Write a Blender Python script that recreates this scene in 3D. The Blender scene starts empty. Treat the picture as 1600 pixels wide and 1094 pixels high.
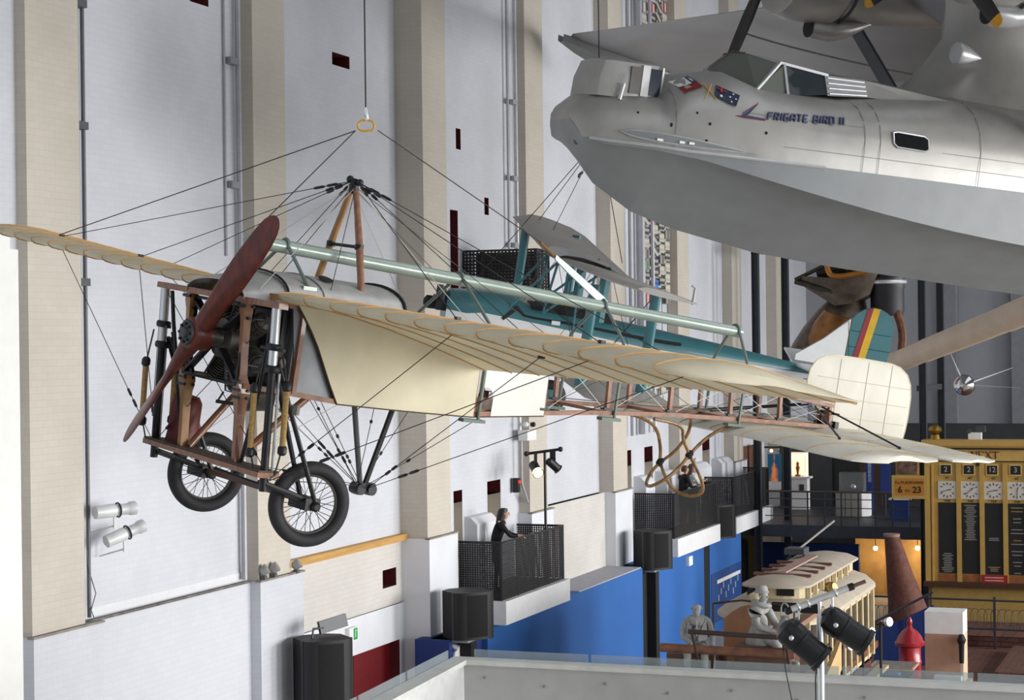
import bpy, bmesh, math, random
from mathutils import Vector, Matrix
random.seed(11)
S = bpy.context.scene
COL = S.collection
PI = math.pi

# ---------------------------------------------------------------- camera
TH = math.radians(20.64)          # the camera looks 20.6 degrees left of the hall's long axis
ROLL = .0125
cam = bpy.data.objects.new('camera', bpy.data.cameras.new('camera'))
COL.objects.link(cam)
cam.data.sensor_width = 36.0
cam.data.sensor_fit = 'HORIZONTAL'
cam.data.lens = 36.0 * 3000 / 1600
cam.data.shift_y = -7.0 / 1600
cam.data.clip_end = 400
_R = Vector((math.cos(TH), math.sin(TH), 0)); _F = Vector((-math.sin(TH), math.cos(TH), 0)); _Z = Vector((0, 0, 1))
_r = math.cos(ROLL) * _R - math.sin(ROLL) * _Z
_u = math.sin(ROLL) * _R + math.cos(ROLL) * _Z
EYE = Vector((0, 0, 7.5))
cam.matrix_world = Matrix(((_r.x, _u.x, -_F.x, EYE.x), (_r.y, _u.y, -_F.y, EYE.y), (_r.z, _u.z, -_F.z, EYE.z), (0, 0, 0, 1)))
S.camera = cam

# ---------------------------------------------------------------- world, window light, exposure
W = bpy.data.worlds.new('hall_daylight'); S.world = W
W.use_nodes = True
W.node_tree.nodes['Background'].inputs[0].default_value = (.86, .92, 1.0, 1)
W.node_tree.nodes['Background'].inputs[1].default_value = 1.3

def area_light(name, loc, target, sx, sy, power, color):
    d = bpy.data.lights.new(name, 'AREA'); d.shape = 'RECTANGLE'; d.size = sx; d.size_y = sy
    d.energy = power; d.color = color
    o = bpy.data.objects.new(name, d); COL.objects.link(o)
    o.location = loc
    o.rotation_euler = (Vector(target) - Vector(loc)).to_track_quat('-Z', 'Y').to_euler()
    return o
# lamps standing for unseen right-hand windows; nearest two added to brighten the monoplane
for wy, pw in ((4, 750), (15, 850), (26, 1050), (37, 1250), (48, 1250), (59, 1100)):
    area_light('window_light', (18, wy, 6.5), (-14, wy - 2, .0), 5.5, 8, pw, (1.0, .985, .96)).data.spread = math.radians(95)

S.view_settings.view_transform = 'Standard'
S.view_settings.look = 'None'
S.view_settings.exposure = 0.0
S.view_settings.gamma = 1.0
S.view_settings.use_curve_mapping = False

# ---------------------------------------------------------------- materials
def lin(h):
    h = h.lstrip('#'); c = [int(h[i:i + 2], 16) / 255 for i in (0, 2, 4)]
    return tuple(x / 12.92 if x <= .04045 else ((x + .055) / 1.055) ** 2.4 for x in c)
MATS = {}
def M(name, col, rough=.6, metal=0.0, var=.06, scale=6.0, bump=0.0, bscale=40.0, spec=.5, emit=None, es=0, stretch=None, coat=0, trans=0):
    if name in MATS: return MATS[name]
    m = bpy.data.materials.new(name); m.use_nodes = True
    nt = m.node_tree; b = nt.nodes['Principled BSDF']
    c = lin(col) if isinstance(col, str) else col
    b.inputs['Roughness'].default_value = rough
    b.inputs['Metallic'].default_value = metal
    b.inputs['Specular IOR Level'].default_value = spec
    if coat: b.inputs['Coat Weight'].default_value = coat
    if trans:
        b.inputs['Transmission Weight'].default_value = trans; b.inputs['IOR'].default_value = 1.1
    tc = nt.nodes.new('ShaderNodeTexCoord'); mp = nt.nodes.new('ShaderNodeMapping')
    nt.links.new(tc.outputs['Object'], mp.inputs['Vector'])
    if stretch: mp.inputs['Scale'].default_value = stretch
    n = nt.nodes.new('ShaderNodeTexNoise'); n.inputs['Scale'].default_value = scale; n.inputs['Detail'].default_value = 5
    nt.links.new(mp.outputs[0], n.inputs['Vector'])
    r = nt.nodes.new('ShaderNodeValToRGB')
    r.color_ramp.elements[0].position = .3; r.color_ramp.elements[1].position = .7
    r.color_ramp.elements[0].color = tuple(max(0, x * (1 - var * 1.6)) for x in c) + (1,)
    r.color_ramp.elements[1].color = tuple(min(1, x * (1 + var)) for x in c) + (1,)
    nt.links.new(n.outputs['Fac'], r.inputs['Fac']); nt.links.new(r.outputs['Color'], b.inputs['Base Color'])
    if bump:
        n2 = nt.nodes.new('ShaderNodeTexNoise'); n2.inputs['Scale'].default_value = bscale; n2.inputs['Detail'].default_value = 4
        nt.links.new(mp.outputs[0], n2.inputs['Vector'])
        bp = nt.nodes.new('ShaderNodeBump'); bp.inputs['Strength'].default_value = bump; bp.inputs['Distance'].default_value = .02
        nt.links.new(n2.outputs['Fac'], bp.inputs['Height']); nt.links.new(bp.outputs[0], b.inputs['Normal'])
    if emit:
        b.inputs['Emission Color'].default_value = lin(emit) + (1,); b.inputs['Emission Strength'].default_value = es
    MATS[name] = m
    return m

def brick_mat(name, c1, c2, mortar, bump=.5, msize=.012, bw=.23, rh=.085, rough=.75, axis='yz'):
    """painted or bare brickwork laid out in metres on a wall (axis yz), an end wall (xz) or a floor (xy)"""
    m = bpy.data.materials.new(name); m.use_nodes = True; nt = m.node_tree; b = nt.nodes['Principled BSDF']
    b.inputs['Roughness'].default_value = rough
    g = nt.nodes.new('ShaderNodeNewGeometry'); sep = nt.nodes.new('ShaderNodeSeparateXYZ'); cmb = nt.nodes.new('ShaderNodeCombineXYZ')
    nt.links.new(g.outputs['Position'], sep.inputs[0])
    if axis == 'yz':   # piers have faces both ways round: run the courses on x + y
        ad = nt.nodes.new('ShaderNodeMath'); ad.operation = 'ADD'
        nt.links.new(sep.outputs['X'], ad.inputs[0]); nt.links.new(sep.outputs['Y'], ad.inputs[1])
        nt.links.new(ad.outputs[0], cmb.inputs[0]); nt.links.new(sep.outputs['Z'], cmb.inputs[1])
    else:
        nt.links.new(sep.outputs['X'], cmb.inputs[0]); nt.links.new(sep.outputs['Z' if axis == 'xz' else 'Y'], cmb.inputs[1])
    bt = nt.nodes.new('ShaderNodeTexBrick'); bt.inputs['Scale'].default_value = 1
    bt.inputs['Brick Width'].default_value = bw; bt.inputs['Row Height'].default_value = rh; bt.inputs['Mortar Size'].default_value = msize * .5
    bt.inputs['Mortar Smooth'].default_value = .6
    bt.inputs['Color1'].default_value = lin(c1) + (1,); bt.inputs['Color2'].default_value = lin(c2) + (1,); bt.inputs['Mortar'].default_value = lin(mortar) + (1,)
    nt.links.new(cmb.outputs[0], bt.inputs['Vector'])
    n = nt.nodes.new('ShaderNodeTexNoise'); n.inputs['Scale'].default_value = .55; n.inputs['Detail'].default_value = 6
    nt.links.new(g.outputs['Position'], n.inputs['Vector'])
    mx = nt.nodes.new('ShaderNodeMix'); mx.data_type = 'RGBA'; mx.blend_type = 'MULTIPLY'; mx.inputs[0].default_value = 1
    rp = nt.nodes.new('ShaderNodeValToRGB'); rp.color_ramp.elements[0].color = (.9, .9, .9, 1); rp.color_ramp.elements[1].color = (1, 1, 1, 1)
    rp.color_ramp.elements[0].position = .35; rp.color_ramp.elements[1].position = .6
    nt.links.new(n.outputs['Fac'], rp.inputs[0]); nt.links.new(bt.outputs['Color'], mx.inputs[6]); nt.links.new(rp.outputs[0], mx.inputs[7])
    nt.links.new(mx.outputs[2], b.inputs['Base Color'])
    n2 = nt.nodes.new('ShaderNodeTexNoise'); n2.inputs['Scale'].default_value = 14; n2.inputs['Detail'].default_value = 4
    nt.links.new(g.outputs['Position'], n2.inputs['Vector'])
    sb = nt.nodes.new('ShaderNodeMath'); sb.operation = 'MULTIPLY_ADD'; sb.inputs[1].default_value = -1
    nt.links.new(bt.outputs['Fac'], sb.inputs[0]); nt.links.new(n2.outputs['Fac'], sb.inputs[2])
    bp = nt.nodes.new('ShaderNodeBump'); bp.inputs['Strength'].default_value = bump; bp.inputs['Distance'].default_value = .008
    nt.links.new(sb.outputs[0], bp.inputs['Height']); nt.links.new(bp.outputs[0], b.inputs['Normal'])
    MATS[name] = m
    return m

def perforated(name, col, pitch=.042, thr=.38):
    """sheet steel with staggered round holes"""
    m = bpy.data.materials.new(name); m.use_nodes = True; nt = m.node_tree; b = nt.nodes['Principled BSDF']
    b.inputs['Base Color'].default_value = lin(col) + (1,); b.inputs['Roughness'].default_value = .6
    g = nt.nodes.new('ShaderNodeNewGeometry'); sep = nt.nodes.new('ShaderNodeSeparateXYZ'); nt.links.new(g.outputs['Position'], sep.inputs[0])
    ad = nt.nodes.new('ShaderNodeMath'); ad.operation = 'ADD'
    nt.links.new(sep.outputs['X'], ad.inputs[0]); nt.links.new(sep.outputs['Y'], ad.inputs[1])
    k = 2 * PI / pitch
    def cosn(sock, f):
        a = nt.nodes.new('ShaderNodeMath'); a.operation = 'MULTIPLY'; a.inputs[1].default_value = f; nt.links.new(sock, a.inputs[0])
        c = nt.nodes.new('ShaderNodeMath'); c.operation = 'COSINE'; nt.links.new(a.outputs[0], c.inputs[0]); return c.outputs[0]
    c1 = cosn(ad.outputs[0], k * .5); c2 = cosn(sep.outputs['Z'], k * .5 * 1.15)
    mu = nt.nodes.new('ShaderNodeMath'); mu.operation = 'MULTIPLY'; nt.links.new(c1, mu.inputs[0]); nt.links.new(c2, mu.inputs[1])
    ab = nt.nodes.new('ShaderNodeMath'); ab.operation = 'ABSOLUTE'; nt.links.new(mu.outputs[0], ab.inputs[0])
    gt = nt.nodes.new('ShaderNodeMath'); gt.operation = 'LESS_THAN'; gt.inputs[1].default_value = 1 - thr; nt.links.new(ab.outputs[0], gt.inputs[0])
    nt.links.new(gt.outputs[0], b.inputs['Alpha'])
    MATS[name] = m
    return m

def fabric_mat(name, col, thru=.35):
    """doped linen: diffuse with light coming through it"""
    m = bpy.data.materials.new(name); m.use_nodes = True; nt = m.node_tree
    out = nt.nodes['Material Output']; b = nt.nodes['Principled BSDF']
    tc = nt.nodes.new('ShaderNodeTexCoord'); n = nt.nodes.new('ShaderNodeTexNoise'); n.inputs['Scale'].default_value = 2.2; n.inputs['Detail'].default_value = 6
    nt.links.new(tc.outputs['Object'], n.inputs['Vector'])
    r = nt.nodes.new('ShaderNodeValToRGB'); c = lin(col)
    r.color_ramp.elements[0].color = tuple(x * .88 for x in c) + (1,); r.color_ramp.elements[1].color = tuple(min(1, x * 1.03) for x in c) + (1,)
    r.color_ramp.elements[0].position = .35; r.color_ramp.elements[1].position = .65
    nt.links.new(n.outputs['Fac'], r.inputs[0]); nt.links.new(r.outputs[0], b.inputs['Base Color'])
    b.inputs['Roughness'].default_value = .55
    t = nt.nodes.new('ShaderNodeBsdfTranslucent'); nt.links.new(r.outputs[0], t.inputs['Color'])
    mx = nt.nodes.new('ShaderNodeMixShader'); mx.inputs[0].default_value = thru
    nt.links.new(b.outputs[0], mx.inputs[1]); nt.links.new(t.outputs[0], mx.inputs[2]); nt.links.new(mx.outputs[0], out.inputs['Surface'])
    n2 = nt.nodes.new('ShaderNodeTexNoise'); n2.inputs['Scale'].default_value = 5; nt.links.new(tc.outputs['Object'], n2.inputs['Vector'])
    bp = nt.nodes.new('ShaderNodeBump'); bp.inputs['Strength'].default_value = .25; bp.inputs['Distance'].default_value = .02
    nt.links.new(n2.outputs['Fac'], bp.inputs['Height']); nt.links.new(bp.outputs[0], b.inputs['Normal'])
    MATS[name] = m
    return m

def glass_mat(name, tint=(.9, .95, .95), alpha=.25, rough=.05):
    m = bpy.data.materials.new(name); m.use_nodes = True; nt = m.node_tree
    out = nt.nodes['Material Output']; b = nt.nodes['Principled BSDF']
    tr = nt.nodes.new('ShaderNodeBsdfTransparent'); tr.inputs[0].default_value = tint + (1,)
    b.inputs['Base Color'].default_value = tint + (1,); b.inputs['Roughness'].default_value = rough
    mx = nt.nodes.new('ShaderNodeMixShader'); mx.inputs[0].default_value = alpha
    nt.links.new(tr.outputs[0], mx.inputs[1]); nt.links.new(b.outputs[0], mx.inputs[2]); nt.links.new(mx.outputs[0], out.inputs['Surface'])
    MATS[name] = m
    return m

# ---------------------------------------------------------------- mesh building
class MB:
    def __init__(s, flip=False): s.v = []; s.f = []; s.flip = flip
    def add(s, vs, fs):
        o = len(s.v); s.v += [Vector(p) for p in vs]; s.f += [tuple(i + o for i in f) for f in fs]; return s
    def box(s, x0, x1, y0, y1, z0, z1):
        return s.add([(x0, y0, z0), (x1, y0, z0), (x1, y1, z0), (x0, y1, z0), (x0, y0, z1), (x1, y0, z1), (x1, y1, z1), (x0, y1, z1)],
                     [(0, 3, 2, 1), (4, 5, 6, 7), (0, 1, 5, 4), (1, 2, 6, 5), (2, 3, 7, 6), (3, 0, 4, 7)])
    def bar(s, p, q, w, h, up=(0, 0, 1)):
        p = Vector(p); q = Vector(q); d = (q - p).normalized(); u = Vector(up)
        x = d.cross(u)
        if x.length < 1e-4: x = d.cross(Vector((1, 0, 0)))
        x.normalize(); u = x.cross(d).normalized()
        o = [x * (w / 2) * i + u * (h / 2) * j for i, j in ((-1, -1), (1, -1), (1, 1), (-1, 1))]
        return s.add([p + k for k in o] + [q + k for k in o], [(0, 1, 2, 3), (7, 6, 5, 4), (0, 4, 5, 1), (1, 5, 6, 2), (2, 6, 7, 3), (3, 7, 4, 0)])
    def tube(s, pts, r, n=8, closed=False, cap=True):
        P = [Vector(p) for p in pts]; L = len(P)
        rs = r if isinstance(r, (list, tuple)) else [r] * L
        vs = []; fs = []; prev = None
        for i in range(L):
            a = P[i - 1] if (i > 0 or closed) else P[i]; b = P[(i + 1) % L] if (i < L - 1 or closed) else P[i]
            d = (b - a)
            d = d.normalized() if d.length > 1e-9 else Vector((0, 0, 1))
            if prev is None:
                x = d.cross(Vector((0, 0, 1)))
                if x.length < .05: x = d.cross(Vector((1, 0, 0)))
            else: x = prev - d * prev.dot(d)
            x.normalize(); prev = x; y = d.cross(x)
            for k in range(n):
                t = 2 * PI * k / n; vs.append(P[i] + (x * math.cos(t) + y * math.sin(t)) * rs[i])
        m = L if closed else L - 1
        for i in range(m):
            for k in range(n):
                j = (i + 1) % L
                fs.append((i * n + k, i * n + (k + 1) % n, j * n + (k + 1) % n, j * n + k))
        if cap and not closed:
            fs.append(tuple(range(n))[::-1]); fs.append(tuple((L - 1) * n + k for k in range(n)))
        return s.add(vs, fs)
    def lathe(s, prof, o, ax=(0, 0, 1), n=20):
        o = Vector(o); ax = Vector(ax).normalized(); x = ax.cross(Vector((0, 0, 1)))
        if x.length < .05: x = ax.cross(Vector((1, 0, 0)))
        x.normalize(); y = ax.cross(x); vs = []; fs = []; L = len(prof)
        for r, h in prof:
            for k in range(n):
                t = 2 * PI * k / n; vs.append(o + ax * h + (x * math.cos(t) + y * math.sin(t)) * max(r, 1e-4))
        for i in range(L - 1):
            for k in range(n): fs.append((i * n + k, i * n + (k + 1) % n, (i + 1) * n + (k + 1) % n, (i + 1) * n + k))
        fs.append(tuple(range(n))[::-1]); fs.append(tuple((L - 1) * n + k for k in range(n)))
        return s.add(vs, fs)
    def loft(s, rings, closed=True, cap=True):
        n = len(rings[0]); vs = [p for r in rings for p in r]; fs = []
        for i in range(len(rings) - 1):
            for k in range(n if closed else n - 1): fs.append((i * n + k, i * n + (k + 1) % n, (i + 1) * n + (k + 1) % n, (i + 1) * n + k))
        if cap and closed:
            fs.append(tuple(range(n))[::-1]); fs.append(tuple((len(rings) - 1) * n + k for k in range(n)))
        return s.add(vs, fs)
    def prism(s, poly, vec):
        vec = Vector(vec); n = len(poly); a = [Vector(p) for p in poly]
        return s.add(a + [p + vec for p in a], [tuple(range(n))[::-1], tuple(range(n, 2 * n))] + [(k, (k + 1) % n, n + (k + 1) % n, n + k) for k in range(n)])
    def torus(s, c, ax, R, r, n=40, m=12, sq=1.0):
        c = Vector(c); ax = Vector(ax).normalized(); x = ax.cross(Vector((0, 0, 1)))
        if x.length < .05: x = ax.cross(Vector((1, 0, 0)))
        x.normalize(); y = ax.cross(x)
        rings = []
        for i in range(n):
            t = 2 * PI * i / n; d = x * math.cos(t) + y * math.sin(t)
            rings.append([c + d * (R + r * math.cos(2 * PI * k / m)) + ax * r * sq * math.sin(2 * PI * k / m) for k in range(m)])
        rings.append(rings[0]); return s.loft(rings, True, False)
    def ball(s, c, rad, nu=16, nv=10, ax=None):
        c = Vector(c); rx, ry, rz = (rad, rad, rad) if not isinstance(rad, (tuple, list)) else rad
        rings = []
        for j in range(nv + 1):
            t = PI * j / nv - PI / 2
            rings.append([c + Vector((rx * max(math.cos(t), .002) * math.cos(2 * PI * k / nu), ry * max(math.cos(t), .002) * math.sin(2 * PI * k / nu), rz * math.sin(t))) for k in range(nu)])
        return s.loft(rings)
    def mesh(s, name, mats, smooth=True, off=None):
        me = bpy.data.meshes.new(name)
        vs = [((p.x, -p.y, p.z) if s.flip else (p.x, p.y, p.z)) for p in s.v]
        if off is not None: vs = [(a - off[0], b - off[1], c - off[2]) for a, b, c in vs]
        me.from_pydata(vs, [], s.f)
        bm = bmesh.new(); bm.from_mesh(me)
        bmesh.ops.remove_doubles(bm, verts=bm.verts, dist=1e-5)
        bmesh.ops.recalc_face_normals(bm, faces=bm.faces)
        bm.to_mesh(me); bm.free()
        for m in (mats if isinstance(mats, (list, tuple)) else [mats]): me.materials.append(m)
        if smooth:
            me.shade_smooth(); me.set_sharp_from_angle(angle=math.radians(38))
        return me
    def build(s, name, mat, parent=None, smooth=True):
        off = None
        if parent is not None and not s.flip:
            root = parent
            while root.parent is not None: root = root.parent
            if root.get('_local') is None: off = root.location
        o = bpy.data.objects.new(name, s.mesh(name, mat, smooth, off)); COL.objects.link(o)
        if parent is not None: o.parent = parent
        return o

def root(name, label, cat, loc=(0, 0, 0), group=None, kind=None, matrix=None):
    o = bpy.data.objects.new(name, None); COL.objects.link(o); o.empty_display_size = .2
    o.location = loc
    if matrix is not None: o.matrix_world = matrix; o['_local'] = 1
    if kind: o['kind'] = kind
    if label: o['label'] = label
    if cat: o['category'] = cat
    if group: o['group'] = group
    return o
def tag(o, label, cat, group=None, kind=None):
    if kind: o['kind'] = kind
    o['label'] = label
    if cat: o['category'] = cat
    if group: o['group'] = group
    return o
def structure(name, mb, mat, label=None, smooth=False):
    o = mb.build(name, mat, None, smooth); o['kind'] = 'structure'
    if label: o['label'] = label
    return o
def interp(tab, x):
    if x <= tab[0][0]: return tab[0][1]
    for (a, u), (b, v) in zip(tab, tab[1:]):
        if x <= b: return u + (v - u) * (x - a) / (b - a)
    return tab[-1][1]
def text_mesh(txt, size, mat, name, parent, origin, xdir, ydir, depth=.004, align='CENTER', shear=0.0, bold=0.0):
    """lettering laid on the plane spanned by xdir, ydir at origin (world or parent-local axes)"""
    cu = bpy.data.curves.new('lettering', 'FONT'); cu.body = txt; cu.size = size; cu.align_x = align; cu.align_y = 'CENTER'
    cu.extrude = depth; cu.shear = shear; cu.offset = bold; cu.resolution_u = 2
    o = bpy.data.objects.new('tmp', cu); COL.objects.link(o)
    bpy.context.view_layer.update()
    me = bpy.data.meshes.new_from_object(o.evaluated_get(bpy.context.evaluated_depsgraph_get()))
    bpy.data.objects.remove(o); bpy.data.curves.remove(cu)
    x = Vector(xdir).normalized(); y = Vector(ydir); y = (y - x * y.dot(x)).normalized(); z = x.cross(y)
    og = Vector(origin)
    rt = parent
    while rt is not None and rt.parent is not None: rt = rt.parent
    if rt is not None and rt.get('_local') is None: og = og - rt.location
    me.transform(Matrix(((x.x, y.x, z.x, og.x), (x.y, y.y, z.y, og.y), (x.z, y.z, z.z, og.z), (0, 0, 0, 1))))
    me.materials.clear(); me.materials.append(mat)
    ob = bpy.data.objects.new(name, me); COL.objects.link(ob)
    if parent is not None: ob.parent = parent
    return ob

# shared materials
black = M('black_paint', '#15161a', .45, var=.15)
matt_black = M('matt_black', '#101114', .7, var=.1)
wire_m = M('dark_wire', '#3a3936', .5, .4)
wire_light = M('pale_wire', '#b9b7b0', .45, .3)
white_paint = M('white_paint', '#e6e6e6', .5, var=.03)
steel = M('bright_steel', '#dfe2e6', .3, .6, var=.04)
steel_dark = M('dark_steel', '#4a4d52', .5, .3)
# ================================================================ THE HALL
FLOOR = -.4
wall_white = brick_mat('painted_brick_white', '#cdcfd6', '#d0d2d9', '#c9cbd2', .16)
wall_cream = brick_mat('painted_brick_cream', '#c8c0b3', '#cbc4b8', '#c3bbaf', .2)
wall_dirty = brick_mat('painted_brick_worn', '#cfcac5', '#d2cec9', '#c9c4be', .25)
smooth_white = M('smooth_white_render', '#dcdee4', .7, var=.03, scale=1.5)
deep_red = M('deep_red_reveal', '#5a1018', .8, var=.1)
red_door_m = M('red_door_paint', '#6d0a12', .55, var=.08)
blue_wall = M('blue_wall_paint', '#2762ab', .75, var=.05, scale=.8)
navy = M('navy_wall_paint', '#1c3777', .75, var=.06, scale=.8)
grey_wall = M('grey_end_wall_paint', '#a3a4aa', .85, var=.04, scale=.6)
timber = M('yellow_timber', '#c79a55', .6, var=.15, stretch=(1, .1, 1), scale=14)
brick_floor = brick_mat('brown_brick_floor', '#5e3a30', '#6d4538', '#3d2823', .8, .03, .3, .16, .8, 'xy')
brick_wall_b = brick_mat('brown_brick_wall', '#5a382e', '#6b4336', '#3a2622', .8, .03, .3, .12, .8, 'xz')
concrete = M('grey_concrete', '#77777a', .85, var=.1, scale=2, bump=.2)

structure('floor', MB().box(-16, 26, -9, 70, FLOOR - .3, FLOOR), M('pale_hall_floor', '#b3aea6', .6, var=.06, scale=.7), 'pale floor of the hall')  # unseen parts of the floor kept pale to bounce light onto undersides
structure('floor_brick', MB().box(-9.5, 10, 41.2, 54, FLOOR, FLOOR + .02), brick_floor, 'brown brick paving round the railway exhibits')
structure('wall_back', MB().box(-16, 26, -9.4, -9, FLOOR, 22), M('back_wall_white', '#bfbfbf', .9), 'wall behind the viewer')  # unseen wall added to block sky light from behind

wl = root('wall_left', 'tall painted brick wall with cream piers', None, kind='structure')
PIERS = [(20.17, 21.34), (26.07, 27.13), (32.62, 33.75), (38.13, 39.26), (43.97, 45.1), (49.85, 51.0), (55.8, 56.95), (61.7, 62.85)]
TOPZ = 22.0
LEDGE = 3.95
for i, (a, b) in enumerate(PIERS):
    MB().box(-15.0, -14.0, a, b, LEDGE, TOPZ).build('pier', wall_cream, wl, False)
    m = MB().box(-15.0, -13.94, a - .06, b + (.32 if i < 2 else .2), FLOOR, LEDGE)
    m.build('pier_plinth', smooth_white if i > 1 else wall_white, wl, False)
    mm = MB().box(-14.02, -13.92, a - .08, b + (.34 if i < 2 else .22), LEDGE - .015, LEDGE + .015)
    mm.build('pier_ledge', M('ledge_dull_grey', '#8d877f', .8, var=.2, scale=5), wl, False)  # dull grey strip along the plinth top

def bay(y0, y1, z0, z1, x, mat, holes=()):
    """front of one bay as a face with real recesses cut in it; returns nothing"""
    ys = sorted({y0, y1} | {h[0] for h in holes} | {h[1] for h in holes})
    zs = sorted({z0, z1} | {h[2] for h in holes} | {h[3] for h in holes})
    m = MB()
    for p, q in zip(ys, ys[1:]):
        for s, t in zip(zs, zs[1:]):
            cy = (p + q) / 2; cz = (s + t) / 2
            if any(h[0] < cy < h[1] and h[2] < cz < h[3] for h in holes): continue
            m.add([(x, p, s), (x, q, s), (x, q, t), (x, p, t)], [(0, 1, 2, 3)])
    o = m.build('wall_panel', mat, wl, False)
    for h in holes:
        r = MB(); d = x - .3
        Y0, Y1, Z0, Z1 = h[:4]
        r.add([(x, Y0, Z0), (x, Y1, Z0), (x, Y1, Z1), (x, Y0, Z1), (d, Y0, Z0), (d, Y1, Z0), (d, Y1, Z1), (d, Y0, Z1)],
              [(4, 5, 6, 7), (0, 1, 5, 4), (1, 2, 6, 5), (2, 3, 7, 6), (3, 0, 4, 7)])
        r.build('wall_recess', h[4], wl, False)
wall_backing = MB().box(-16.2, -15.0, 2, 70, FLOOR, TOPZ)
wall_backing.build('wall_core', concrete, wl, False)
R_ = deep_red; Cj = wall_cream
bay(2, 20.17, FLOOR, TOPZ, -14.16, wall_white)
bay(21.34, 26.07, LEDGE, TOPZ, -14.2, wall_white, [(24.55, 25.1, 12.58, 12.9, R_)])
bay(21.34, 26.07, FLOOR, LEDGE, -14.12, wall_white)
bay(27.13, 32.62, LEDGE, TOPZ, -14.55, wall_white, [(29.98, 30.68, 12.4, 12.62, R_)])
bay(27.13, 32.62, 2.78, LEDGE, -14.5, wall_dirty, [(31.7, 32.3, 3.12, 3.45, R_)])
bay(27.13, 32.62, FLOOR, 2.78, -14.46, smooth_white, [(29.2, 32.32, FLOOR + .02, 2.12, deep_red)])
bay(33.75, 38.13, LEDGE - 1.8, TOPZ, -14.25, wall_white,
    [(34.85, 35.1, 11.37, 11.78, R_), (36.34, 36.58, 10.17, 10.52, R_), (34.5, 34.9, 8.2, 10.16, R_), (34.5, 34.95, 4.45, 4.68, R_), (34.501, 34.951, 2.66, 4.45, Cj),
     (36.3, 37.05, 4.47, 4.74, R_), (36.301, 37.051, 2.66, 4.47, Cj)])
bay(39.26, 43.97, LEDGE, TOPZ, -14.36, wall_white)
bay(39.26, 43.97, FLOOR, LEDGE, -14.2, wall_dirty)
bay(45.1, 49.85, LEDGE - 1.8, TOPZ, -14.3, wall_white, [(46.0, 46.4, 4.44, 4.83, R_), (46.001, 46.401, 2.66, 4.44, Cj), (47.55, 48.3, 4.44, 4.83, R_), (47.551, 48.301, 2.66, 4.44, Cj)])
bay(51.0, 55.8, LEDGE - 1.8, TOPZ, -14.3, wall_white, [(53.3, 54.1, 4.42, 4.75, R_), (53.301, 54.101, 2.66, 4.42, Cj)])
bay(56.95, 61.7, FLOOR, TOPZ, -14.35, wall_white)
bay(62.85, 68, FLOOR, TOPZ, -14.35, wall_white)
# low buttresses with a sloping top between the niches behind the balconies
for (a, b) in ((35.05, 36.2), (46.6, 47.4), (48.5, 49.6), (51.4, 53.1), (54.3, 55.6)):
    p = [(-14.4, a, 2.6), (-13.98, a, 2.6), (-13.98, a, 3.98), (-14.12, a, 4.12), (-14.4, a, 4.16)]
    MB().prism(p, (0, b - a, 0)).build('wall_buttress', smooth_white, wl, False)

# near white buttress at the left edge of the view
MB().box(-15, -13.6, 15.0, 19.40, FLOOR, 8.72).box(-15, -13.6, 15.0, 19.24, 8.72, 8.95).build('white_buttress', M('fresh_white', '#efefeb', .8, var=.02), wl, False)

# dark bar painted as the ledge's shadow line, pale skirting above, first bay
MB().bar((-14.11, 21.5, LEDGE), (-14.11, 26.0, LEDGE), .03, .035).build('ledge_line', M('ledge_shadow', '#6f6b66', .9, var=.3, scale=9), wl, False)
MB().box(-14.2, -14.19, 21.5, 26.0, 3.98, 4.1).build('ledge_band', M('band_white', '#dcdde0', .7, var=.02), wl, False)
structure('trim_1', MB().box(-14.55, -14.40, 27.25, 32.62, 3.92, 4.04), timber, 'yellow timber batten running along the wall ledge')
structure('door_1', MB().box(-14.72, -14.66, 29.2, 32.32, FLOOR, 2.12).box(-14.66, -14.63, 30.7, 30.74, FLOOR, 2.1), red_door_m, 'dark red door set in the white wall')

# lower blue wall that carries the balconies
bw = root('wall_blue', 'blue lower wall running under the balconies', None, kind='structure')
for (a, b) in ((33.8, 43.95), (44.6, 49.6), (50.2, 53.7)):
    MB().box(-14.2, -13.3, a, b, FLOOR, 2.15).build('blue_panel', blue_wall, bw, False)
MB().box(-14.1, -13.42, 32.2, 33.8, FLOOR, 2.15).build('blue_panel', navy, bw, False)
for y in (43.95, 49.6): MB().box(-14.2, -13.33, y, y + .65, FLOOR, 2.12).build('dark_gap', matt_black, bw, False)
MB().box(-14.36, -13.32, 39.3, 43.9, 2.15, 2.18).build('wall_cap', M('pale_grey_cap', '#a9abb4', .8), bw, False)
MB().box(-14.3, -13.9, 53.75, 58, FLOOR, 2.2).build('dark_gap', matt_black, bw, False)

# end wall, its dark panels and the added hall roof
structure('wall_end', MB().box(-14.4, 24, 68, 68.6, FLOOR, TOPZ), grey_wall, 'grey end wall behind the far gallery')
structure('ceiling', MB().box(-16, 0, -9, 68, 20.6, 21.0).box(11, 26.4, -9, 68, 20.6, 21.0).box(0, 11, 60, 68, 20.6, 21.0), M('dim_roof', '#a9aaad', .9), 'added roof over the hall with a strip open to the sky')  # unseen roof added to cut overhead light; open strip brightens upper surfaces
structure('wall_right', MB().box(26, 26.4, -9, 68, 9.5, 20.6).box(26, 26.4, -9, 68, FLOOR, FLOOR + .8), M('right_wall_grey', '#b9b9b9', .9), 'added right side wall above a long opening for sky light')  # unseen wall added so sky light enters low down only
for k, x in enumerate((-12.2, -9.6, -7.2)):
    MB().box(x, x + .55, 67.75, 68.1, FLOOR, 19.0).build('trim_%d' % (k + 2), M('cool_grey_pilaster', '#8f9096', .8), None, False)['kind'] = 'structure'

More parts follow.
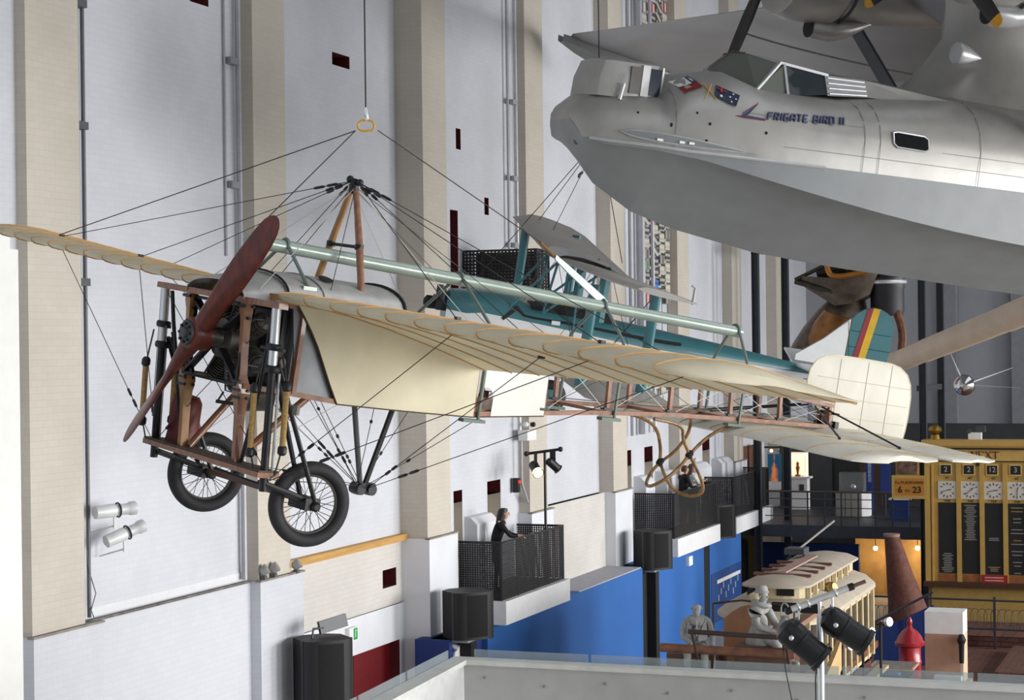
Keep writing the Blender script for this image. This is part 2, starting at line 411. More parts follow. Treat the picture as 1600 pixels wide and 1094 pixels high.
# ---------------------------------------------------------------- conduits and small wall fittings
grey_pipe = M('grey_conduit', '#a8a9af', .5, .2)
dk_pipe = M('dark_conduit', '#5d5e63', .5, .2)
def conduit(label, pts, r, mat, brackets=(), boxmat=None):
    t = root('conduit', label, 'pipe', pts[0])
    MB().tube(pts, r, 8).build('pipe', mat, t)
    for (x, y, z) in brackets:
        MB().box(x - .02, x + .10, y - .24, y + .02, z - .05, z + .05).build('bracket', boxmat or mat, t, False)
    return t
conduit('grey conduit with brackets left of the second cream pier', [(-14.12, 25.84, z) for z in (4.0, 9, 14)], .045, grey_pipe, [(-14.18, 25.78, z) for z in (11.85, 9.98, 8.2)], M('bracket_grey', '#87888e', .5))
conduit('thin second conduit close beside the brackets', [(-14.17, 25.50, z) for z in (8.9, 11, 14)], .02, grey_pipe)
conduit('dark conduit down the right of the first cream pier', [(-14.12, 21.62, z) for z in (4.0, 9, 14)], .028, dk_pipe, [(-14.15, 21.62, z) for z in (12.05, 10.45, 8.4)], dk_pipe)
conduit('pair of grey pipes left of the fourth pier', [(-14.1, 37.82, z) for z in (5.6, 9, 15.5)], .04, M('pipe_bright', '#c3c3c9', .4, .3), [(-14.15, 37.8, z) for z in (12.6, 11.0, 9.6)], grey_pipe)
conduit('thinner pipe left of the paired grey pipes', [(-14.16, 37.5, z) for z in (7.0, 9, 15.5)], .03, grey_pipe)
t = root('junction_box', 'white junction box on the pier above the lamp post', 'box', (-14.0, 38.1, 5.55))
MB().box(-14.1, -13.9, 37.75, 38.3, 5.5, 5.72).build('case', white_paint, t, False)
MB().ball((-13.95, 37.8, 5.84), .06).build('knob', white_paint, t); MB().ball((-13.95, 38.25, 5.82), .055).build('lens', black, t)
MB().tube([(-14.08, 37.85, 5.5), (-14.08, 37.85, 4.6), (-14.05, 37.95, 4.4), (-14.05, 38.2, 4.1)], .03, 8).build('cable', grey_pipe, t)
t = root('call_point', 'small black wall box with a red light beside the lamp post', 'box', (-14.1, 37.7, 4.55))
MB().box(-14.2, -14.08, 37.62, 37.76, 4.42, 4.72).build('case', black, t, False)
MB().ball((-14.07, 37.69, 4.64), .03).build('indicator', M('red_led', '#ff2010', .4, emit='#ff2010', es=3), t)

def exit_sign(label, x, y, z, on):
    t = root('exit_sign', label, 'sign', (x, y, z), 'green exit signs')
    MB().box(x, x + .08, y - .17, y + .17, z - .12, z + .12).build('case', white_paint, t, False)
    gm = M('exit_green_lit' if on else 'exit_green', '#4fbf6a' if on else '#29a557', .5, emit='#d8ffb0' if on else None, es=2.2 if on else 0)
    MB().box(x + .08, x + .085, y + .0, y + .15, z - .1, z + .1).build('pictogram_panel', gm, t, False)
    MB().box(x + .085, x + .088, y + .05, y + .07, z - .06, z + .03).ball((x + .086, y + .06, z + .055), .018, 8, 6).build('running_figure', white_paint, t)
exit_sign('white and green exit sign beside the red door', -14.46, 30.2, 2.52, False)
exit_sign('glowing exit sign on the blue wall under the second balcony', -13.3, 48.0, 1.88, True)

# wall-mounted projector lamps low on the first bay
def projector(label, c, d):
    c = Vector(c); d = Vector(d).normalized()
    t = root('stage_projector', label, 'spotlight', c, 'white profile spotlights on the first bay')
    wm = M('projector_white', '#d3d4d6', .45, .1)
    MB().lathe([(.05, -.30), (.085, -.28), (.09, .0), (.075, .02), (.075, .2), (.09, .22), (.09, .30), (.06, .31)], c, d, 16).build('barrel', wm, t)
    MB().lathe([(.062, .3), (.062, .315)], c, d, 14).build('lens', black, t)
    MB().torus(c + d * .05, d, .093, .012, 18, 6).build('clamp_ring', black, t)
    MB().bar(c + Vector((0, 0, -.08)), c + Vector((0, 0, -.24)), .05, .015).tube([c + Vector((0, 0, -.2)), c + Vector((-.35, -.05, -.3))], .012, 6).build('yoke', wm, t)
projector('upper white profile spotlight on the first bay wall', (-13.8, 21.75, 5.4), (.5, .85, .05))
projector('lower tilted white profile spotlight on the first bay wall', (-13.8, 21.98, 5.07), (.5, .85, .32))
t = root('cable_hanger', 'dark hanging cable beside the white spotlights', 'cable', (-14.1, 21.5, 4.0))
MB().tube([(-14.1, 21.55, 4.9), (-14.1, 21.6, 4.6), (-14.1, 21.75, 4.3), (-14.08, 21.6, 4.1), (-14.05, 21.62, 4.0)], .008, 6).build('cord', dk_pipe, t)
for k, (y, z) in enumerate(((26.12, 4.03), (26.45, 4.03), (27.2, 4.0))):
    t = root('ledge_floodlight', ['round white floodlight on the ledge against the second pier', 'second round floodlight on the ledge of the second pier', 'small grey floodlight on the ledge right of the second pier'][k], 'floodlight', (-13.98, y, z), 'floodlights on the ledge')
    MB().lathe([(.03, -.08), (.07, -.05), (.085, .05), (.08, .06)], (-13.93, y, z + .08), (.6, .2, .4), 14).build('lamp', M('floodlight_grey', '#9a9a98', .4, .3), t)
    MB().box(-13.98, -13.9, y - .04, y + .04, z - .06, z).build('foot', dk_pipe, t, False)

# ---------------------------------------------------------------- balconies
perf = perforated('perforated_black_steel', '#17181b', .05, .34)
rail_m = M('black_rail', '#1a1b1e', .5)
slab_m = M('white_balcony_slab', '#e3e4e6', .6, var=.03)
deck_m = M('dark_balcony_deck', '#3b332e', .8)
def balcony(label, y0, y1):
    x0, x1, z0, z1 = -14.25, -13.05, 2.17, 2.62
    t = root('balcony', label, 'balcony', (-14.2, y0, z0), 'wall balconies with perforated railings')
    MB().box(x0, x1, y0, y1, z0, z1).build('slab', slab_m, t, False)
    MB().box(x0, x1 - .12, y0 + .1, y1 - .1, z1, z1 + .015).build('deck', deck_m, t, False)
    xr = x1 - .1; ya = y0 + .08; yb = y1 - .08; h = z1 + 1.12
    MB().box(xr - .004, xr, ya, yb, z1 + .02, h - .02).build('railing_panel', perf, t, False)
    for y in (ya, yb): MB().box(x0 + .06, xr, y - .002, y + .002, z1 + .02, h - .02).build('railing_panel', perf, t, False)
    n = 4
    for k in range(n + 1):
        y = ya + (yb - ya) * k / n
        MB().box(xr - .05, xr - .005, y - .03, y + .03, z1, h).build('post', rail_m, t, False)
    MB().box(xr - .03, xr + .006, ya, yb, h - .02, h + .012).box(x0 + .06, xr, ya - .012, ya + .012, h - .02, h + .012).box(x0 + .06, xr, yb - .012, yb + .012, h - .02, h + .012).build('handrail', rail_m, t, False)
    return t
balcony('nearest balcony with black mesh rail where the girl leans', 34.15, 37.9)
balcony('middle balcony with black mesh rail where the couple stand', 46.2, 50.4)
balcony('farthest empty balcony with black mesh rail', 52.2, 56.7)
# upper mesh cage on the third bay
t = root('mesh_cage', 'black perforated cage balcony high on the wall behind the biplane', 'balcony', (-14.2, 35.0, 7.9))
x0, x1, y0, y1, z0, z1 = -14.2, -12.66, 35.0, 35.7, 7.9, 9.36
perf2 = perforated('perforated_cage', '#111215', .075, .34)
MB().box(x0, x1, y0 - .002, y0 + .002, z0, z1).build('mesh_panel', perf2, t, False)
MB().box(x1 - .002, x1 + .002, y0, y1, z0, z1).build('mesh_panel', perf2, t, False)
MB().box(x0, x1, y1 - .002, y1 + .002, z0, z1).build('mesh_panel', perf2, t, False)
MB().box(x0, x1, y0, y1, z0 - .1, z0).build('cage_floor', rail_m, t, False)
for (x, y) in ((x0 + .02, y0), (x0 + .42, y0 + .01), (x1, y0), (x1, y1)): MB().box(x - .02, x + .02, y - .02, y + .02, z0, z1).build('post', rail_m, t, False)
MB().box(x0, x1, y0 - .015, y0 + .015, z1 - .02, z1 + .02).box(x1 - .015, x1 + .015, y0, y1, z1 - .02, z1 + .02).build('handrail', rail_m, t, False)
MB().box(-13.85, -13.8, 35.25, 35.6, 8.0, 9.15).box(-13.85, -12.8, 35.3, 35.34, 9.1, 9.15).box(-12.85, -12.8, 35.25, 35.6, 8.0, 9.15).build('equipment_frame', matt_black, t, False)
for k in range(3): MB().lathe([(.1, 0), (.13, .1), (.08, .22)], (-13.7 + .34 * k, 35.3, 8.3), (.3, -1, -.2), 12).build('stage_lamp', black, t)

# ---------------------------------------------------------------- loudspeakers on the wall
spk_grille = M('speaker_grille', '#0d0d10', .85, var=.2, scale=60, bump=.4, bscale=160)
spk_body = M('speaker_body', '#111114', .6)
def loudspeaker(label, x, y, z0, h, rot, shelf, pole):
    """tall bow-fronted cabinet"""
    t = root('loudspeaker', label, 'loudspeaker', (x, y, z0), 'black loudspeakers along the wall')
    ring = []
    for k in range(9):
        a = -PI / 2 + PI * k / 8
        ring.append((.30 + .16 * math.cos(a), .40 * math.sin(a)))
    ring += [(-.18, .40), (-.36, .18), (-.36, -.18), (-.18, -.40)]
    c, s = math.cos(rot), math.sin(rot)
    rg = [(x + p * c - q * s, y + p * s + q * c) for p, q in ring]
    MB().loft([[(p, q, z0) for p, q in rg], [(p, q, z0 + h) for p, q in rg]]).build('cabinet', spk_body, t)
    fr = [(p * 1.01, q * .93) for p, q in ring[:9]]
    fg = [(x + p * c - q * s, y + p * s + q * c) for p, q in fr]
    MB().loft([[(p, q, z0 + .05) for p, q in fg] + [(x, y, z0 + .05)], [(p, q, z0 + h - .05) for p, q in fg] + [(x, y, z0 + h - .05)]]).build('grille', spk_grille, t)
    for sgn in (-1, 1):
        p, q = .25, sgn * .405
        MB().bar((x + p * c - q * s, y + p * s + q * c, z0), (x + p * c - q * s, y + p * s + q * c, z0 + h), .06, .024, (-s, c, 0)).build('edge_trim', M('speaker_trim', '#2c2d33', .5), t, False)
    if shelf: MB().box(x - .55, x + .2, y - .42, y + .42, z0 - .05, z0).build('shelf', M('shelf_grey', '#9b9ba0', .6), t, False)
    if pole: MB().box(x - .12, x + .14, y - .14, y + .14, FLOOR, z0).build('support_post', matt_black, t, False)
    return t
s1 = loudspeaker('black bow-fronted loudspeaker beside the red door with a lamp on top', -13.42, 27.0, 1.7, 1.28, -.75, False, True)
s2 = loudspeaker('black loudspeaker on a post left of the nearest balcony', -13.3, 32.75, 2.15, .86, -.7, True, True)
s3 = loudspeaker('black loudspeaker on a post left of the middle balcony', -13.25, 44.55, 2.08, .92, -.7, True, True)
loudspeaker('small black loudspeaker between the middle and farthest balconies', -13.3, 51.0, 2.2, .9, -.7, False, False)
t = root('floodlight', 'flat black floodlight tilted on top of the near loudspeaker', 'floodlight', (-13.4, 27.1, 3.0))
MB().bar((-13.45, 27.0, 3.12), (-13.2, 27.45, 3.2), .06, .2, (-.3, -.3, 1)).build('housing', M('floodlight_black', '#3c3f45', .4), t, False)
MB().tube([(-13.5, 26.85, 2.98), (-13.5, 26.9, 3.12), (-13.4, 27.05, 3.12)], .02, 6).build('bracket', black, t)
t = root('wall_disc', 'white round disc on the blue niche beside the loudspeaker post', 'sign', (-13.4, 32.5, 1.7))
MB().lathe([(.26, 0), (.26, .03), (.22, .04)], (-13.42, 32.62, 1.75), (1, 0, 0), 28).build('disc', white_paint, t)
t = root('small_spotlight', 'small chrome spotlight under the loudspeaker shelf', 'spotlight', (-13.5, 32.35, 2.0))
MB().lathe([(.03, 0), (.05, .05), (.055, .14)], (-13.45, 32.36, 2.05), (.6, .3, -.4), 12).build('lamp', steel, t)

# ---------------------------------------------------------------- lamp post on the first balcony
t = root('lamp_post', 'black lighting post with two spotlights on the nearest balcony', 'lamp', (-13.25, 37.0, 2.63))
MB().tube([(-13.25, 37.0, 2.63), (-13.25, 37.0, 3.7)], .05, 10).tube([(-13.25, 37.0, 3.7), (-13.25, 37.0, 5.3)], .028, 10).tube([(-13.25, 37.0, 3.55), (-13.25, 37.0, 3.75)], .06, 10).build('pole', black, t)
MB().tube([(-13.6, 36.85, 5.28), (-12.98, 37.2, 5.36)], .03, 8).ball((-13.6, 36.85, 5.28), .055, 10, 8).ball((-12.98, 37.2, 5.36), .055, 10, 8).build('crossbar', black, t)
MB().lathe([(.04, -.18), (.1, -.14), (.1, .16), (.12, .18)], (-13.42, 36.9, 4.98), (.55, -.62, -.5), 16).build('spotlight_can', black, t)
MB().lathe([(.105, .12), (.1, .185)], (-13.42, 36.9, 4.98), (.55, -.62, -.5), 16).build('glowing_lens', M('lamp_glow', '#ffd9a0', .4, emit='#ffca85', es=9), t)
MB().lathe([(.04, -.16), (.09, -.12), (.09, .14), (.11, .16)], (-13.12, 37.12, 5.05), (.5, .5, -.6), 16).build('spotlight_can', black, t)
MB().bar((-13.42, 36.9, 4.98), (-13.42, 36.92, 5.3), .02, .14).build('yoke', black, t, False)
MB().bar((-13.12, 37.12, 5.05), (-13.12, 37.12, 5.34), .02, .12).build('yoke', black, t, False)

# ---------------------------------------------------------------- strings of signal flags in the fifth bay
fm = []
def flag_mat(name, a, b, mode):
    m = bpy.data.materials.new(name); m.use_nodes = True; nt = m.node_tree; bs = nt.nodes['Principled BSDF']; bs.inputs['Roughness'].default_value = .8
    tc = nt.nodes.new('ShaderNodeTexCoord'); sp = nt.nodes.new('ShaderNodeSeparateXYZ'); nt.links.new(tc.outputs['Generated'], sp.inputs[0])
    f = nt.nodes.new('ShaderNodeMath'); f.operation = 'MULTIPLY_ADD'; g = nt.nodes.new('ShaderNodeMath'); g.operation = 'FRACT'; h = nt.nodes.new('ShaderNodeMath'); h.operation = 'GREATER_THAN'; h.inputs[1].default_value = .5
    if mode == 'h': nt.links.new(sp.outputs['Z'], f.inputs[0]); f.inputs[1].default_value = 1.5; f.inputs[2].default_value = .25
    elif mode == 'v': nt.links.new(sp.outputs['Y'], f.inputs[0]); f.inputs[1].default_value = 1.5; f.inputs[2].default_value = .25
    else:
        ad = nt.nodes.new('ShaderNodeMath'); ad.operation = 'ADD'; nt.links.new(sp.outputs['Y'], ad.inputs[0]); nt.links.new(sp.outputs['Z'], ad.inputs[1])
        nt.links.new(ad.outputs[0], f.inputs[0]); f.inputs[1].default_value = 1.0; f.inputs[2].default_value = .25
    nt.links.new(f.outputs[0], g.inputs[0]); nt.links.new(g.outputs[0], h.inputs[0])
    mx = nt.nodes.new('ShaderNodeMix'); mx.data_type = 'RGBA'; mx.inputs[6].default_value = lin(a) + (1,); mx.inputs[7].default_value = lin(b) + (1,)
    nt.links.new(h.outputs[0], mx.inputs[0]); nt.links.new(mx.outputs[2], bs.inputs['Base Color'])
    return m
fm = [flag_mat('flag_red_white', '#c8c6c0', '#a81e1e', 'v'), flag_mat('flag_black_diag', '#bdbab2', '#5a5955', 'd'), flag_mat('flag_grey_bars', '#a9a69e', '#4a4a48', 'h'),
      flag_mat('flag_cream', '#c9c3b4', '#b7b1a2', 'h'), flag_mat('flag_blue', '#2c62ad', '#5a86c4', 'h'), flag_mat('flag_green', '#6f8a6b', '#8fa58b', 'v'), flag_mat('flag_red', '#b02525', '#c23a34', 'd'),
      flag_mat('flag_dark', '#66655f', '#a09d95', 'v'), flag_mat('flag_white_black', '#d0cec8', '#6b6a66', 'v')]
fmesh = []
for m in fm:
    b = MB().box(-.006, .006, -.24, .24, -.115, .115); me = b.mesh('flag', m, False); fmesh.append(me)
for ci, (y, lab) in enumerate(((47.58, 'leftmost string of signal flags against the wall'), (48.42, 'second string of signal flags against the wall'), (49.03, 'third string of signal flags against the wall'), (49.55, 'string of signal flags nearest the pier, in its shade'))):
    t = root('flag_string', lab, 'flags', (-14.2, y, 5.9), 'strings of signal flags')
    MB().tube([(-14.21, y, 5.9), (-14.21, y, 17.0)], .01, 6).build('cord', dk_pipe, t)
    z = 6.05 + .1 * ci
    wdt = (.56, .5, .46, .44)[ci]
    while z < 16.8:
        if z < 7.4 or z > 8.6:
            me = fmesh[random.choice([1, 1, 2, 2, 2, 2, 3, 3, 3, 3, 7, 7, 8, 8, 0, 1, 2, 3, 7, 3, 3, 2, 2, 7, 3, 1, 4, 5, 6])]
            o = bpy.data.objects.new('flag', me); COL.objects.link(o); o.parent = t
            o.location = (0.01, 0, z - 5.9); o.scale = (1, wdt / .48, 1)
        z += .29
for k, (y, r) in enumerate(((46.05, .05), (46.45, .035), (46.95, .12), (48.02, .05))):
    conduit(['grey pipe right of the fifth pier', 'thin grey pipe beside the flag strings', 'broad grey downpipe left of the flag strings', 'pale pipe between the first two flag strings'][k], [(-14.15, y, z) for z in (5.2, 10, 17)], r, M('pipe_bright', '#c3c3c9', .4, .3) if k == 3 else grey_pipe)

# plain map sign on the blue wall
t = root('wall_timeline', 'blue information panel with two white bars on the far blue wall', 'sign', (-13.29, 52, .1))
MB().box(-13.3, -13.285, 50.3, 53.65, -.1, 1.25).build('panel', M('dark_blue_panel', '#1a4583', .6), t, False)
for z in (.98, .18): MB().box(-13.285, -13.278, 50.9, 53.5, z - .05, z + .05).build('white_bar', white_paint, t, False)
for k in range(9): MB().box(-13.285, -13.279, 51.0 + .27 * k, 51.08 + .27 * k, .45 + .15 * (k % 3), .62 + .15 * (k % 3)).build('small_figure', M('panel_print', '#9aa9c4', .7), t, False)
# ================================================================ THE MONOPLANE (axes: a = aft, b = towards the viewer's wing, c = up; metres)
def frame(cols, t):
    return Matrix(((cols[0][0], cols[0][1], cols[0][2], t[0]), (cols[1][0], cols[1][1], cols[1][2], t[1]), (cols[2][0], cols[2][1], cols[2][2], t[2]), (0, 0, 0, 1)))
BM = frame([[0.46425, -0.87135, 0.15883], [0.8797, 0.47447, 0.03165], [-0.10294, 0.12503, 0.9868]], (-6.352, 11.6164, 7.91))
mono = root('monoplane', 'early monoplane with cream fabric wings and a wooden propeller, hanging by cables', 'aeroplane', matrix=BM)
def bw_(a, b, c): return BM @ Vector((a, -b, c))      # body -> world

linen = fabric_mat('cream_linen', '#efe8d3', .5)
linen_side = fabric_mat('cream_linen_side', '#efe6c8', .12)
linen_white = fabric_mat('white_linen', '#f2efe6', .1)
tape = M('orange_rib_tape', '#d0a268', .6, var=.1)
ash = M('varnished_ash', '#8f6044', .4, var=.25, stretch=(1, 6, 1), scale=9, coat=.4)
ash_light = M('light_ash', '#b0824f', .4, var=.25, stretch=(1, 1, .3), scale=12, coat=.3)
mahog = M('mahogany', '#642417', .42, var=.3, stretch=(3, 3, 1), scale=7, coat=.1)
aluminium = M('dull_aluminium', '#b3b2ae', .42, .35, var=.1, scale=9, bump=.08, bscale=25)
alu_grey = M('grey_panel_metal', '#85878b', .5, .5, var=.15, scale=4)
rubber = M('black_rubber', '#26262a', .7, var=.15, scale=20)
gun = M('engine_gunmetal', '#57554e', .45, .5, var=.3, scale=18)
green_tube = M('pale_green_tube', '#919f95', .32, .1, var=.06, coat=.3)
green_dark = M('green_bracket', '#5c6a5e', .4, .2)
rope = M('bungee_tan', '#b08f58', .8, var=.2, scale=60)
def N(): return MB(True)

RIB = .295; ROOT = .4725
def wing_sec(le, te, cl, ct, sc=1.0):
    """closed section ring: over the top from leading edge to trailing edge, back underneath"""
    up = [(0, 0), (.004, .014), (.016, .024), (.055, .046), (.115, .069), (.2, .09), (.3, .101), (.44, .098), (.7, .06), (1, .004)]
    lo = [(1, -.004), (.85, .016), (.7, .03), (.5, .04), (.32, .034), (.2, .016), (.11, -.006), (.055, -.022), (.02, -.022), (.005, -.012)]
    r = []
    for x, h in up + lo:
        r.append((le + (te - le) * x, cl + (ct - cl) * x + h * sc))
    return r
def wing_stations(side):
    st = []
    for n in range(0, 12): st.append((ROOT + n * RIB, 0.0, 1.88, 1.0))
    st += [(3.86, .005, 1.84, 1.0), (4.0, .03, 1.74, 1.0), (4.08, .09, 1.62, .9), (4.14, .2, 1.45, .75), (4.18, .38, 1.2, .5), (4.19, .6, .95, .2)]
    return st
def wing_c(side, b):
    n = (b - ROOT) / RIB
    if side > 0: return -.003 * n, -.335 + .020 * n
    return .012 * n, -.30 + .022 * n
def make_wing(side, name):
    st = wing_stations(side); rings = []
    for b, le, te, sc in st:
        cl, ct = wing_c(side, b); cl += (ct - cl) * le / 1.88; ct2 = wing_c(side, b)[0] + (wing_c(side, b)[1] - wing_c(side, b)[0]) * te / 1.88
        rings.append([(a, side * b, c) for a, c in wing_sec(le, te, cl, ct2, sc)])
    w = N().loft(rings).build('wing_fabric', linen, mono)
    # rib tapes following the section
    for n in range(0, 13):
        b = ROOT + n * RIB if n < 12 else 3.99
        le, te = (0, 1.88) if n < 12 else (.03, 1.74)
        cl, ct = wing_c(side, b)
        ring = wing_sec(le, te, cl, ct, 1.0)
        pts = [(a + (-.003 if a < .05 else 0), side * b, c + (.004 if i < 10 else -.004)) for i, (a, c) in enumerate(ring)]
        N().tube(pts, .0045, 5, closed=True).build('rib_tape', tape, w)
    # leading edge strip, spar fittings
    return w
wn = make_wing(1, 'near'); wf = make_wing(-1, 'far')
wn['label'] = 'wing panel on the viewer side'; wf['label'] = 'wing panel on the far side'
# spar stubs between wing roots and hood
for s in (1, -1):
    N().bar((.02, s * .30, -.015), (.02, s * ROOT, -.01), .05, .04).build('spar_stub', ash_light, mono, False)

# ---- fuselage
def fw(a): return interp([(-.2, .36), (.2, .42), (1.9, .42), (6.4, .055)], a)
cbot = [(-.12, -.63), (.15, -.64), (.6, -.675), (1.8, -.675), (2.6, -.62), (3.3, -.575), (4.1, -.545), (4.9, -.53), (6.38, -.52)]
ctop = [(-.12, -.06), (1.9, -.05), (6.38, -.33)]
POSTS = [.26, .8, 1.35, 1.87, 2.6, 3.33, 4.1, 4.9, 5.6, 6.36]
for s in (1, -1):
    for tab, nm in ((cbot, 'lower_longeron'), (ctop, 'upper_longeron')):
        aa = [-.12 + 6.5 * k / 26 for k in range(27)]
        if nm == 'upper_longeron': aa = [a for a in aa if a > .1]
        N().loft([[(a, s * (fw(a) - .015), interp(tab, a) - .017), (a, s * (fw(a) + .015), interp(tab, a) - .017), (a, s * (fw(a) + .015), interp(tab, a) + .017), (a, s * (fw(a) - .015), interp(tab, a) + .017)] for a in aa]).build(nm, ash, mono, False)
    for a in POSTS:
        N().bar((a, s * fw(a), interp(cbot, a)), (a - (.03 if a > 2 else 0), s * fw(a), interp(ctop, a)), .03, .034, (1, 0, 0)).build('fuselage_post', ash, mono, False)
        if a > 2.5: N().bar((a - .05, s * fw(a), interp(cbot, a) + .03), (a + .05, s * fw(a), interp(cbot, a) + .03), .045, .02).build('post_fitting', black, mono, False)
for a in POSTS[3:]:
    N().bar((a, -fw(a), interp(cbot, a)), (a, fw(a), interp(cbot, a)), .025, .025).build('cross_member', ash, mono, False)
    N().bar((a - .03, -fw(a), interp(ctop, a)), (a - .03, fw(a), interp(ctop, a)), .025, .025).build('cross_member', ash, mono, False)
for i in range(4, len(POSTS) - 1):      # cross bracing of the open bays
    a0, a1 = POSTS[i], POSTS[i + 1]
    for s in (1, -1):
        for p, q in ((cbot, ctop), (ctop, cbot)):
            N().tube([(a0, s * fw(a0), interp(p, a0)), (a1, s * fw(a1), interp(q, a1))], .0028, 5).build('bracing_wire', wire_light if s > 0 else wire_m, mono)
    N().tube([(a0, fw(a0), interp(cbot, a0)), (a1, -fw(a1), interp(cbot, a1))], .0025, 4).build('bracing_wire', wire_light, mono)
N().tube([(1.9, .36, -.5), (4.0, .1, -.5), (6.1, .0, -.46)], .004, 5).build('control_cable', wire_m, mono)

def side_skin(poly, s, mat, name, th=.004, out=.018):
    pts = [(a, s * ((.42 if a < 1.95 else fw(a)) + out), c) for a, c in poly]
    return N().prism(pts, (0, -s * th, 0)).build(name, mat, mono, False)
def strip_poly(top, bot):   # polygon from two polylines
    return top + bot[::-1]
for s in (1, -1):
    front = [(.16, -.025), (.40, -.325), (.62, -.68)]
    bot = [(.62, -.685), (1.2, -.69), (1.835, -.69)]
    side_skin([(.165, -.02), (.25, -.12), (.33, -.22), (.40, -.32), (.47, -.44), (.54, -.56), (.62, -.685), (1.0, -.69), (1.4, -.692), (1.86, -.69), (1.862, -.04)], s, linen_side, 'side_fabric')
    arc = [(1.955 - .082 * math.cos(PI * k / 8), -.555 + .09 * math.sin(PI * k / 8)) for k in range(9)]
    side_skin([(1.866, -.04), (1.866, -.52)] + arc + [(2.035, -.675), (2.3, -.658), (2.6, -.638), (2.585, -.10)], s, linen_white, 'side_fabric')
    # laced edges
    N().tube([(a, s * (fw(a) + .02), c) for a, c in [(.165, -.02), (.25, -.12), (.33, -.22), (.40, -.32), (.47, -.44), (.54, -.56), (.62, -.685)]], .006, 5).build('lacing_cord', M('brown_cord', '#55402c', .8), mono)
    N().tube([(a, s * (fw(a) + .02), c) for a, c in [(.62, -.69), (1.0, -.694), (1.4, -.696), (1.84, -.694), (2.3, -.662), (2.6, -.642)]], .005, 5).build('lacing_cord', M('brown_cord', '#55402c', .8), mono)
    # grey metal panel behind the engine
    side_skin([(.17, -.06), (.62, -.06), (.66, -.66), (.28, -.64)], s, alu_grey, 'metal_panel', .003, -.01)
N().prism([(.22, -.4, -.62), (.22, .4, -.62), (.22, .4, -.05), (.22, -.4, -.05)], (.01, 0, 0)).build('firewall', alu_grey, mono, False)
N().prism([(.3, -.4, -.655), (.3, .4, -.655), (1.85, .4, -.68), (1.85, -.4, -.68)], (0, 0, .006)).build('belly_fabric', linen_side, mono, False)
N().prism([(1.95, -.38, -.66), (1.95, .38, -.66), (2.55, .34, -.62), (2.55, -.34, -.62)], (0, 0, .02)).build('cockpit_floor', ash_light, mono, False)
N().bar((2.02, -.36, -.52), (2.02, .36, -.52), .05, .05).build('rudder_bar', mahog, mono, False)

# ---- aluminium hoods
def hood(a0, a1, w0, w1, t0, t1, base, name, sag=0):
    rings = []
    for k in range(7):
        f = k / 6; a = a0 + (a1 - a0) * f; w = w0 + (w1 - w0) * f; t = t0 + (t1 - t0) * (f ** .7)
        out = [(a, -w * math.cos(PI * j / 14), base + (t - base) * (math.sin(PI * j / 14) ** .8)) for j in range(15)]
        inn = [(a, p[1] * .985, base + (p[2] - base) * .96 - .004) for p in out[::-1]]
        rings.append(out + inn)
    return N().loft(rings).build(name, aluminium, mono)
h1 = hood(-.2, .13, .37, .40, .055, .135, -.06, 'front_hood')
h2 = hood(.13, .42, .405, .415, .150, .155, -.04, 'hood')
h3 = hood(.42, 1.13, .417, .40, .156, .152, -.04, 'hood')
for a, w, t in ((.13, .408, .152), (1.13, .402, .155)):
    N().tube([(a, -w * math.cos(PI * j / 16), -.04 + (t + .042) * math.sin(PI * j / 16) ** .8) for j in range(17)], .014 if a > 1 else .008, 6).build('hood_rim', matt_black, mono)
N().tube([(.42, -.418 * math.cos(PI * j / 16), -.04 + .199 * math.sin(PI * j / 16) ** .8) for j in range(17)], .004, 5).build('hood_seam', alu_grey, mono)
N().lathe([(.055, 0), (.055, .006)], (.55, .2, .147), (0, .35, 1), 16).build('filler_hole', matt_black, mono)

# ---- engine: seven finned cylinders round a crankcase
EC = (.0, 0, -.345)
en = N().lathe([(.03, -.2), (.06, -.19), (.07, -.12), (.135, -.1), (.15, -.02), (.15, .1), (.12, .14), (.05, .2)], EC, (1, 0, 0), 20).build('engine_crankcase', gun, mono)
for k in range(7):
    an = 2 * PI * k / 7 + .2
    d = Vector((0, math.sin(an), math.cos(an)))
    prof = [(.062, .13)]
    for j in range(9): prof += [(.075, .15 + .021 * j), (.075, .158 + .021 * j), (.06, .16 + .021 * j), (.06, .169 + .021 * j)]
    prof += [(.062, .345), (.03, .36), (.02, .385)]
    cy = N().lathe(prof, Vector(EC) + Vector((.03, 0, 0)), d, 12).build('cylinder', gun, mono)
    N().tube([Vector(EC) + Vector((-.06, 0, 0)) + d * .13, Vector(EC) + Vector((-.06, 0, 0)) + d * .36, Vector(EC) + Vector((.02, 0, 0)) + d * .37], .008, 6).build('push_rod', steel_dark, cy)
N().torus((.12, .24, -.47), (.3, .9, 0), .07, .006, 22, 6).torus((.12, .24, -.47), (.3, .9, 0), .05, .005, 22, 6).torus((.12, .24, -.47), (.3, .9, 0), .03, .005, 18, 6).build('coil_pipe', steel, mono)
N().lathe([(.035, 0), (.035, .12)], (.03, .42, -.44), (.3, 1, 0), 12).build('exhaust_stub', gun, mono)
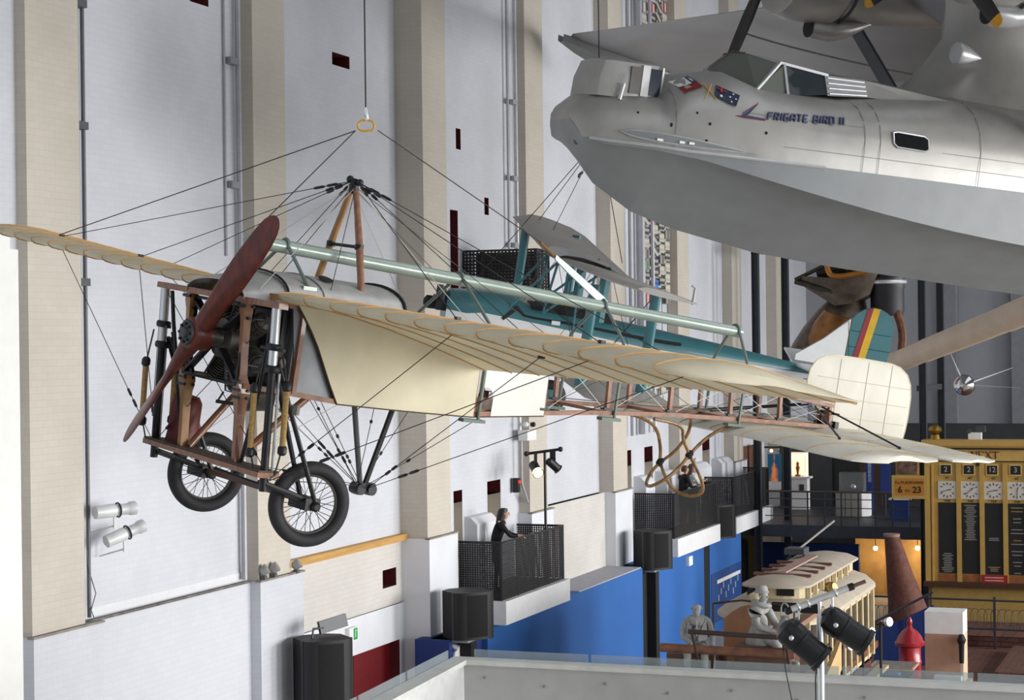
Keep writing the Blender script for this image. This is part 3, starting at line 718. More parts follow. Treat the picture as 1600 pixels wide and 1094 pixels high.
# black pressed engine bearer frames
for a in (-.13, .17):
    f = N()
    pts = [(-.34, -.1), (.34, -.1), (.34, -.63), (-.34, -.63)]
    for p, q in zip(pts, pts[1:] + pts[:1]): f.bar((a, p[0], p[1]), (a, q[0], q[1]), .02, .05, (1, 0, 0))
    f.build('engine_frame', black, mono, False)
    for p in pts: N().bar((a, p[0], p[1]), (a, p[0] * .25, -.345 + (p[1] + .345) * .25), .018, .055, (1, 0, 0)).build('engine_bearer', black, mono, False)
    for s in (1, -1):
        N().prism([(a - .008, s * .34, -.08), (a - .008, s * .34, -.28), (a - .008, s * .27, -.1)], (.016, 0, 0)).build('gusset', black, mono, False)
        N().prism([(a - .008, s * .34, -.65), (a - .008, s * .34, -.45), (a - .008, s * .22, -.64)], (.016, 0, 0)).build('gusset', black, mono, False)
N().tube([(.1, .02, -.74), (.1, .02, -.62)], .05, 10).tube([(.0, -.1, -.79), (.2, .1, -.79)], .014, 6).tube([(.05, -.1, -.72), (.02, -.12, -.8)], .008, 6).build('carburettor', gun, mono)
N().lathe([(.11, 0), (.12, .05), (.12, .2), (.09, .24)], (.12, -.02, -.72), (.9, .2, .1), 16).build('oil_pump', gun, mono)

# ---- propeller
PC = Vector((-.29, 0, -.339)); PHI = .73
sd = Vector((0, math.sin(PHI), math.cos(PHI))); td = Vector((0, math.cos(PHI), -math.sin(PHI))); ad = Vector((1, 0, 0))
chord = [(.0, .14), (.1, .145), (.16, .145), (.28, .15), (.45, .17), (.65, .185), (.85, .18), (1.0, .16), (1.07, .13), (1.11, .085), (1.13, .03)]
thick = [(.0, .15), (.1, .14), (.2, .11), (.4, .065), (.8, .03), (1.13, .008)]
pitch = [(.0, 1.1), (.15, 1.0), (.35, .72), (.7, .48), (1.13, .34)]
prop = None
rings = []
rs = [-x for x in (1.13, 1.115, 1.09, 1.04, .95, .8, .65, .5, .38, .28, .2, .14, .07)] + [0] + [.07, .14, .2, .28, .38, .5, .65, .8, .95, 1.04, 1.09, 1.115, 1.13]
for r in rs:
    q = abs(r); sg = 1 if r >= 0 else -1
    ch = interp(chord, q); th = interp(thick, q); be = interp(pitch, q)
    if q < .05: be = PI / 2
    cd = td * (math.cos(be) * sg) + ad * math.sin(be)
    nd = sd.cross(cd).normalized()
    ring = []
    for k in range(14):
        t = 2 * PI * k / 14
        ring.append(PC + sd * r + cd * (ch / 2 * math.cos(t)) + nd * (th / 2 * math.sin(t)))
    rings.append(ring)
# keep neighbouring rings in phase
for i in range(1, len(rings)):
    best = min(range(14), key=lambda o: sum((rings[i][(k + o) % 14] - rings[i - 1][k]).length for k in range(14)))
    cand = [rings[i][(k + best) % 14] for k in range(14)]
    rev = rings[i][::-1]; b2 = min(range(14), key=lambda o: sum((rev[(k + o) % 14] - rings[i - 1][k]).length for k in range(14)))
    cr = [rev[(k + b2) % 14] for k in range(14)]
    rings[i] = cand if sum((p - q).length for p, q in zip(cand, rings[i - 1])) <= sum((p - q).length for p, q in zip(cr, rings[i - 1])) else cr
prop = N().loft(rings).build('propeller', mahog, mono)
N().lathe([(.10, -.075), (.11, -.06), (.11, .07), (.095, .08)], PC, (1, 0, 0), 24).build('hub_block', mahog, prop)
hp = N().lathe([(.02, -.115), (.035, -.112), (.04, -.095), (.082, -.092), (.085, -.075)], PC, (1, 0, 0), 24).build('hub_plate', steel_dark, prop)
for k in range(8):
    t = 2 * PI * k / 8
    N().lathe([(.011, 0), (.011, .018)], PC + Vector((-.108, .062 * math.cos(t), .062 * math.sin(t))), (1, 0, 0), 6).build('hub_bolt', black, prop)

# ---- undercarriage
def nb(name, p, q, w, h, m, up=(1, 0, 0)): return N().bar(p, q, w, h, up).build(name, m, mono, False)
def nt_(name, pts, r, m, n=10): return N().tube(pts, r, n).build(name, m, mono)
N().bar((-.153, -.77, -.06), (-.153, .77, -.06), .075, .04, (0, 0, 1)).build('upper_beam', ash, mono, False)
N().bar((-.06, -.74, -1.17), (-.06, .74, -1.17), .17, .035, (0, 0, 1)).build('lower_beam', ash, mono, False)
N().bar((-.06, -.74, -1.145), (-.06, .74, -1.145), .16, .012, (0, 0, 1)).build('beam_capping', M('dark_oiled_wood', '#4b3a2e', .6, var=.2), mono, False)
for s in (1, -1):
    # wooden posts with a swelling where the frame is bolted on
    prof = [(-.075, .045, .05), (-.13, .05, .055), (-.19, .034, .045), (-.35, .03, .042), (-.56, .032, .045), (-.62, .05, .07), (-.68, .056, .08), (-.75, .045, .06), (-.82, .034, .05), (-1.0, .032, .046), (-1.15, .034, .05)]
    rg = []
    for c, wb, wa in prof:
        a0 = interp([(-1.15, -.06), (-.07, -.16)], c); wa *= .62; wb *= .8; rg.append([(a0 - wa, s * .345 - wb * .8, c), (a0 + wa, s * .345 - wb * .8, c), (a0 + wa, s * .345 + wb * .8, c), (a0 - wa, s * .345 + wb * .8, c)])
    po = N().loft(rg).build('undercarriage_post', ash_light if s < 0 else ash, mono, False)
    for (da, c) in ((-.04, -.1), (.03, -.1), (-.0, -.18), (-.04, -.6), (-.04, -.66), (.03, -.66), (-.04, -.71), (.03, -.71)):
        N().lathe([(.011, 0), (.011, .09)], (interp([(-1.15, -.06), (-.07, -.16)], c) + da, s * .345 - .045, c), (0, 1, 0), 8).build('bolt_head', black, po)
    nt_('diagonal_strut', [(-.04, s * .30, -1.14), (.28, s * .36, -.8), (.42, s * .38, -.66)], .026, ash, 10)
    nt_('diagonal_tube', [(-.05, s * .38, -1.15), (-.08, s * .52, -.65), (-.12, s * .6, -.3), (-.14, s * .64, -.09)], .014, black, 8)
    # slider tubes
    B_ = s * .70
    ax = lambda c: interp([(-1.25, -.06), (-.06, -.16)], c)
    nt_('slider_tube', [(ax(-.07), B_, -.07), (ax(-.45), B_, -.45)], .031, steel, 14)
    nt_('slider_tube', [(ax(-.45), B_, -.45), (ax(-1.28), B_, -1.28)], .027, black, 14)
    nt_('slider_rod', [(ax(-.5) + .045, B_ + s * .02, -.5), (ax(-1.2) + .045, B_ + s * .02, -1.2)], .009, steel, 8)
    for c in (-.355, -.50): N().lathe([(.045, 0), (.052, .012), (.052, .035), (.045, .045)], (ax(c), B_, c), (0, 0, 1), 14).build('collar', black, mono)
    nb('collar_lug', (ax(-.36) - .02, B_ - s * .11, -.345), (ax(-.36) + .02, B_ + s * .09, -.345), .03, .02, black, (0, 0, 1))
    for k, (db, da, z0, z1) in enumerate(((-.075, -.075, -.64, -1.02), (.06, .085, -.60, -.98))):
        nt_('bungee_cord', [(ax(z0) + da, B_ + db, z0), (ax(z1) + da, B_ + db, z1)], .021, rope, 10)
        for z in (z0 + .02, z1 - .02): N().lathe([(.018, -.03), (.032, -.015), (.032, .02), (.018, .04)], (ax(z) + da, B_ + db, z), (0, 0, 1), 10).build('bungee_end', black, mono)
        nt_('bungee_rod', [(ax(z0) + da, B_ + db, z0 + .02), (ax(-.38) + da * .5, B_ + db * .8, -.38)], .006, black, 6)
        nt_('bungee_rod', [(ax(z1) + da, B_ + db, z1), (ax(-1.17) + da * .6, B_ + db * .7, -1.17)], .006, black, 6)
    # radius arms and fork to the wheel
    HUB = Vector((.36, s * .65, -1.358)); wax = Vector((-.2, .98, 0)).normalized()
    for d in (-.07, .10):
        nt_('fork_tube', [(-.13 + .04, s * .68 + d * .2, -.42), (.05, s * .66 + d * .5, -.72), (HUB.x - .02, HUB.y + d, HUB.z + .02)], .017, black, 8)
        nb('fork_clamp', (.06, s * .66 + d * .5 - .03, -.73), (.10, s * .66 + d * .5 + .03, -.73), .05, .06, M('clamp_grey', '#8d8c84', .5, .4), (0, 0, 1))
    nt_('radius_arm', [(-.06, s * .71, -1.23), (HUB.x - .05, HUB.y + .05, HUB.z + .03)], .022, black, 8)
    nt_('radius_arm', [(-.06, s * .64, -1.23), (HUB.x - .05, HUB.y - .06, HUB.z + .03)], .018, black, 8)
    N().box(HUB.x - .1, HUB.x + .02, HUB.y - .1, HUB.y + .1, HUB.z - .03, HUB.z + .05).build('axle_block', black, mono, False)
    wh = N().torus(HUB, wax, .245, .047, 56, 14).build('wheel_tyre', rubber, mono)
    N().torus(HUB, wax, .198, .012, 48, 8, 1.6).build('rim', M('rim_grey', '#6b6a68', .4, .6), wh)
    N().lathe([(.02, -.13), (.032, -.12), (.028, -.08), (.018, -.06), (.018, .06), (.028, .08), (.034, .12), (.02, .14)], HUB, wax, 14).build('hub', black, wh)
    x = wax.cross(Vector((0, 0, 1))).normalized(); y = wax.cross(x)
    for k in range(32):
        t0 = 2 * PI * k / 32; sg = 1 if k % 2 else -1; t1 = t0 + (.7 if (k // 2) % 2 else -.7)
        N().tube([HUB + (x * math.cos(t1) + y * math.sin(t1)) * .026 + wax * .065 * sg, HUB + (x * math.cos(t0) + y * math.sin(t0)) * .195], .0024, 4, False, False).build('spoke', black, wh)
nb('axle_bar', (.32, -.6, -1.335), (.32, .58, -1.335), .05, .035, M('axle_wood', '#5a3d2d', .5, var=.2), (0, 0, 1))
nt_('axle_spring', [(.3, -.45, -1.30), (.28, .0, -1.31), (.3, .5, -1.32)], .012, black, 6)
# red tank behind the far slider
N().lathe([(.07, 0), (.11, .02), (.11, .3), (.085, .345), (.02, .36)], (.06, -.56, -1.16), (0, 0, 1), 16).build('red_tank', M('dark_red_tank', '#6b1c1c', .5), mono)

# ---- cabane pylon, lower pylon
AP = (.819, 0, .855)
for s in (1, -1):
    nt_('cabane_leg', [(.80, s * .30, -.02), (.81, s * .26, .16), (.815, s * .17, .42), (.819, s * .03, .80)], [.021, .026, .027, .022], ash_light if s < 0 else ash, 10)
    nt_('lower_pylon_leg', [(1.09 if s > 0 else 1.47, 0, -.67), (1.26 if s > 0 else 1.30, 0, -1.30)], .021, black if s < 0 else M('pylon_grey', '#4c4e52', .45, .2), 8)
N().tube([(.815, -.19, .405), (.815, .19, .405)], .012, 8).build('cabane_tie', black, mono)
for s in (1, -1): N().lathe([(.032, -.02), (.032, .02)], (.815, s * .172, .405), (0, 0, 1), 12).build('tie_clamp', black, mono)
N().lathe([(.03, -.08), (.036, -.04), (.03, .02), (.018, .03)], AP, (0, 0, 1), 12).ball((.80, -.03, .875), .028, 10, 8).ball((.83, .05, .86), .026, 10, 8).build('cabane_cap', black, mono)
N().lathe([(.042, -.05), (.045, -.02), (.045, .02), (.042, .05)], (1.24, 0, -1.325), (.1, 1, 0), 14).lathe([(.042, -.05), (.045, 0), (.042, .05)], (1.34, 0, -1.325), (.1, 1, 0), 14).box(1.2, 1.38, -.03, .03, -1.33, -1.28).build('warping_pulley', black, mono)

# ---- rigging wires
def wire(p, q, r=.0032, m=None, turn=None):
    o = N().tube([p, q], r, 5).build('rigging_wire', m or wire_m, mono)
    if turn:
        p = Vector(p); q = Vector(q)
        for t in turn: N().tube([p.lerp(q, t - .018), p.lerp(q, t - .012), p.lerp(q, t + .012), p.lerp(q, t + .018)], [.004, .011, .011, .004], 6).build('turnbuckle', black, o)
def wtop(side, b, a):
    cl, ct = wing_c(side, b); r = wing_sec(0, 1.88, cl, ct); up = r[:10]
    return (a, side * b, interp(up, a))
def wbot(side, b, a):
    cl, ct = wing_c(side, b); r = wing_sec(0, 1.88, cl, ct); lo = r[10:][::-1]
    return (a, side * b, interp(lo, a))
anch = []
for side in (1, -1):
    for b, a in ((1.95, .33), (3.25, .33), (1.75, 1.25), (3.1, 1.25)):
        p = wtop(side, b, a); wire((AP[0], AP[1] + side * .03, AP[2] + .01), p, turn=[.06, .10])
        N().box(p[0] - .018, p[0] + .018, p[1] - .014, p[1] + .014, p[2] - .01, p[2] + .02).build('wire_fitting', black, mono, False)
        q = wbot(side, b, a)
        if a < 1: wire((-.05, side * .7, -1.22), q, turn=[.2, .25])
        else: wire((1.29, side * .05, -1.315), q, turn=[.13, .17])
        N().box(q[0] - .025, q[0] + .025, q[1] - .01, q[1] + .01, q[2] - .015, q[2] + .005).build('wire_fitting', black, mono, False)
for s in (1, -1):
    for a, m in ((-.15, wire_light), (.45, wire_m), (1.8, wire_light), (2.6, wire_m)):
        wire((AP[0], s * .02, AP[2] - .03), (a, s * min(fw(a), .4), -.05 if a < 1 else -.06), .003, m)
    wire((1.25, s * .03, -1.3), (-.05, s * .7, -1.2), .003, None, [.3, .36])
    wire((1.25, s * .03, -1.3), (.5, s * .42, -.68), .003, None, [.3, .36, .6])
    wire((1.29, s * .03, -1.3), (2.0, s * .42, -.66), .003, None, [.35])
    wire((.98, s * .4, -.68), (1.22, s * .02, -1.28), .003, None, [.2])
    wire((-.06, s * .7, -1.15), (-.15, -s * .72, -.08), .003, None, [.1])
    wire((-.06, s * .36, -1.15), (.7, s * .42, -.66), .003, wire_light)
wire((-.16, -.76, -.06), (-.06, -.8, -1.0), .003)

# ---- tailplane, elevator, rudder, tail skid
def slab(outline, sec_h, name, mat, cfun, ribs=(), tip=1.0):
    """flat lifting surface: stations [(b, le, te)]"""
    rings = []
    for b, le, te in outline:
        up = [(0, 0), (.03, .35), (.12, .75), (.3, 1), (.55, .85), (.8, .4), (1, 0)]
        r = [(le + (te - le) * x, b, cfun(le + (te - le) * x, b) + h * sec_h + .006) for x, h in up] + [(le + (te - le) * x, b, cfun(le + (te - le) * x, b) + h * sec_h * .35 - .006) for x, h in up[::-1]]
        rings.append(r)
    o = N().loft(rings).build(name, mat, mono)
    return o
ct_ = lambda a, b: interp([(4.85, -.655), (6.05, -.575), (6.85, -.53)], a) - .025 * (abs(b) / 1.6) ** 2
tail_m = fabric_mat('tail_linen', '#f0ecdf', .25)
st = slab([(-1.62, 5.25, 5.75), (-1.58, 5.05, 5.95), (-1.5, 4.93, 6.04), (-1.3, 4.88, 6.06)] + [(b, 4.87, 6.06) for b in (-.9, -.5, -.1, .1, .5, .9)] + [(1.3, 4.88, 6.06), (1.5, 4.93, 6.04), (1.58, 5.05, 5.95), (1.62, 5.25, 5.75)], .055, 'tailplane', tail_m, ct_)
el = slab([(-1.66, 6.3, 6.55), (-1.6, 6.12, 6.72), (-1.4, 6.1, 6.8)] + [(b, 6.1, 6.84) for b in (-.9, -.4, 0, .4, .9)] + [(1.4, 6.1, 6.8), (1.6, 6.12, 6.72), (1.66, 6.3, 6.55)], .02, 'elevator', tail_m, ct_)
for k in range(9):
    b = -1.44 + .36 * k
    N().tube([(4.87 + 1.19 * x, b, ct_(4.87 + 1.19 * x, b) + h * .055 + .009) for x, h in [(0, 0), (.03, .35), (.12, .75), (.3, 1), (.55, .85), (.8, .4), (1, 0)]], .004, 4).build('rib_tape', M('tail_rib_tape', '#a98e60', .7), st)
    N().tube([(6.1, b, ct_(6.1, b) + .012), (6.35, b, ct_(6.35, b) + .03), (6.8, b, ct_(6.8, b) + .01)], .003, 4).build('rib_tape', M('tail_rib_tape', '#a98e60', .7), el)
# rudder: rounded quadrilateral on the tail post
ro = [(6.40, -.53), (6.40, -.38), (6.18, -.36), (6.06, -.25), (6.04, -.12), (6.06, -.02), (6.13, .06), (6.24, .105), (6.38, .125), (6.8, .125), (7.2, .115), (7.34, .09), (7.46, .03), (7.53, -.06), (7.56, -.17), (7.565, -.35), (7.55, -.5), (7.53, -.6), (7.2, -.615), (6.8, -.6)]
ru = N()
cx = sum(p[0] for p in ro) / len(ro); cz = sum(p[1] for p in ro) / len(ro)
inner = [(cx + (p[0] - cx) * .93, cz + (p[1] - cz) * .93) for p in ro]
n = len(ro)
vs = [(a, 0, c) for a, c in ro] + [(a, .014, c) for a, c in inner] + [(a, -.014, c) for a, c in inner]
fs = [(k, (k + 1) % n, n + (k + 1) % n, n + k) for k in range(n)] + [((k + 1) % n, k, 2 * n + k, 2 * n + (k + 1) % n) for k in range(n)] + [tuple(range(n, 2 * n)), tuple(range(2 * n, 3 * n))[::-1]]
ru.add(vs, fs); rud = ru.build('rudder', fabric_mat('rudder_linen', '#d9d4c6', .12), mono)
N().tube([(a, 0, c) for a, c in ro], .007, 6, True).build('rudder_frame', M('rudder_edge', '#d6cdb2', .6), rud)
for a in (6.45, 6.85, 7.2): N().tube([(a, .016, .1), (a, .016, -.56)], .0025, 4).build('rib_tape', M('rudder_tape', '#c2bba6', .7), rud)
for c in (-.08, -.25, -.42): N().tube([(6.15, .016, c), (7.5, .016, c - .02)], .0025, 4).build('rib_tape', M('rudder_tape', '#c2bba6', .7), rud)
N().bar((6.38, 0, -.56), (6.38, 0, -.33), .05, .045, (1, 0, 0)).build('stern_post', ash, mono, False)
N().bar((6.42, .0, -.50), (6.42, .1, -.50), .05, .06).build('hinge_bracket', black, mono, False)
N().bar((6.38, -.14, -.40), (6.38, .14, -.40), .016, .02).build('rudder_horn', black, mono, False)
for (p, q) in (((6.1, .08, -.35), (5.55, .85, ct_(5.55, .85) + .06)), ((6.2, .08, -.35), (6.05, 1.1, ct_(6.05, 1.1) + .02)), ((6.1, -.08, -.35), (5.55, -.85, ct_(5.55, -.85) + .06)), ((6.2, -.08, -.35), (6.05, -1.1, ct_(6.05, -1.1) + .02))):
    nt_('tail_strut', [p, q], .0085, black, 6)
    N().ball(q, .014, 8, 6).build('strut_end', black, mono)
cane = M('bent_cane', '#8f6a38', .4, var=.35, scale=16)
s1_ = [(4.02, -.12, -.60), (4.18, -.12, -.62), (4.36, -.12, -.69), (4.44, -.12, -.86), (4.45, -.12, -.97), (4.53, -.12, -1.08), (4.63, -.11, -1.19), (4.72, -.05, -1.235), (4.75, .06, -1.225), (4.79, .12, -1.17), (4.71, .13, -1.05), (4.53, .13, -.87), (4.43, .12, -.74), (4.42, .12, -.66), (4.33, .12, -.62), (4.05, .13, -.60)]
s2_ = [(5.1, .12, -.58), (4.95, .13, -.60), (4.72, .13, -.70), (4.53, .13, -.865), (4.44, .13, -.98), (4.30, .12, -1.09), (4.27, .05, -1.145), (4.30, -.06, -1.185), (4.32, -.12, -1.165), (4.37, -.12, -1.06), (4.46, -.12, -.975), (4.62, -.12, -.88), (4.74, -.12, -.73), (4.76, -.12, -.62), (4.74, -.12, -.57)]
def smooth_pts(p, it=2):
    p = [Vector(x) for x in p]
    for _ in range(it):
        q = [p[0]]
        for a, b in zip(p, p[1:]): q += [a.lerp(b, .25), a.lerp(b, .75)]
        q.append(p[-1]); p = q
    return p
nt_('tail_skid_cane', smooth_pts(s1_), .0145, cane, 8); nt_('tail_skid_cane', smooth_pts(s2_), .0145, cane, 8)
for p in ((4.455, -.12, -.975), (4.53, .13, -.868)): N().lathe([(.02, -.035), (.03, -.02), (.03, .02), (.02, .035)], p, (.4, 0, .6), 10).build('skid_binding', matt_black, mono)

# ---- museum lifting tube on hoops
ctube = lambda a: interp([(.0, .338), (5.1, .202)], a)
lt = nt_('lifting_tube', [(.0, 0, ctube(0)), (2.5, 0, ctube(2.5)), (5.06, 0, ctube(5.06))], .047, green_tube, 20)
for a in (.31, 1.90, 3.40, 5.0):
    ct0 = ctube(a); wd = fw(a) + .03; bt = interp(cbot, a) - .05 if a > 1 else .07
    top = [(a, -.052 * math.cos(PI * k / 8), ct0 + .055 * math.sin(PI * k / 8)) for k in range(9)]
    if a < 1: pts = [(a, -.30, .15)] + top + [(a, .36, .07)]
    else: pts = [(a, -wd, bt), (a, -wd, -.06), (a, -wd + .03, .0)] + top + [(a, wd - .03, .0), (a, wd, -.06), (a, wd, bt)]
    nt_('support_hoop', pts, .013, M('hoop_green', '#73807a', .4, .2), 8)
    if a > 1:
        for s in (1, -1): N().box(a - .16, a + .05, s * wd - .03, s * wd + .03, bt - .012, bt + .012).build('foot_plate', green_dark, mono, False)
    else:
        for s in (1, -1): N().box(a - .05, a + .06, s * .33 - .04, s * .33 + .04, .06 if s > 0 else .10, .085 if s > 0 else .13).build('foot_plate', green_tube, mono, False)
# lug plate and turnbuckle link of the rear sling
N().loft([[(a, b_, c + dz), (a, b_ + .02, c + dz), (a, b_ + .02, c - dz), (a, b_, c - dz)] for a, b_, c, dz in ((3.47, -.01, .25, .03), (3.40, -.01, .29, .036), (3.0, -.04, .50, .028), (2.86, -.05, .575, .018))]).build('sling_link', M('link_plate', '#aebcb8', .4, .2), mono, False)
nt_('sling_link', [(2.86, -.05, .58), (2.70, -.06, .67)], .012, M('brass_turnbuckle', '#8a6a3c', .4, .5), 8)
N().lathe([(.008, -.02), (.008, .02)], (3.44, 0, .25), (0, 1, 0), 10).build('sling_pin', black, mono)

# ================================================================ suspension cables
RING = bw_(.86, -.02, 1.27)
ylw = M('yellow_lifting_ring', '#d9a520', .4)
def cable(label, pts, r=.005, mat=None):
    t = root('suspension_cable', label, 'cable', pts[-1], 'hanging cables')
    MB().tube(pts, r * .8, 6).build('wire_rope', mat or wire_m, t)
    return t
rx = (_R).normalized()
t = root('lifting_ring', 'yellow oblong lifting ring above the monoplane', 'ring', RING)
pts = []
for k in range(24):
    a = 2 * PI * k / 24; cx = .022 * (1 if math.cos(a) > 0 else -1)
    pts.append(RING + rx * (.036 * math.cos(a) + cx) + _Z * .038 * math.sin(a))
MB().tube(pts, .0075, 8, True).build('ring', ylw, t)
t = cable('vertical wire rope holding the yellow ring', [RING + _Z * .06, RING + _Z * 12], .007)
MB().tube([RING + _Z * .03, RING + _Z * .05 + rx * .012, RING + _Z * .11, RING + _Z * .13], [.006, .012, .012, .006], 8).build('hook', steel, t)
p0 = RING - rx * .075 - _Z * .035
far_a = Vector(wtop(-1, 3.2, .22))
cable('wire rope from the yellow ring to the far wing', [p0, bw_(.26, -3.15, wtop(-1, 3.15, .26)[2] + .02)])
cable('wire rope from the yellow ring to the front of the lifting tube', [p0, bw_(.03, 0, ctube(0) + .05)])
cable('wire rope from the yellow ring back to the sling link', [RING + rx * .085 - _Z * .035, bw_(2.70, -.06, .67)])
# ================================================================ THE FLYING BOAT (a = aft from the bow, b = port side, towards the viewer, c = up)
CM = frame([[0.72109, -0.67866, 0.13946], [0.68764, 0.72564, -0.02432], [-0.08469, 0.11343, 0.98993]], (-8.1834, 23.6323, 10.5918))
boat = root('flying_boat', 'big silver twin-engined flying boat hanging overhead at the upper right', 'aeroplane', matrix=CM)
silver = M('silver_dope', '#a7a5a1', .4, .45, var=.06, scale=3, bump=.04, bscale=6)
silver_hi = M('polished_silver', '#bfc0c2', .35, .45, var=.04)
hull_grey = M('grey_hull_paint', '#85888a', .5, .1, var=.05, scale=2.5)
seam_m = M('hull_seam', '#7d7c7a', .5, .4)
dark_glass = M('dark_window', '#16181c', .12, .0, var=.1)
brn = M('propeller_black', '#2b2a29', .45, .2)
keel = [(0.0, -.1), (.13, -.38), (.22, -.56), (.35, -.69), (.57, -.92), (1.17, -1.24), (1.82, -1.41), (3.1, -1.61), (4.4, -1.70), (5.45, -1.735), (6.56, -1.78), (7.7, -1.82), (9.3, -1.86), (9.31, -1.7), (12, -1.35), (16, -.75), (19, -.35)]
chn = [(0.0, -.15), (.13, -.36), (.3, -.42), (1.0, -.43), (1.6, -.49), (2.4, -.64), (3.35, -.80), (4.35, -.94), (5.4, -1.05), (6.45, -1.12), (9.3, -1.18), (12, -1.0), (16, -.6), (19, -.3)]
hwid = [(0.0, .30), (.06, .42), (.15, .52), (.3, .62), (.6, .76), (1.0, .92), (1.6, 1.1), (2.4, 1.3), (3.35, 1.45), (4.35, 1.52), (5.4, 1.55), (9, 1.55), (12, 1.25), (16, .6), (19.3, .15)]
htop = [(0.0, -.02), (.05, .06), (.2, .19), (.47, .285), (1.12, .31), (1.22, .5), (1.35, .60), (2.0, .73), (2.4, .6), (2.9, .58), (3.6, .60), (4.3, .72), (5.2, .82), (6.2, .86), (8, .90), (10, .92), (13, .85), (16, .75), (19.3, .62)]
ST = [0, .05, .13, .22, .35, .57, .85, 1.0, 1.12, 1.17, 1.22, 1.35, 1.5, 1.65, 1.82, 2.0, 2.2, 2.4, 2.7, 3.1, 3.6, 4.1, 4.6, 5.2, 5.8, 6.5, 7.2, 8, 9.3, 9.31, 10.5, 12, 14, 16, 18, 19.3]
def pline(a): return min(-.36, max(interp(chn, a) + .05, -.40)) if a > .1 else interp(chn, a) + .03
lowr, uppr = [], []
for a in ST:
    w = interp(hwid, a); k = min(interp(keel, a), interp(chn, a) - .001); cc = interp(chn, a); p = pline(a); tp = interp(htop, a)
    # lower: from paint line (near) down to chine, keel, far chine, far paint line; V bottom slightly hollow
    half = [(w, p), (w * 1.0, (p + cc) / 2), (w, cc), (w * .82, cc + (k - cc) * .06), (w * .62, cc + (k - cc) * .26), (w * .35, cc + (k - cc) * .56), (w * .12, cc + (k - cc) * .86)]
    lowr.append([(a, b, c) for b, c in half] + [(a, 0, k)] + [(a, -b, c) for b, c in half[::-1]])
    up = []
    for j in range(13):
        t = PI * j / 12
        cb = math.cos(t); sb = math.sin(t)
        ex = interp([(1.1, .8), (1.3, .55), (2.2, .55), (5, .75), (9, .85)], a)
        bb = w * (1.01 + .03 * math.sin(2 * t if t < PI / 2 else 2 * PI - 2 * t)) * (abs(cb) ** .62) * (1 if cb > 0 else -1)
        up.append((a, bb, p + (tp - p) * sb ** (ex if a < 1.4 else ex)))
    up[0] = (a, w, p); up[12] = (a, -w, p)
    uppr.append(up)
hu = N().loft(uppr, False).build('upper_hull', silver, boat); hl = N().loft(lowr, False).build('lower_hull', hull_grey, boat)
# bow and stern closures
N().add(uppr[0] + lowr[0][::-1][1:-1], [tuple(range(len(uppr[0]) + len(lowr[0]) - 2))]).build('bow_cap', silver, boat)
def hside(a, c):
    """half width of the upper hull at height c"""
    w = interp(hwid, a); p = pline(a); tp = interp(htop, a); ex = interp([(1.1, .8), (1.3, .55), (2.2, .55), (5, .75), (9, .85)], a)
    f = max(0, min(.999, (c - p) / (tp - p))); sb = f ** (1 / ex); t = math.asin(sb)
    return w * (1.01 + .03 * math.sin(2 * t)) * (math.cos(t) ** .62)
def skin(a, c, out=.006): return Vector((a, hside(a, c) + out, c))
# seams and rubbing strake
for a in (3.72, 3.95, 1.2, 5.5): N().tube([skin(a, pline(a) + (interp(htop, a) - pline(a)) * f, .002) for f in (.0, .1, .25, .4, .55, .7, .82, .92)], .0035, 5, False).build('hull_seam', seam_m, boat)
for c0, a0, a1 in ((.18, 2.0, 3.7), (-.2, 2.6, 7.4), (-.02, 4.9, 7.4)): N().tube([skin(a0 + (a1 - a0) * k / 14, c0, .0) for k in range(15)], .0022, 4).build('hull_seam', seam_m, boat)
N().tube([(a, interp(hwid, a) + .012, pline(a)) for a in (.2, .4, .7, 1.0, 1.4, 1.8, 2.2, 2.7, 3.2)], .022, 6).build('spray_strake', silver_hi, boat)
# long recess with bright rim on the bow
pts = [(.52 + 1.72 * k / 12, (.055 * math.sin(PI * min(1, (k / 12) ** .6)))) for k in range(13)]
top = [skin(a, -.235 - .10 * (a - .5) / 1.7 + h, .012) for a, h in pts]; bot = [skin(a, -.235 - .10 * (a - .5) / 1.7 - h, .012) for a, h in pts]
N().tube(top + bot[::-1][1:-1], .012, 5, True).build('recess_rim', silver_hi, boat)
m = N(); m.add(top + bot, [(k, k + 1, 14 + k, 13 + k) for k in range(12)]); m.build('bow_recess', hull_grey, boat)
for a in (1.02, 1.30, 1.42): N().box(a - .05, a + .05, hside(a, -.29) - .02, hside(a, -.29) + .02, -.31, -.28).build('cleat', silver, boat, False)
# bow window frame, towing eye, small ports
N().bar((.02, .25, -.05), (.20, .20, -.45), .05, .04).build('bow_door_edge', steel_dark, boat, False)
N().tube([(.40, .03, -.80), (.36, .03, -.84), (.36, .03, -.88)], .02, 6).build('towing_eye', steel_dark, boat)
for a, c in ((.75, .02), (1.15, -.08), (1.15, -.10), (1.45, .1), (1.62, -.02), (1.6, -.24), (2.35, -.05)):
    N().ball(skin(a, c, -.012), .02, 8, 6).build('drain_hole', matt_black, boat)
# side window
wa = [skin(a, c, .012) for a, c in ((4.13, .165), (4.2, .18), (4.6, .165), (4.66, .13), (4.67, .0), (4.62, -.03), (4.2, -.02), (4.14, .02))]
N().prism(wa, (0, -.03, 0)).build('side_window', dark_glass, boat)
N().tube([p + Vector((0, .002, 0)) for p in wa], .012, 5, True).build('window_rim', silver_hi, boat)
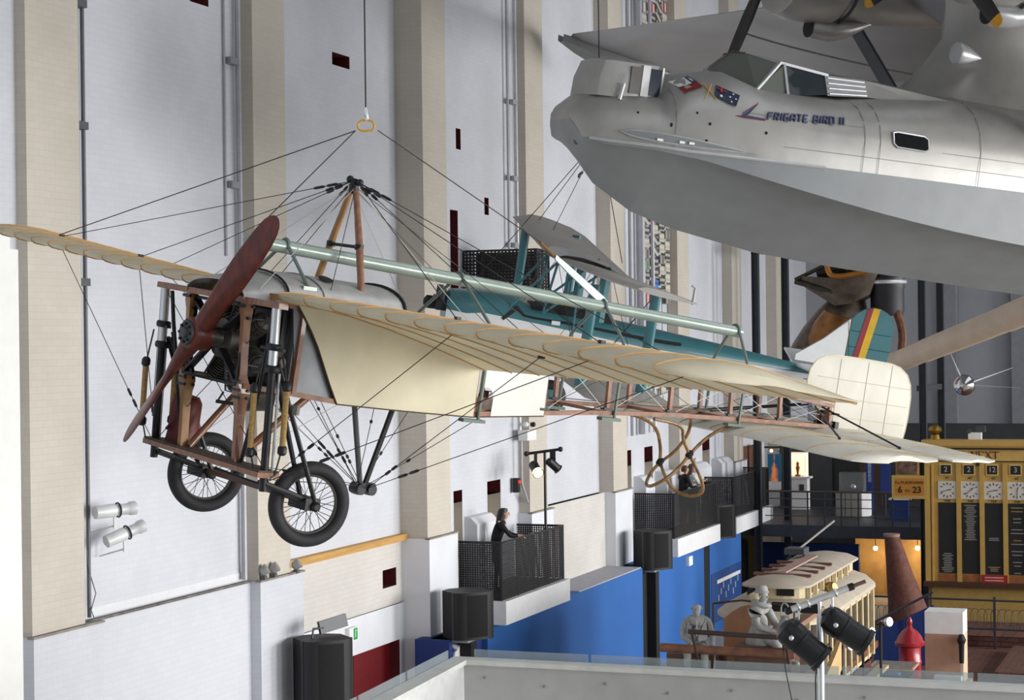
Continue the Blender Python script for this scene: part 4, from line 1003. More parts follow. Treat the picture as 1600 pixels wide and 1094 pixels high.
# bow turret
tw = [(.26, .30), (.30, .42), (.44, .49), (.95, .51), (1.12, .50), (1.21, .40), (1.23, .25)]
tb = [(a, b) for a, b in tw] + [(a, -b) for a, b in tw[::-1]]
N().loft([[(a, b, .2) for a, b in tb], [(a + .02, b, .45) for a, b in tb], [(a * .9 + .12, b * .93, .665) for a, b in tb], [(a * .75 + .25, b * .75, .70) for a, b in tb]]).build('bow_turret', silver, boat)
for (a0, a1, nm, m) in ((.70, .86, 'turret_window', M('turret_glass_tan', '#4d4a44', .3)), (.97, 1.14, 'turret_window', M('turret_glass_blue', '#232c3c', .15))):
    N().prism([(a0, .527, .27), (a1, .525, .27), (a1 + .02, .507, .62), (a0 + .02, .51, .62)], (0, -.03, 0)).build(nm, m, boat, False)
for a0, a1 in ((.86, .97), (1.14, 1.17)): N().prism([(a0, .535, .25), (a1, .53, .25), (a1 + .02, .51, .65), (a0 + .02, .515, .65)], (0, -.04, 0)).build('turret_frame', M('turret_frame_silver', '#bdbdbd', .4, .3), boat, False)
N().tube([(.56, .56, .17), (.60, .56, .38)], .03, 10).tube([(.60, .56, .38), (.65, .54, .52)], .01, 6).build('pitot_mast', silver_hi, boat)
# canopy
A0 = (2.03, 0, .75); Bn = (2.36, .86, .49); Cn = (2.79, .62, .93); Dn = (2.46, .30, 1.03); E0 = (2.44, 0, 1.05)
mir = lambda p: (p[0], -p[1], p[2])
G1 = glass_mat('windscreen_glass', (.32, .34, .30), .45, .08); G2 = glass_mat('side_glass', (.05, .06, .07), .7, .05)
for s in (0, 1):
    f = (lambda p: p) if s == 0 else mir
    N().prism([f(A0), f(Bn), f(Cn), f(Dn), f(E0)], (.01, 0, .01)).build('windscreen_pane', G1, boat, False)
    N().prism([f((2.38, .86, .50)), f((2.84, .83, .50)), f((2.84, .66, .90))], (0, -.01, 0)).build('quarter_light', G1, boat, False)
    N().prism([f((2.88, .84, .50)), f((3.45, .86, .58)), f((3.45, .72, .84)), f((2.88, .66, .90))], (0, -.01, 0)).build('side_window', G2, boat, False)
    for p, q in (((2.35, .865, .49), (2.81, .64, .93)), ((2.36, .865, .485), (2.86, .85, .485)), ((2.86, .85, .485), (2.86, .65, .915)), ((2.80, .64, .93), (3.5, .73, .85))):
        N().bar(f(p), f(q), .035, .035).build('canopy_frame', silver_hi, boat, False)
    for p, q in ((A0, Bn), (Dn, Cn), (A0, E0), (Bn, Cn)): N().bar(f(p), f(q), .03, .03).build('windscreen_frame', silver, boat, False)
    # ribbed sliding panel and fairing aft of the side window
    N().prism([f((3.45, .87, .57)), f((4.05, .9, .62)), f((4.05, .78, .85)), f((3.45, .73, .85))], (0, -.02, 0)).build('ribbed_panel', silver_hi, boat, False)
    for k in range(4): N().tube([f((3.47, .88 - .035 * k, .60 + .07 * k)), f((4.03, .905 - .035 * k, .64 + .06 * k))], .012, 5).build('panel_rib', silver_hi, boat)
    N().prism([f((4.05, .9, .62)), f((4.9, 1.0, .62)), f((5.6, 1.0, .70)), f((4.05, .78, .85))], (0, -.02, 0)).build('canopy_fairing', silver, boat, False)
N().loft([[(2.44, -.32, 1.02), (2.42, 0, 1.055), (2.44, .32, 1.02)], [(2.79, -.64, .93), (2.75, 0, 1.06), (2.79, .64, .93)], [(3.45, -.74, .86), (3.45, 0, .99), (3.45, .74, .86)], [(4.1, -.79, .85), (4.1, 0, .95), (4.1, .79, .85)], [(5.6, -.9, .70), (5.6, 0, .88), (5.6, .9, .70)]], False).build('canopy_roof', silver, boat)
N().box(2.6, 2.75, -.5, .5, .45, .62).box(2.95, 3.3, .2, .55, .3, .85).box(2.95, 3.3, -.55, -.2, .3, .85).build('cockpit_fittings', M('cockpit_olive', '#55563f', .7), boat, False)

# wing, pylon, nacelles
def airfoil(le, te, c0, th, n=9):
    r = []
    for k in range(n + 1):
        x = k / n; y = th * 2.6 * (math.sqrt(x) * .55 - .35 * x - .2 * x * x) ; r.append((le + (te - le) * x, c0 + max(y, .01)))
    for k in range(n - 1, 0, -1):
        x = k / n; y = th * 1.1 * (math.sqrt(x) * .55 - .35 * x - .2 * x * x); r.append((le + (te - le) * x, c0 - max(y, .01)))
    return r
wst = [(-15.2, 6.9, 8.6, .12), (-14.9, 6.55, 8.9, .2), (-14.3, 6.35, 9.0, .26), (-11, 6.25, 9.5, .42), (-6, 6.08, 10.1, .62), (-1, 6.0, 10.3, .7), (1, 6.0, 10.3, .7), (6, 6.08, 10.1, .62), (11, 6.25, 9.5, .42), (14.3, 6.35, 9.0, .26), (14.9, 6.55, 8.9, .2), (15.2, 6.9, 8.6, .12)]
N().loft([[(a, b, c - .19 * (a - 6.1)) for a, c in airfoil(le, te, 2.44, th)] for b, le, te, th in wst]).build('wing', M('wing_silver', '#8f8f8f', .38, .5, var=.1, scale=1.2, stretch=(1, .25, 1)), boat)
for b0 in (-7.0,): N().tube([(6.3 + 3.2 * k / 10, b0 + 2.6 * (k / 10) ** 1.6, 2.16 - .19 * 3.2 * k / 10 - .02) for k in range(11)], .018, 5).build('wing_seam', seam_m, boat)
fl = []
for k in range(9):
    f = k / 8; a = 6.3 + 2.7 * f; w = .34 * math.sin(PI * (.08 + .9 * f)) ** .6; d = .34 * math.sin(PI * (.06 + .92 * f)) ** .7; z0 = 2.44 - .19 * (a - 6.1)
    fl.append([(a, -14.8 + w, z0), (a, -14.8 + w * .9, z0 - .1 - d * .3), (a, -14.8, z0 - .07 - d), (a, -14.8 - w * .9, z0 - .1 - d * .3), (a, -14.8 - w, z0)])
N().loft(fl, False).build('wing_tip_float', hull_grey, boat)
py = []
for c, a0, a1, w in ((.55, 4.9, 9.6, 1.15), (.8, 5.05, 9.4, .95), (1.0, 5.25, 9.2, .78), (1.3, 5.5, 9.1, .62), (1.7, 5.75, 9.1, .55), (2.3, 5.7, 9.3, .6)):
    py.append([(a0 + (a1 - a0) * x, b * w, c) for x, b in ((0, 0), (.04, .45), (.13, .8), (.3, 1), (.6, .85), (.85, .4), (1, 0), (.85, -.4), (.6, -.85), (.3, -1), (.13, -.8), (.04, -.45))])
N().loft(py).build('wing_pylon', silver, boat)
N().lathe([(.02, -.14), (.15, -.13), (.16, -.1), (.12, .05), (.06, .2), (.01, .3)], (5.68, .62, 1.42), (1, 0, -.05), 14).build('air_scoop', silver_hi, boat)
for s, nm in ((1, 'near'), (-1, 'far')):
    nc = Vector((0, s * 2.2, 2.60))
    o = N().lathe([(.62, 4.22), (.68, 4.26), (.74, 4.5), (.74, 5.1), (.68, 5.2), (.63, 5.22), (.62, 6.0), (.5, 7.2), (.2, 8.6), (.02, 9.0)] if 1 else [(.62, 4.32), (.70, 4.36), (.74, 4.6), (.74, 5.2), (.66, 5.3), (.63, 5.32), (.62, 6.0), (.5, 7.2), (.2, 8.6), (.02, 9.0)], nc, (1, 0, 0), 28).build('engine_nacelle', silver, boat)
    N().lathe([(.02, 4.36), (.58, 4.35), (.6, 4.24)], nc, (1, 0, 0), 24).build('cowl_opening', matt_black, o)
    for k in range(9):
        an = 2 * PI * k / 9; d = Vector((0, math.sin(an), math.cos(an)))
        N().lathe([(.09, .2), (.09, .52)], nc + Vector((4.42, 0, 0)), d, 8).build('engine_cylinder', gun, o)
    N().torus(nc + Vector((5.26, 0, 0)), (1, 0, 0), .7, .025, 28, 6).build('cowl_gill_ring', steel_dark, o)
    sc = N().loft([[(a, nc.y + r * math.cos(t), 1.80 + dz + r * .85 * math.sin(t)) for t in [2 * PI * j / 14 for j in range(14)]] for a, r, dz in ((4.85, .15, 0), (4.9, .19, 0), (5.2, .2, 0), (5.5, .17, .06), (5.9, .06, .2))]).build('oil_cooler_scoop', silver_hi if s > 0 else silver, o)
    N().lathe([(.15, 0), (.15, .012)], (4.84, nc.y, 1.80), (1, 0, 0), 16).build('scoop_mouth', matt_black, o)
    hub = Vector((4.05, s * 2.2, 2.55))
    N().lathe([(.03, -.25), (.12, -.15), (.14, .2)], hub, (1, 0, 0), 14).build('propeller_hub', steel_dark, boat)
    base = (4.32 if s > 0 else 3.72)
    for k in range(3):
        an = base + 2 * PI * k / 3; d = Vector((0, math.sin(an), math.cos(an))); pd = Vector((1, 0, 0)).cross(d)
        rg = []
        for r, ch, th, be in ((.1, .12, .1, .9), (.35, .15, .07, .75), (.8, .2, .045, .55), (1.3, .2, .03, .42), (1.62, .17, .02, .36)):
            cd = pd * math.cos(be) + Vector((1, 0, 0)) * math.sin(be); nd = d.cross(cd)
            rg.append([hub + d * r + cd * ch / 2 * math.cos(2 * PI * j / 10) + nd * th / 2 * math.sin(2 * PI * j / 10) for j in range(10)])
        bl = N().loft(rg).build('propeller_blade', brn, boat)
        rg = []
        for r, ch, th, be in ((1.62, .171, .021, .36), (1.74, .13, .015, .34), (1.78, .05, .008, .33)):
            cd = pd * math.cos(be) + Vector((1, 0, 0)) * math.sin(be); nd = d.cross(cd)
            rg.append([hub + d * r + cd * ch / 2 * math.cos(2 * PI * j / 10) + nd * th / 2 * math.sin(2 * PI * j / 10) for j in range(10)])
        N().loft(rg).build('blade_tip', M('yellow_blade_tip', '#c89018', .5), bl)
    for a in (6.8, 8.6): N().bar((a - .3, s * 1.35, .3), (a, s * 4.3, 2.35), .22, .06, (1, 0, 0)).build('wing_strut', steel_dark, boat, False)
N().loft([[(16.2, 0.06, .6), (19.2, .06, .5), (19.2, -.06, .5), (16.2, -.06, .6)], [(17.2, .04, 3.2), (19.4, .04, 3.2), (19.4, -.04, 3.2), (17.2, -.04, 3.2)]]).build('tail_fin', silver, boat)
N().loft([[(17, b, 1.65), (19, b, 1.65), (19, b, 1.58), (17, b, 1.58)] for b in (-4.6, 4.6)]).build('tailplane', silver, boat)

# name, bird emblem and crossed flags on the bow
navy_paint = M('navy_lettering', '#33385a', .5); red_paint = M('red_edging', '#a8332f', .5)
word = 'FRIGATE BIRD II'
xs = [0, .096, .195, .262, .365, .465, .563, .73, .83, .89, .99, 1.105, 1.15]
def decal(poly, mat, name, out=.010, parent=boat): return N().prism([skin(a, c, out) for a, c in poly], (0, -.012, 0)).build(name, mat, parent, False)
# letters as strokes on a sheared grid: each stroke is ((x0,y0),(x1,y1)) in a 0..1 cell
GL = {'F': [((0, 0), (0, 1)), ((0, 1), (1, 1)), ((0, .52), (.8, .52))], 'R': [((0, 0), (0, 1)), ((0, 1), (.95, 1)), ((.95, 1), (.95, .5)), ((0, .5), (.95, .5)), ((.45, .5), (1, 0))],
      'I': [((.5, 0), (.5, 1))], 'G': [((1, 1), (0, 1)), ((0, 1), (0, 0)), ((0, 0), (1, 0)), ((1, 0), (1, .5)), ((1, .5), (.5, .5))], 'A': [((0, 0), (0, .8)), ((0, .8), (.25, 1)), ((.25, 1), (1, 1)), ((1, 1), (1, 0)), ((0, .45), (1, .45))],
      'T': [((0, 1), (1, 1)), ((.5, 0), (.5, 1))], 'E': [((0, 0), (0, 1)), ((0, 1), (1, 1)), ((0, .5), (.8, .5)), ((0, 0), (1, 0))], 'B': [((0, 0), (0, 1)), ((0, 1), (.9, 1)), ((.9, 1), (.9, .5)), ((0, .5), (1, .5)), ((1, .5), (1, 0)), ((0, 0), (1, 0))],
      'D': [((0, 0), (0, 1)), ((0, 1), (.8, 1)), ((.8, 1), (1, .8)), ((1, .8), (1, 0)), ((0, 0), (1, 0))]}
cur = 2.345; H_ = .092
lt_root = None
for ch in word:
    if ch == ' ': cur += .055; continue
    wd = .014 if ch == 'I' else .056
    for (p, q) in GL[ch]:
        A = []
        for (x, y) in (p, q):
            a = cur + x * wd + y * .022; c = .125 + .055 * (cur - 2.33) + y * H_
            A.append(skin(a, c, .006))
        o = N().bar(A[0], A[1], .020, .018, (0, 1, 0)).build('letter_stroke', navy_paint, boat, False)
    cur += wd + .033
bird = [(1.935, .125), (2.01, .135), (2.05, .185), (2.235, .315), (2.10, .17), (2.07, .145), (2.32, .128), (2.30, .108), (2.05, .112)]
decal([(a + (a - 2.1) * .06, c + (c - .17) * .14) for a, c in bird], red_paint, 'emblem_edge', .006)
decal(bird, navy_paint, 'bird_emblem', .011)
yl = M('yellow_flagstaff', '#c9a03a', .5)
def flagq(a0, c0, ang, w, h): 
    ca, sa = math.cos(ang), math.sin(ang)
    return lambda x, y: (a0 + (x * w) * ca - (y * h) * sa, c0 + (x * w) * sa + (y * h) * ca)
f = flagq(1.30, .345, .42, .26, .15)
decal([f(0, 0), f(1, 0), f(1, .5), f(0, .5)], M('flag_paint_red', '#7d2327', .6), 'flag_painting', .03); decal([f(0, .5), f(.66, .5), f(.66, 1), f(0, 1)], white_paint, 'flag_painting', .03); decal([f(.66, .5), f(1, .5), f(1, 1), f(.66, 1)], navy_paint, 'flag_painting', .03)
decal([f(.83 + .06 * math.sin(2 * PI * k / 10) * (1 if k % 2 == 0 else .45), .75 + .17 * math.cos(2 * PI * k / 10) * (1 if k % 2 == 0 else .45)) for k in range(10)], white_paint, 'flag_star', .035)
g_ = flagq(1.66, .345, -.38, .28, .16)
decal([g_(0, 0), g_(1, 0), g_(1, 1), g_(0, 1)], M('flag_paint_navy', '#262d4a', .6), 'flag_painting', .03)
decal([g_(.02, .72), g_(.42, .72), g_(.42, .80), g_(.02, .80)], red_paint, 'flag_cross', .034); decal([g_(.18, .55), g_(.26, .55), g_(.26, .98), g_(.18, .98)], red_paint, 'flag_cross', .035)
for (x, y, r) in ((.25, .25, .10), (.72, .85, .06), (.62, .5, .06), (.88, .55, .06), (.74, .18, .06)): decal([g_(x + r * .6 * math.cos(2 * PI * k / 8), y + r * math.sin(2 * PI * k / 8)) for k in range(8)], white_paint, 'flag_star', .035)
for p, q in (((1.555, .50), (1.68, .30)), ((1.66, .50), (1.53, .30))): N().bar(skin(*p, .036), skin(*q, .036), .008, .014, (0, 1, 0)).build('flagstaff', yl, boat, False)

# ================================================================ THE BIPLANE (a = aft from the nose, b = towards the viewer, c = up)
GM = frame([[0.85148, -0.48012, 0.21085], [0.50687, 0.85663, -0.0963], [-0.13438, 0.18887, 0.97276]], (-11.1189, 26.8009, 8.1887))
bi = root('biplane', 'teal and white biplane hanging behind the monoplane', 'aeroplane', matrix=GM)
teal = M('teal_paint', '#3d737b', .35, var=.06, scale=3, coat=.3)
bwhite = M('biplane_white', '#e3e5e6', .45, var=.03)
bgrey = M('biplane_wing_silver', '#b9b4ae', .55, .0, var=.06, scale=1.5)
ft = [(-.05, .10), (.0, .19), (.5, .235), (.95, .22), (1.2, .12), (1.7, .09), (2.6, .03), (3.0, -.0), (4.5, -.15), (5.7, -.29), (6.35, -.36)]
fmid = [(-.05, -.08), (.3, -.10), (.45, -.05), (1.54, -.13), (3.0, -.275), (4.6, -.345), (5.75, -.405), (6.35, -.43)]
fbt = [(-.05, -.5), (.3, -.68), (1.5, -.78), (3, -.76), (5, -.62), (6.35, -.5)]
fwd = [(-.05, .3), (.3, .38), (2.5, .40), (4, .30), (6.35, .05)]
AA = [-.05, 0, .25, .5, .95, 1.2, 1.7, 2.2, 2.6, 3.0, 3.7, 4.5, 5.1, 5.7, 6.35]
upg, log_ = [], []
for a in AA:
    w = interp(fwd, a); t_ = interp(ft, a); m_ = interp(fmid, a); b_ = interp(fbt, a)
    upg.append([(a, w * math.cos(PI * k / 10) ** 1 if k != 5 else 0, m_ + (t_ - m_) * math.sin(PI * k / 10) ** .7) for k in range(11)])
    log_.append([(a, w, m_), (a, w, (m_ + b_) / 2), (a, w * .96, b_ + .06), (a, w * .8, b_), (a, -w * .8, b_), (a, -w * .96, b_ + .06), (a, -w, (m_ + b_) / 2), (a, -w, m_)])
N().loft(upg, False).build('upper_fuselage', teal, bi); N().loft(log_, False).build('lower_fuselage', bwhite, bi)
N().prism([(-.05, .3, -.08), (-.05, .2, .08), (-.05, -.2, .08), (-.05, -.3, -.08), (-.05, -.25, -.5), (-.05, .25, -.5)], (.02, 0, 0)).build('nose_plate', teal, bi)
N().lathe([(.04, -.32), (.1, -.28), (.1, -.05)], (-.05, 0, -.05), (1, 0, 0), 12).box(-.2, -.02, -.25, .25, -.12, .04).build('engine', matt_black, bi)
for k in range(4): N().lathe([(.05, 0), (.05, .2)], (-.12, -.2 + .13 * k, 0), (0, 0, 1), 8).build('engine_cylinder', black, bi)
N().tube([(x, .36, c) for x, c in ((.98, .1), (1.12, -.02), (1.3, -.04), (1.8, -.06), (2.4, -.1), (3.0, -.14), (3.6, -.16))], .025, 8).build('cockpit_coaming', matt_black, bi)
N().bar((.80, .385, -.11), (1.02, .375, .10), .02, .05).build('exhaust_stay', matt_black, bi, False)
N().box(1.25, 2.5, -.26, .26, .0, .125).build('cockpit_opening', matt_black, bi, False)
N().box(1.55, 1.68, .385, .40, -.1, -.04).build('name_plate', bwhite, bi, False)
wg = lambda a, b: .87 + .03 * abs(b) + (.03 if b > 0 else 0)
def bwing(c0, dih, name, s0, s1, nst=8, a0=1.42, ch=1.3):
    rg = []
    for k in range(nst + 1):
        b = s0 + (s1 - s0) * k / nst; e = 1.0
        le, te = a0, a0 + ch
        if abs(abs(b) - 4.55) < .01: le += .35; te -= .12
        r = [(a, b, c + dih * abs(b) + (.035 * b - .125 * (a - 1.42) if c0 > 0 and b > 0 else -.125 * (a - 1.42) if c0 > 0 else 0)) for a, c in airfoil(le, te, c0, .13)]
        rg.append(r)
    return N().loft(rg).build(name, bgrey, bi)
bwing(.87, .035, 'upper_wing', -4.55, 4.55, 12)
bwing(-.70, .06, 'lower_wing', .38, 4.55); bwing(-.70, .06, 'lower_wing', -.38, -4.55)
N().loft([[(1.42 + 1.1 * x, b, .93 - .125 * 1.1 * x + h * .10) for x, h in ((0, 0), (.15, .7), (.4, 1), (.7, .7), (1, 0))] for b in (-.5, -.3, 0, .3, .5)], False).build('fuel_tank', silver_hi, bi)
for s in (1, -1):
    for a in (1.55, 2.42):
        w = .075
        N().loft([[(a - w, s * 3 , c), (a - w * .4, s * 3 + .03, c), (a + w * .5, s * 3 + .03, c), (a + w, s * 3, c), (a + w * .5, s * 3 - .03, c), (a - w * .4, s * 3 - .03, c)] for c in (-.52, -.35, .6, .93)]).build('interplane_strut', teal, bi)
    N().loft([[(2.15 - .08, s * .9, c), (2.15, s * .9 + .03, c), (2.23, s * .9, c), (2.15, s * .9 - .03, c)] for c in (.1, .88)]).build('centre_strut', teal, bi)
    for p, q in (((.9, .36, .1), (1.5, .42, .86)), ((1.4, .36, .05), (1.5, .42, .86)), ((1.4, .36, .05), (2.3, .42, .88)), ((2.2, .36, 0), (2.3, .42, .88)), ((1.9, .38, -.3), (1.85, .42, .86))):
        N().tube([(p[0], s * p[1], p[2]), (q[0], s * q[1], q[2])], .02, 6).build('cabane_strut', teal, bi)
    for p, q in (((1.55, 3, -.5), (1.5, .42, .86)), ((2.4, 3, -.5), (2.3, .42, .88)), ((1.55, 3, .9), (1.5, .4, -.65)), ((2.4, 3, .9), (2.3, .4, -.65)), ((1.55, 3, -.5), (2.42, 3, .93))):
        N().tube([(p[0], s * p[1], p[2]), (q[0], s * q[1], q[2])], .005, 4).build('rigging_wire', wire_m, bi)
    wc = Vector((1.60, s * .8, -1.13))
    wv = N().torus(wc, (0, 1, 0), .19, .075, 32, 10).build('wheel_tyre', rubber, bi); N().lathe([(.03, -.06), (.13, -.04), (.13, .04), (.03, .06)], wc, (0, 1, 0), 20).build('wheel_disc', teal, wv)
    N().tube([wc, (1.1, s * .35, -.7)], .025, 6).tube([wc, (2.0, s * .35, -.72)], .02, 6).build('undercarriage_leg', teal, bi)
    N().loft([[(5.55, s * .05, -.28), (6.4, s * .05, -.3), (6.4, s * .05, -.33), (5.55, s * .05, -.31)], [(5.8, s * 1.4, -.26), (6.9, s * 1.45, -.28), (6.9, s * 1.45, -.30), (5.8, s * 1.4, -.29)]]).build('tailplane', bwhite, bi)
    N().tube([(6.3, 0, .5), (6.1, s * 1.0, -.27)], .005, 4).build('rigging_wire', wire_m, bi)
N().prism([(5.54, .02, -.22), (5.54, .02, -.13), (5.95, .02, .17), (6.33, .02, .53), (6.33, .02, -.25)], (0, -.04, 0)).build('fin', bwhite, bi, False)
ro2 = [(6.35, -.3), (6.35, .54), (6.42, .63), (6.54, .71), (6.67, .747), (6.80, .735), (6.92, .68), (7.01, .58), (7.06, .44), (7.05, .2), (7.03, -.12), (6.98, -.3), (6.7, -.38)]
rd = N().prism([(a, .025, c) for a, c in ro2], (0, -.05, 0)).build('rudder', teal, bi, False)
def topc(a): return interp([(6.42, .63), (6.54, .71), (6.67, .747), (6.80, .735), (6.92, .68)], a)
for a0, w, m, nm in ((6.42, .09, M('red_stripe', '#8f2431', .5), 'red_stripe'), (6.51, .115, M('yellow_stripe', '#d7ac17', .5), 'yellow_stripe')):
    sl = .15
    N().prism([(a0, .032, -.36), (a0 + w, .032, -.37), (a0 + w + sl, .032, topc(a0 + w + sl) - .002), (a0 + sl, .032, topc(a0 + sl) - .002)], (0, -.064, 0)).build(nm, m, rd, False)
for c in (-.15, .1, .35): N().tube([(6.36, .027, c), (7.03, .027, c - .02)], .006, 4).build('rudder_rib', M('teal_rib', '#255d68', .4), rd)
N().tube([(2.55, 4.45, 1.02), (2.55, 4.45, 1.25), (2.5, 4.45, 1.27)], .02, 6).build('pitot_mast', bgrey, bi)
# its sling
def gw(a, b, c): return GM @ Vector((a, -b, c))
hk = gw(1.9, .0, 2.86)
cable('long wire rope above the teal biplane', [hk, hk + _Z * 12], .012)
for lab, p in (('sling wire to the far upper wing tip of the biplane', (1.9, -3.9, 1.0)), ('sling wire to the middle of the biplane wing', (2.5, .3, .95)), ('sling wire to the nose of the biplane', (.3, -.2, .2)), ('thin sling wire to the wing strut of the biplane', (2.0, -3.0, .95))):
    cable(lab, [hk - _Z * .1, gw(*p)], .008)
t = root('shackle', 'dark shackle and link hanging above the biplane', 'shackle', hk)
MB().torus(hk + _Z * .02, rx.cross(_Z), .05, .014, 16, 6).torus(hk - _Z * .1, rx, .06, .014, 16, 6).ball(hk - _Z * .17, .035, 8, 6).build('links', steel_dark, t)
# ================================================================ FAR GALLERY
charcoal = M('charcoal_steel', '#3a3d44', .5, .2, var=.1)
drk = M('dark_display_panel', '#3b3d40', .8, var=.1, scale=2)
structure('floor_gallery', MB().box(-13.9, 10, 54.9, 67.9, 1.85, 2.2), charcoal, 'dark raised gallery floor at the far end')
structure('wall_gallery', MB().box(-14.1, -5, 62.0, 62.2, 2.2, 4.85), drk, 'dark display wall on the gallery')
structure('wall_under_gallery', MB().box(-13.6, -10.55, 57.0, 57.2, FLOOR, 1.45), navy, 'navy panel under the gallery')
warm = M('ochre_wall', '#c9a066', .8, var=.15, scale=2)
structure('wall_ochre', MB().box(-11.2, -6, 60.0, 60.2, FLOOR, 1.84), warm, 'ochre wall glowing under the gallery')
structure('trim_9', MB().box(-9.9, -9.75, 59.7, 59.8, FLOOR, 1.84), matt_black, 'dark door post in front of the ochre wall')
def bulb(label, x, y, z, pw):
    t = root('light_bulb', label, 'lamp', (x, y, z))
    MB().ball((x, y, z), .07, 12, 8).build('globe', M('bulb_glow', '#ffe0a8', .4, emit='#ffd090', es=22), t)
    MB().tube([(x, y, z + .05), (x, y, 1.86)], .012, 6).build('cord', black, t)
    d = bpy.data.lights.new('bulb_light', 'POINT'); d.energy = pw; d.color = (1, .76, .45); d.shadow_soft_size = .08
    l = bpy.data.objects.new('bulb_light', d); COL.objects.link(l); l.location = (0, -.14, -.12); l.parent = t
bulb('left glowing bulb under the gallery', -10.43, 59.2, 1.12, 28)
bulb('right glowing bulb beside the brick cone', -9.15, 59.2, 1.16, 45)

# steel columns
for k, (x, y, z1, lab) in enumerate(((-13.07, 54.9, 10.3, 'leftmost dark steel column of the far gallery'), (-12.55, 56.5, 10.2, 'second dark steel column of the far gallery'), (-8.22, 54.5, 14, 'dark steel column left of the indicator board'), (-8.04, 56.8, 14, 'dark steel column just behind the indicator board'))):
    t = root('steel_column', lab, 'column', (x, y, FLOOR), 'dark steel columns')
    MB().box(x - .09, x + .09, y - .012, y + .012, FLOOR, z1).build('web', charcoal, t, False)
    for s in (-1, 1): MB().box(x - .1 if s < 0 else x + .08, x - .08 if s < 0 else x + .1, y - .1, y + .1, FLOOR, z1).build('flange', charcoal, t, False)
    MB().box(x - .14, x + .14, y - .14, y + .14, FLOOR, FLOOR + .04).build('base_plate', charcoal, t, False)
t = root('steel_beam', 'dark steel beam across the top of two far columns', 'beam', (-13.1, 54.9, 10.1))
MB().bar((-13.16, 54.9, 10.2), (-10.9, 56.5, 10.0), .18, .2).build('girder', charcoal, t, False)
t = root('steel_beam', 'short steel beam joining the two columns beside the board', 'beam', (-8.3, 54.6, 6.2))
MB().bar((-8.36, 54.6, 6.15), (-8.04, 56.7, 6.15), .1, .16).build('girder', charcoal, t, False)

# gallery railing
t = root('gallery_railing', 'dark steel railing along the far gallery edge', 'railing', (-12.2, 55.0, 2.2))
for z, r in ((3.16, .03), (2.95, .015), (2.7, .015), (2.45, .015)): MB().tube([(-12.9, 55.05, z), (-8.1, 55.0, z)], r, 6).build('rail', M('worn_rail', '#5a5048', .5, .3), t)
for k in range(9): MB().box(-12.15 + .49 * k, -12.11 + .49 * k, 55.0, 55.05, 2.2, 3.15).build('post', charcoal, t, False)

# displays on the gallery
def poster_mat():
    m = bpy.data.materials.new('rocket_poster'); m.use_nodes = True; nt = m.node_tree; b = nt.nodes['Principled BSDF']
    tc = nt.nodes.new('ShaderNodeTexCoord'); sp = nt.nodes.new('ShaderNodeSeparateXYZ'); nt.links.new(tc.outputs['Generated'], sp.inputs[0])
    n = nt.nodes.new('ShaderNodeTexNoise'); n.inputs['Scale'].default_value = 3.5; nt.links.new(tc.outputs['Generated'], n.inputs['Vector'])
    a = nt.nodes.new('ShaderNodeMath'); a.operation = 'SUBTRACT'; nt.links.new(sp.outputs['X'], a.inputs[0]); a.inputs[1].default_value = .5
    ab = nt.nodes.new('ShaderNodeMath'); ab.operation = 'ABSOLUTE'; nt.links.new(a.outputs[0], ab.inputs[0])
    s = nt.nodes.new('ShaderNodeMath'); s.operation = 'MULTIPLY_ADD'; s.inputs[1].default_value = .5; nt.links.new(n.outputs['Fac'], s.inputs[0]); nt.links.new(ab.outputs[0], s.inputs[2])
    s2 = nt.nodes.new('ShaderNodeMath'); s2.operation = 'MULTIPLY_ADD'; s2.inputs[1].default_value = .35; nt.links.new(sp.outputs['Z'], s2.inputs[0]); nt.links.new(s.outputs[0], s2.inputs[2])
    r = nt.nodes.new('ShaderNodeValToRGB'); nt.links.new(s2.outputs[0], r.inputs[0])
    r.color_ramp.elements[0].position = .38; r.color_ramp.elements[0].color = lin('#e08a54') + (1,); r.color_ramp.elements[1].position = .62; r.color_ramp.elements[1].color = lin('#12506b') + (1,)
    e = r.color_ramp.elements.new(.5); e.color = lin('#c06a50') + (1,)
    nt.links.new(r.outputs[0], b.inputs['Base Color']); nt.links.new(r.outputs[0], b.inputs['Emission Color']); b.inputs['Emission Strength'].default_value = .35  # print colours also feed a weak emission
    return m
t = root('poster', 'poster with an orange shape on teal beside the far column', 'poster', (-13.75, 60.0, 2.8))
MB().box(-13.96, -13.54, 60.0, 60.04, 3.08, 3.95).build('print', poster_mat(), t, False); MB().box(-13.96, -13.54, 60.0, 60.04, 2.82, 3.07).build('caption_board', white_paint, t, False)
t = root('display_niche', 'white lit display niche on the gallery', 'display case', (-13.0, 60.0, 2.2))
MB().box(-13.3, -12.76, 60.35, 60.4, 3.25, 3.95).box(-13.32, -13.28, 60.0, 60.4, 3.2, 3.97).box(-12.78, -12.74, 60.0, 60.4, 3.2, 3.97).box(-13.32, -12.74, 60.0, 60.4, 3.95, 3.99).build('niche_shell', M('niche_glow', '#e8dfd2', .7, emit='#ffe6c8', es=.75), t, False)  # the niche's lighting is put into the shell as a glow
MB().box(-13.32, -12.6, 59.95, 60.4, 3.18, 3.24).build('shelf', white_paint, t, False); MB().box(-13.3, -12.7, 60.0, 60.4, 2.2, 3.18).build('plinth', white_paint, t, False)
MB().box(-12.95, -12.8, 59.98, 60.0, 2.78, 3.0).build('label_plate', drk, t, False)
t = root('trophy', 'small golden figure in the lit niche', 'figurine', (-13.03, 60.15, 3.24))
MB().lathe([(.09, 0), (.09, .05), (.03, .07), (.05, .2), (.07, .28), (.04, .34), (.05, .42), (.01, .47)], (-13.03, 60.15, 3.24), (0, 0, 1), 14).build('cup', M('old_gold', '#8a6026', .4, .5), t)
t = root('track_lights', 'row of small lit ceiling spots above the poster', 'lamp', (-13.7, 59.5, 4.1))
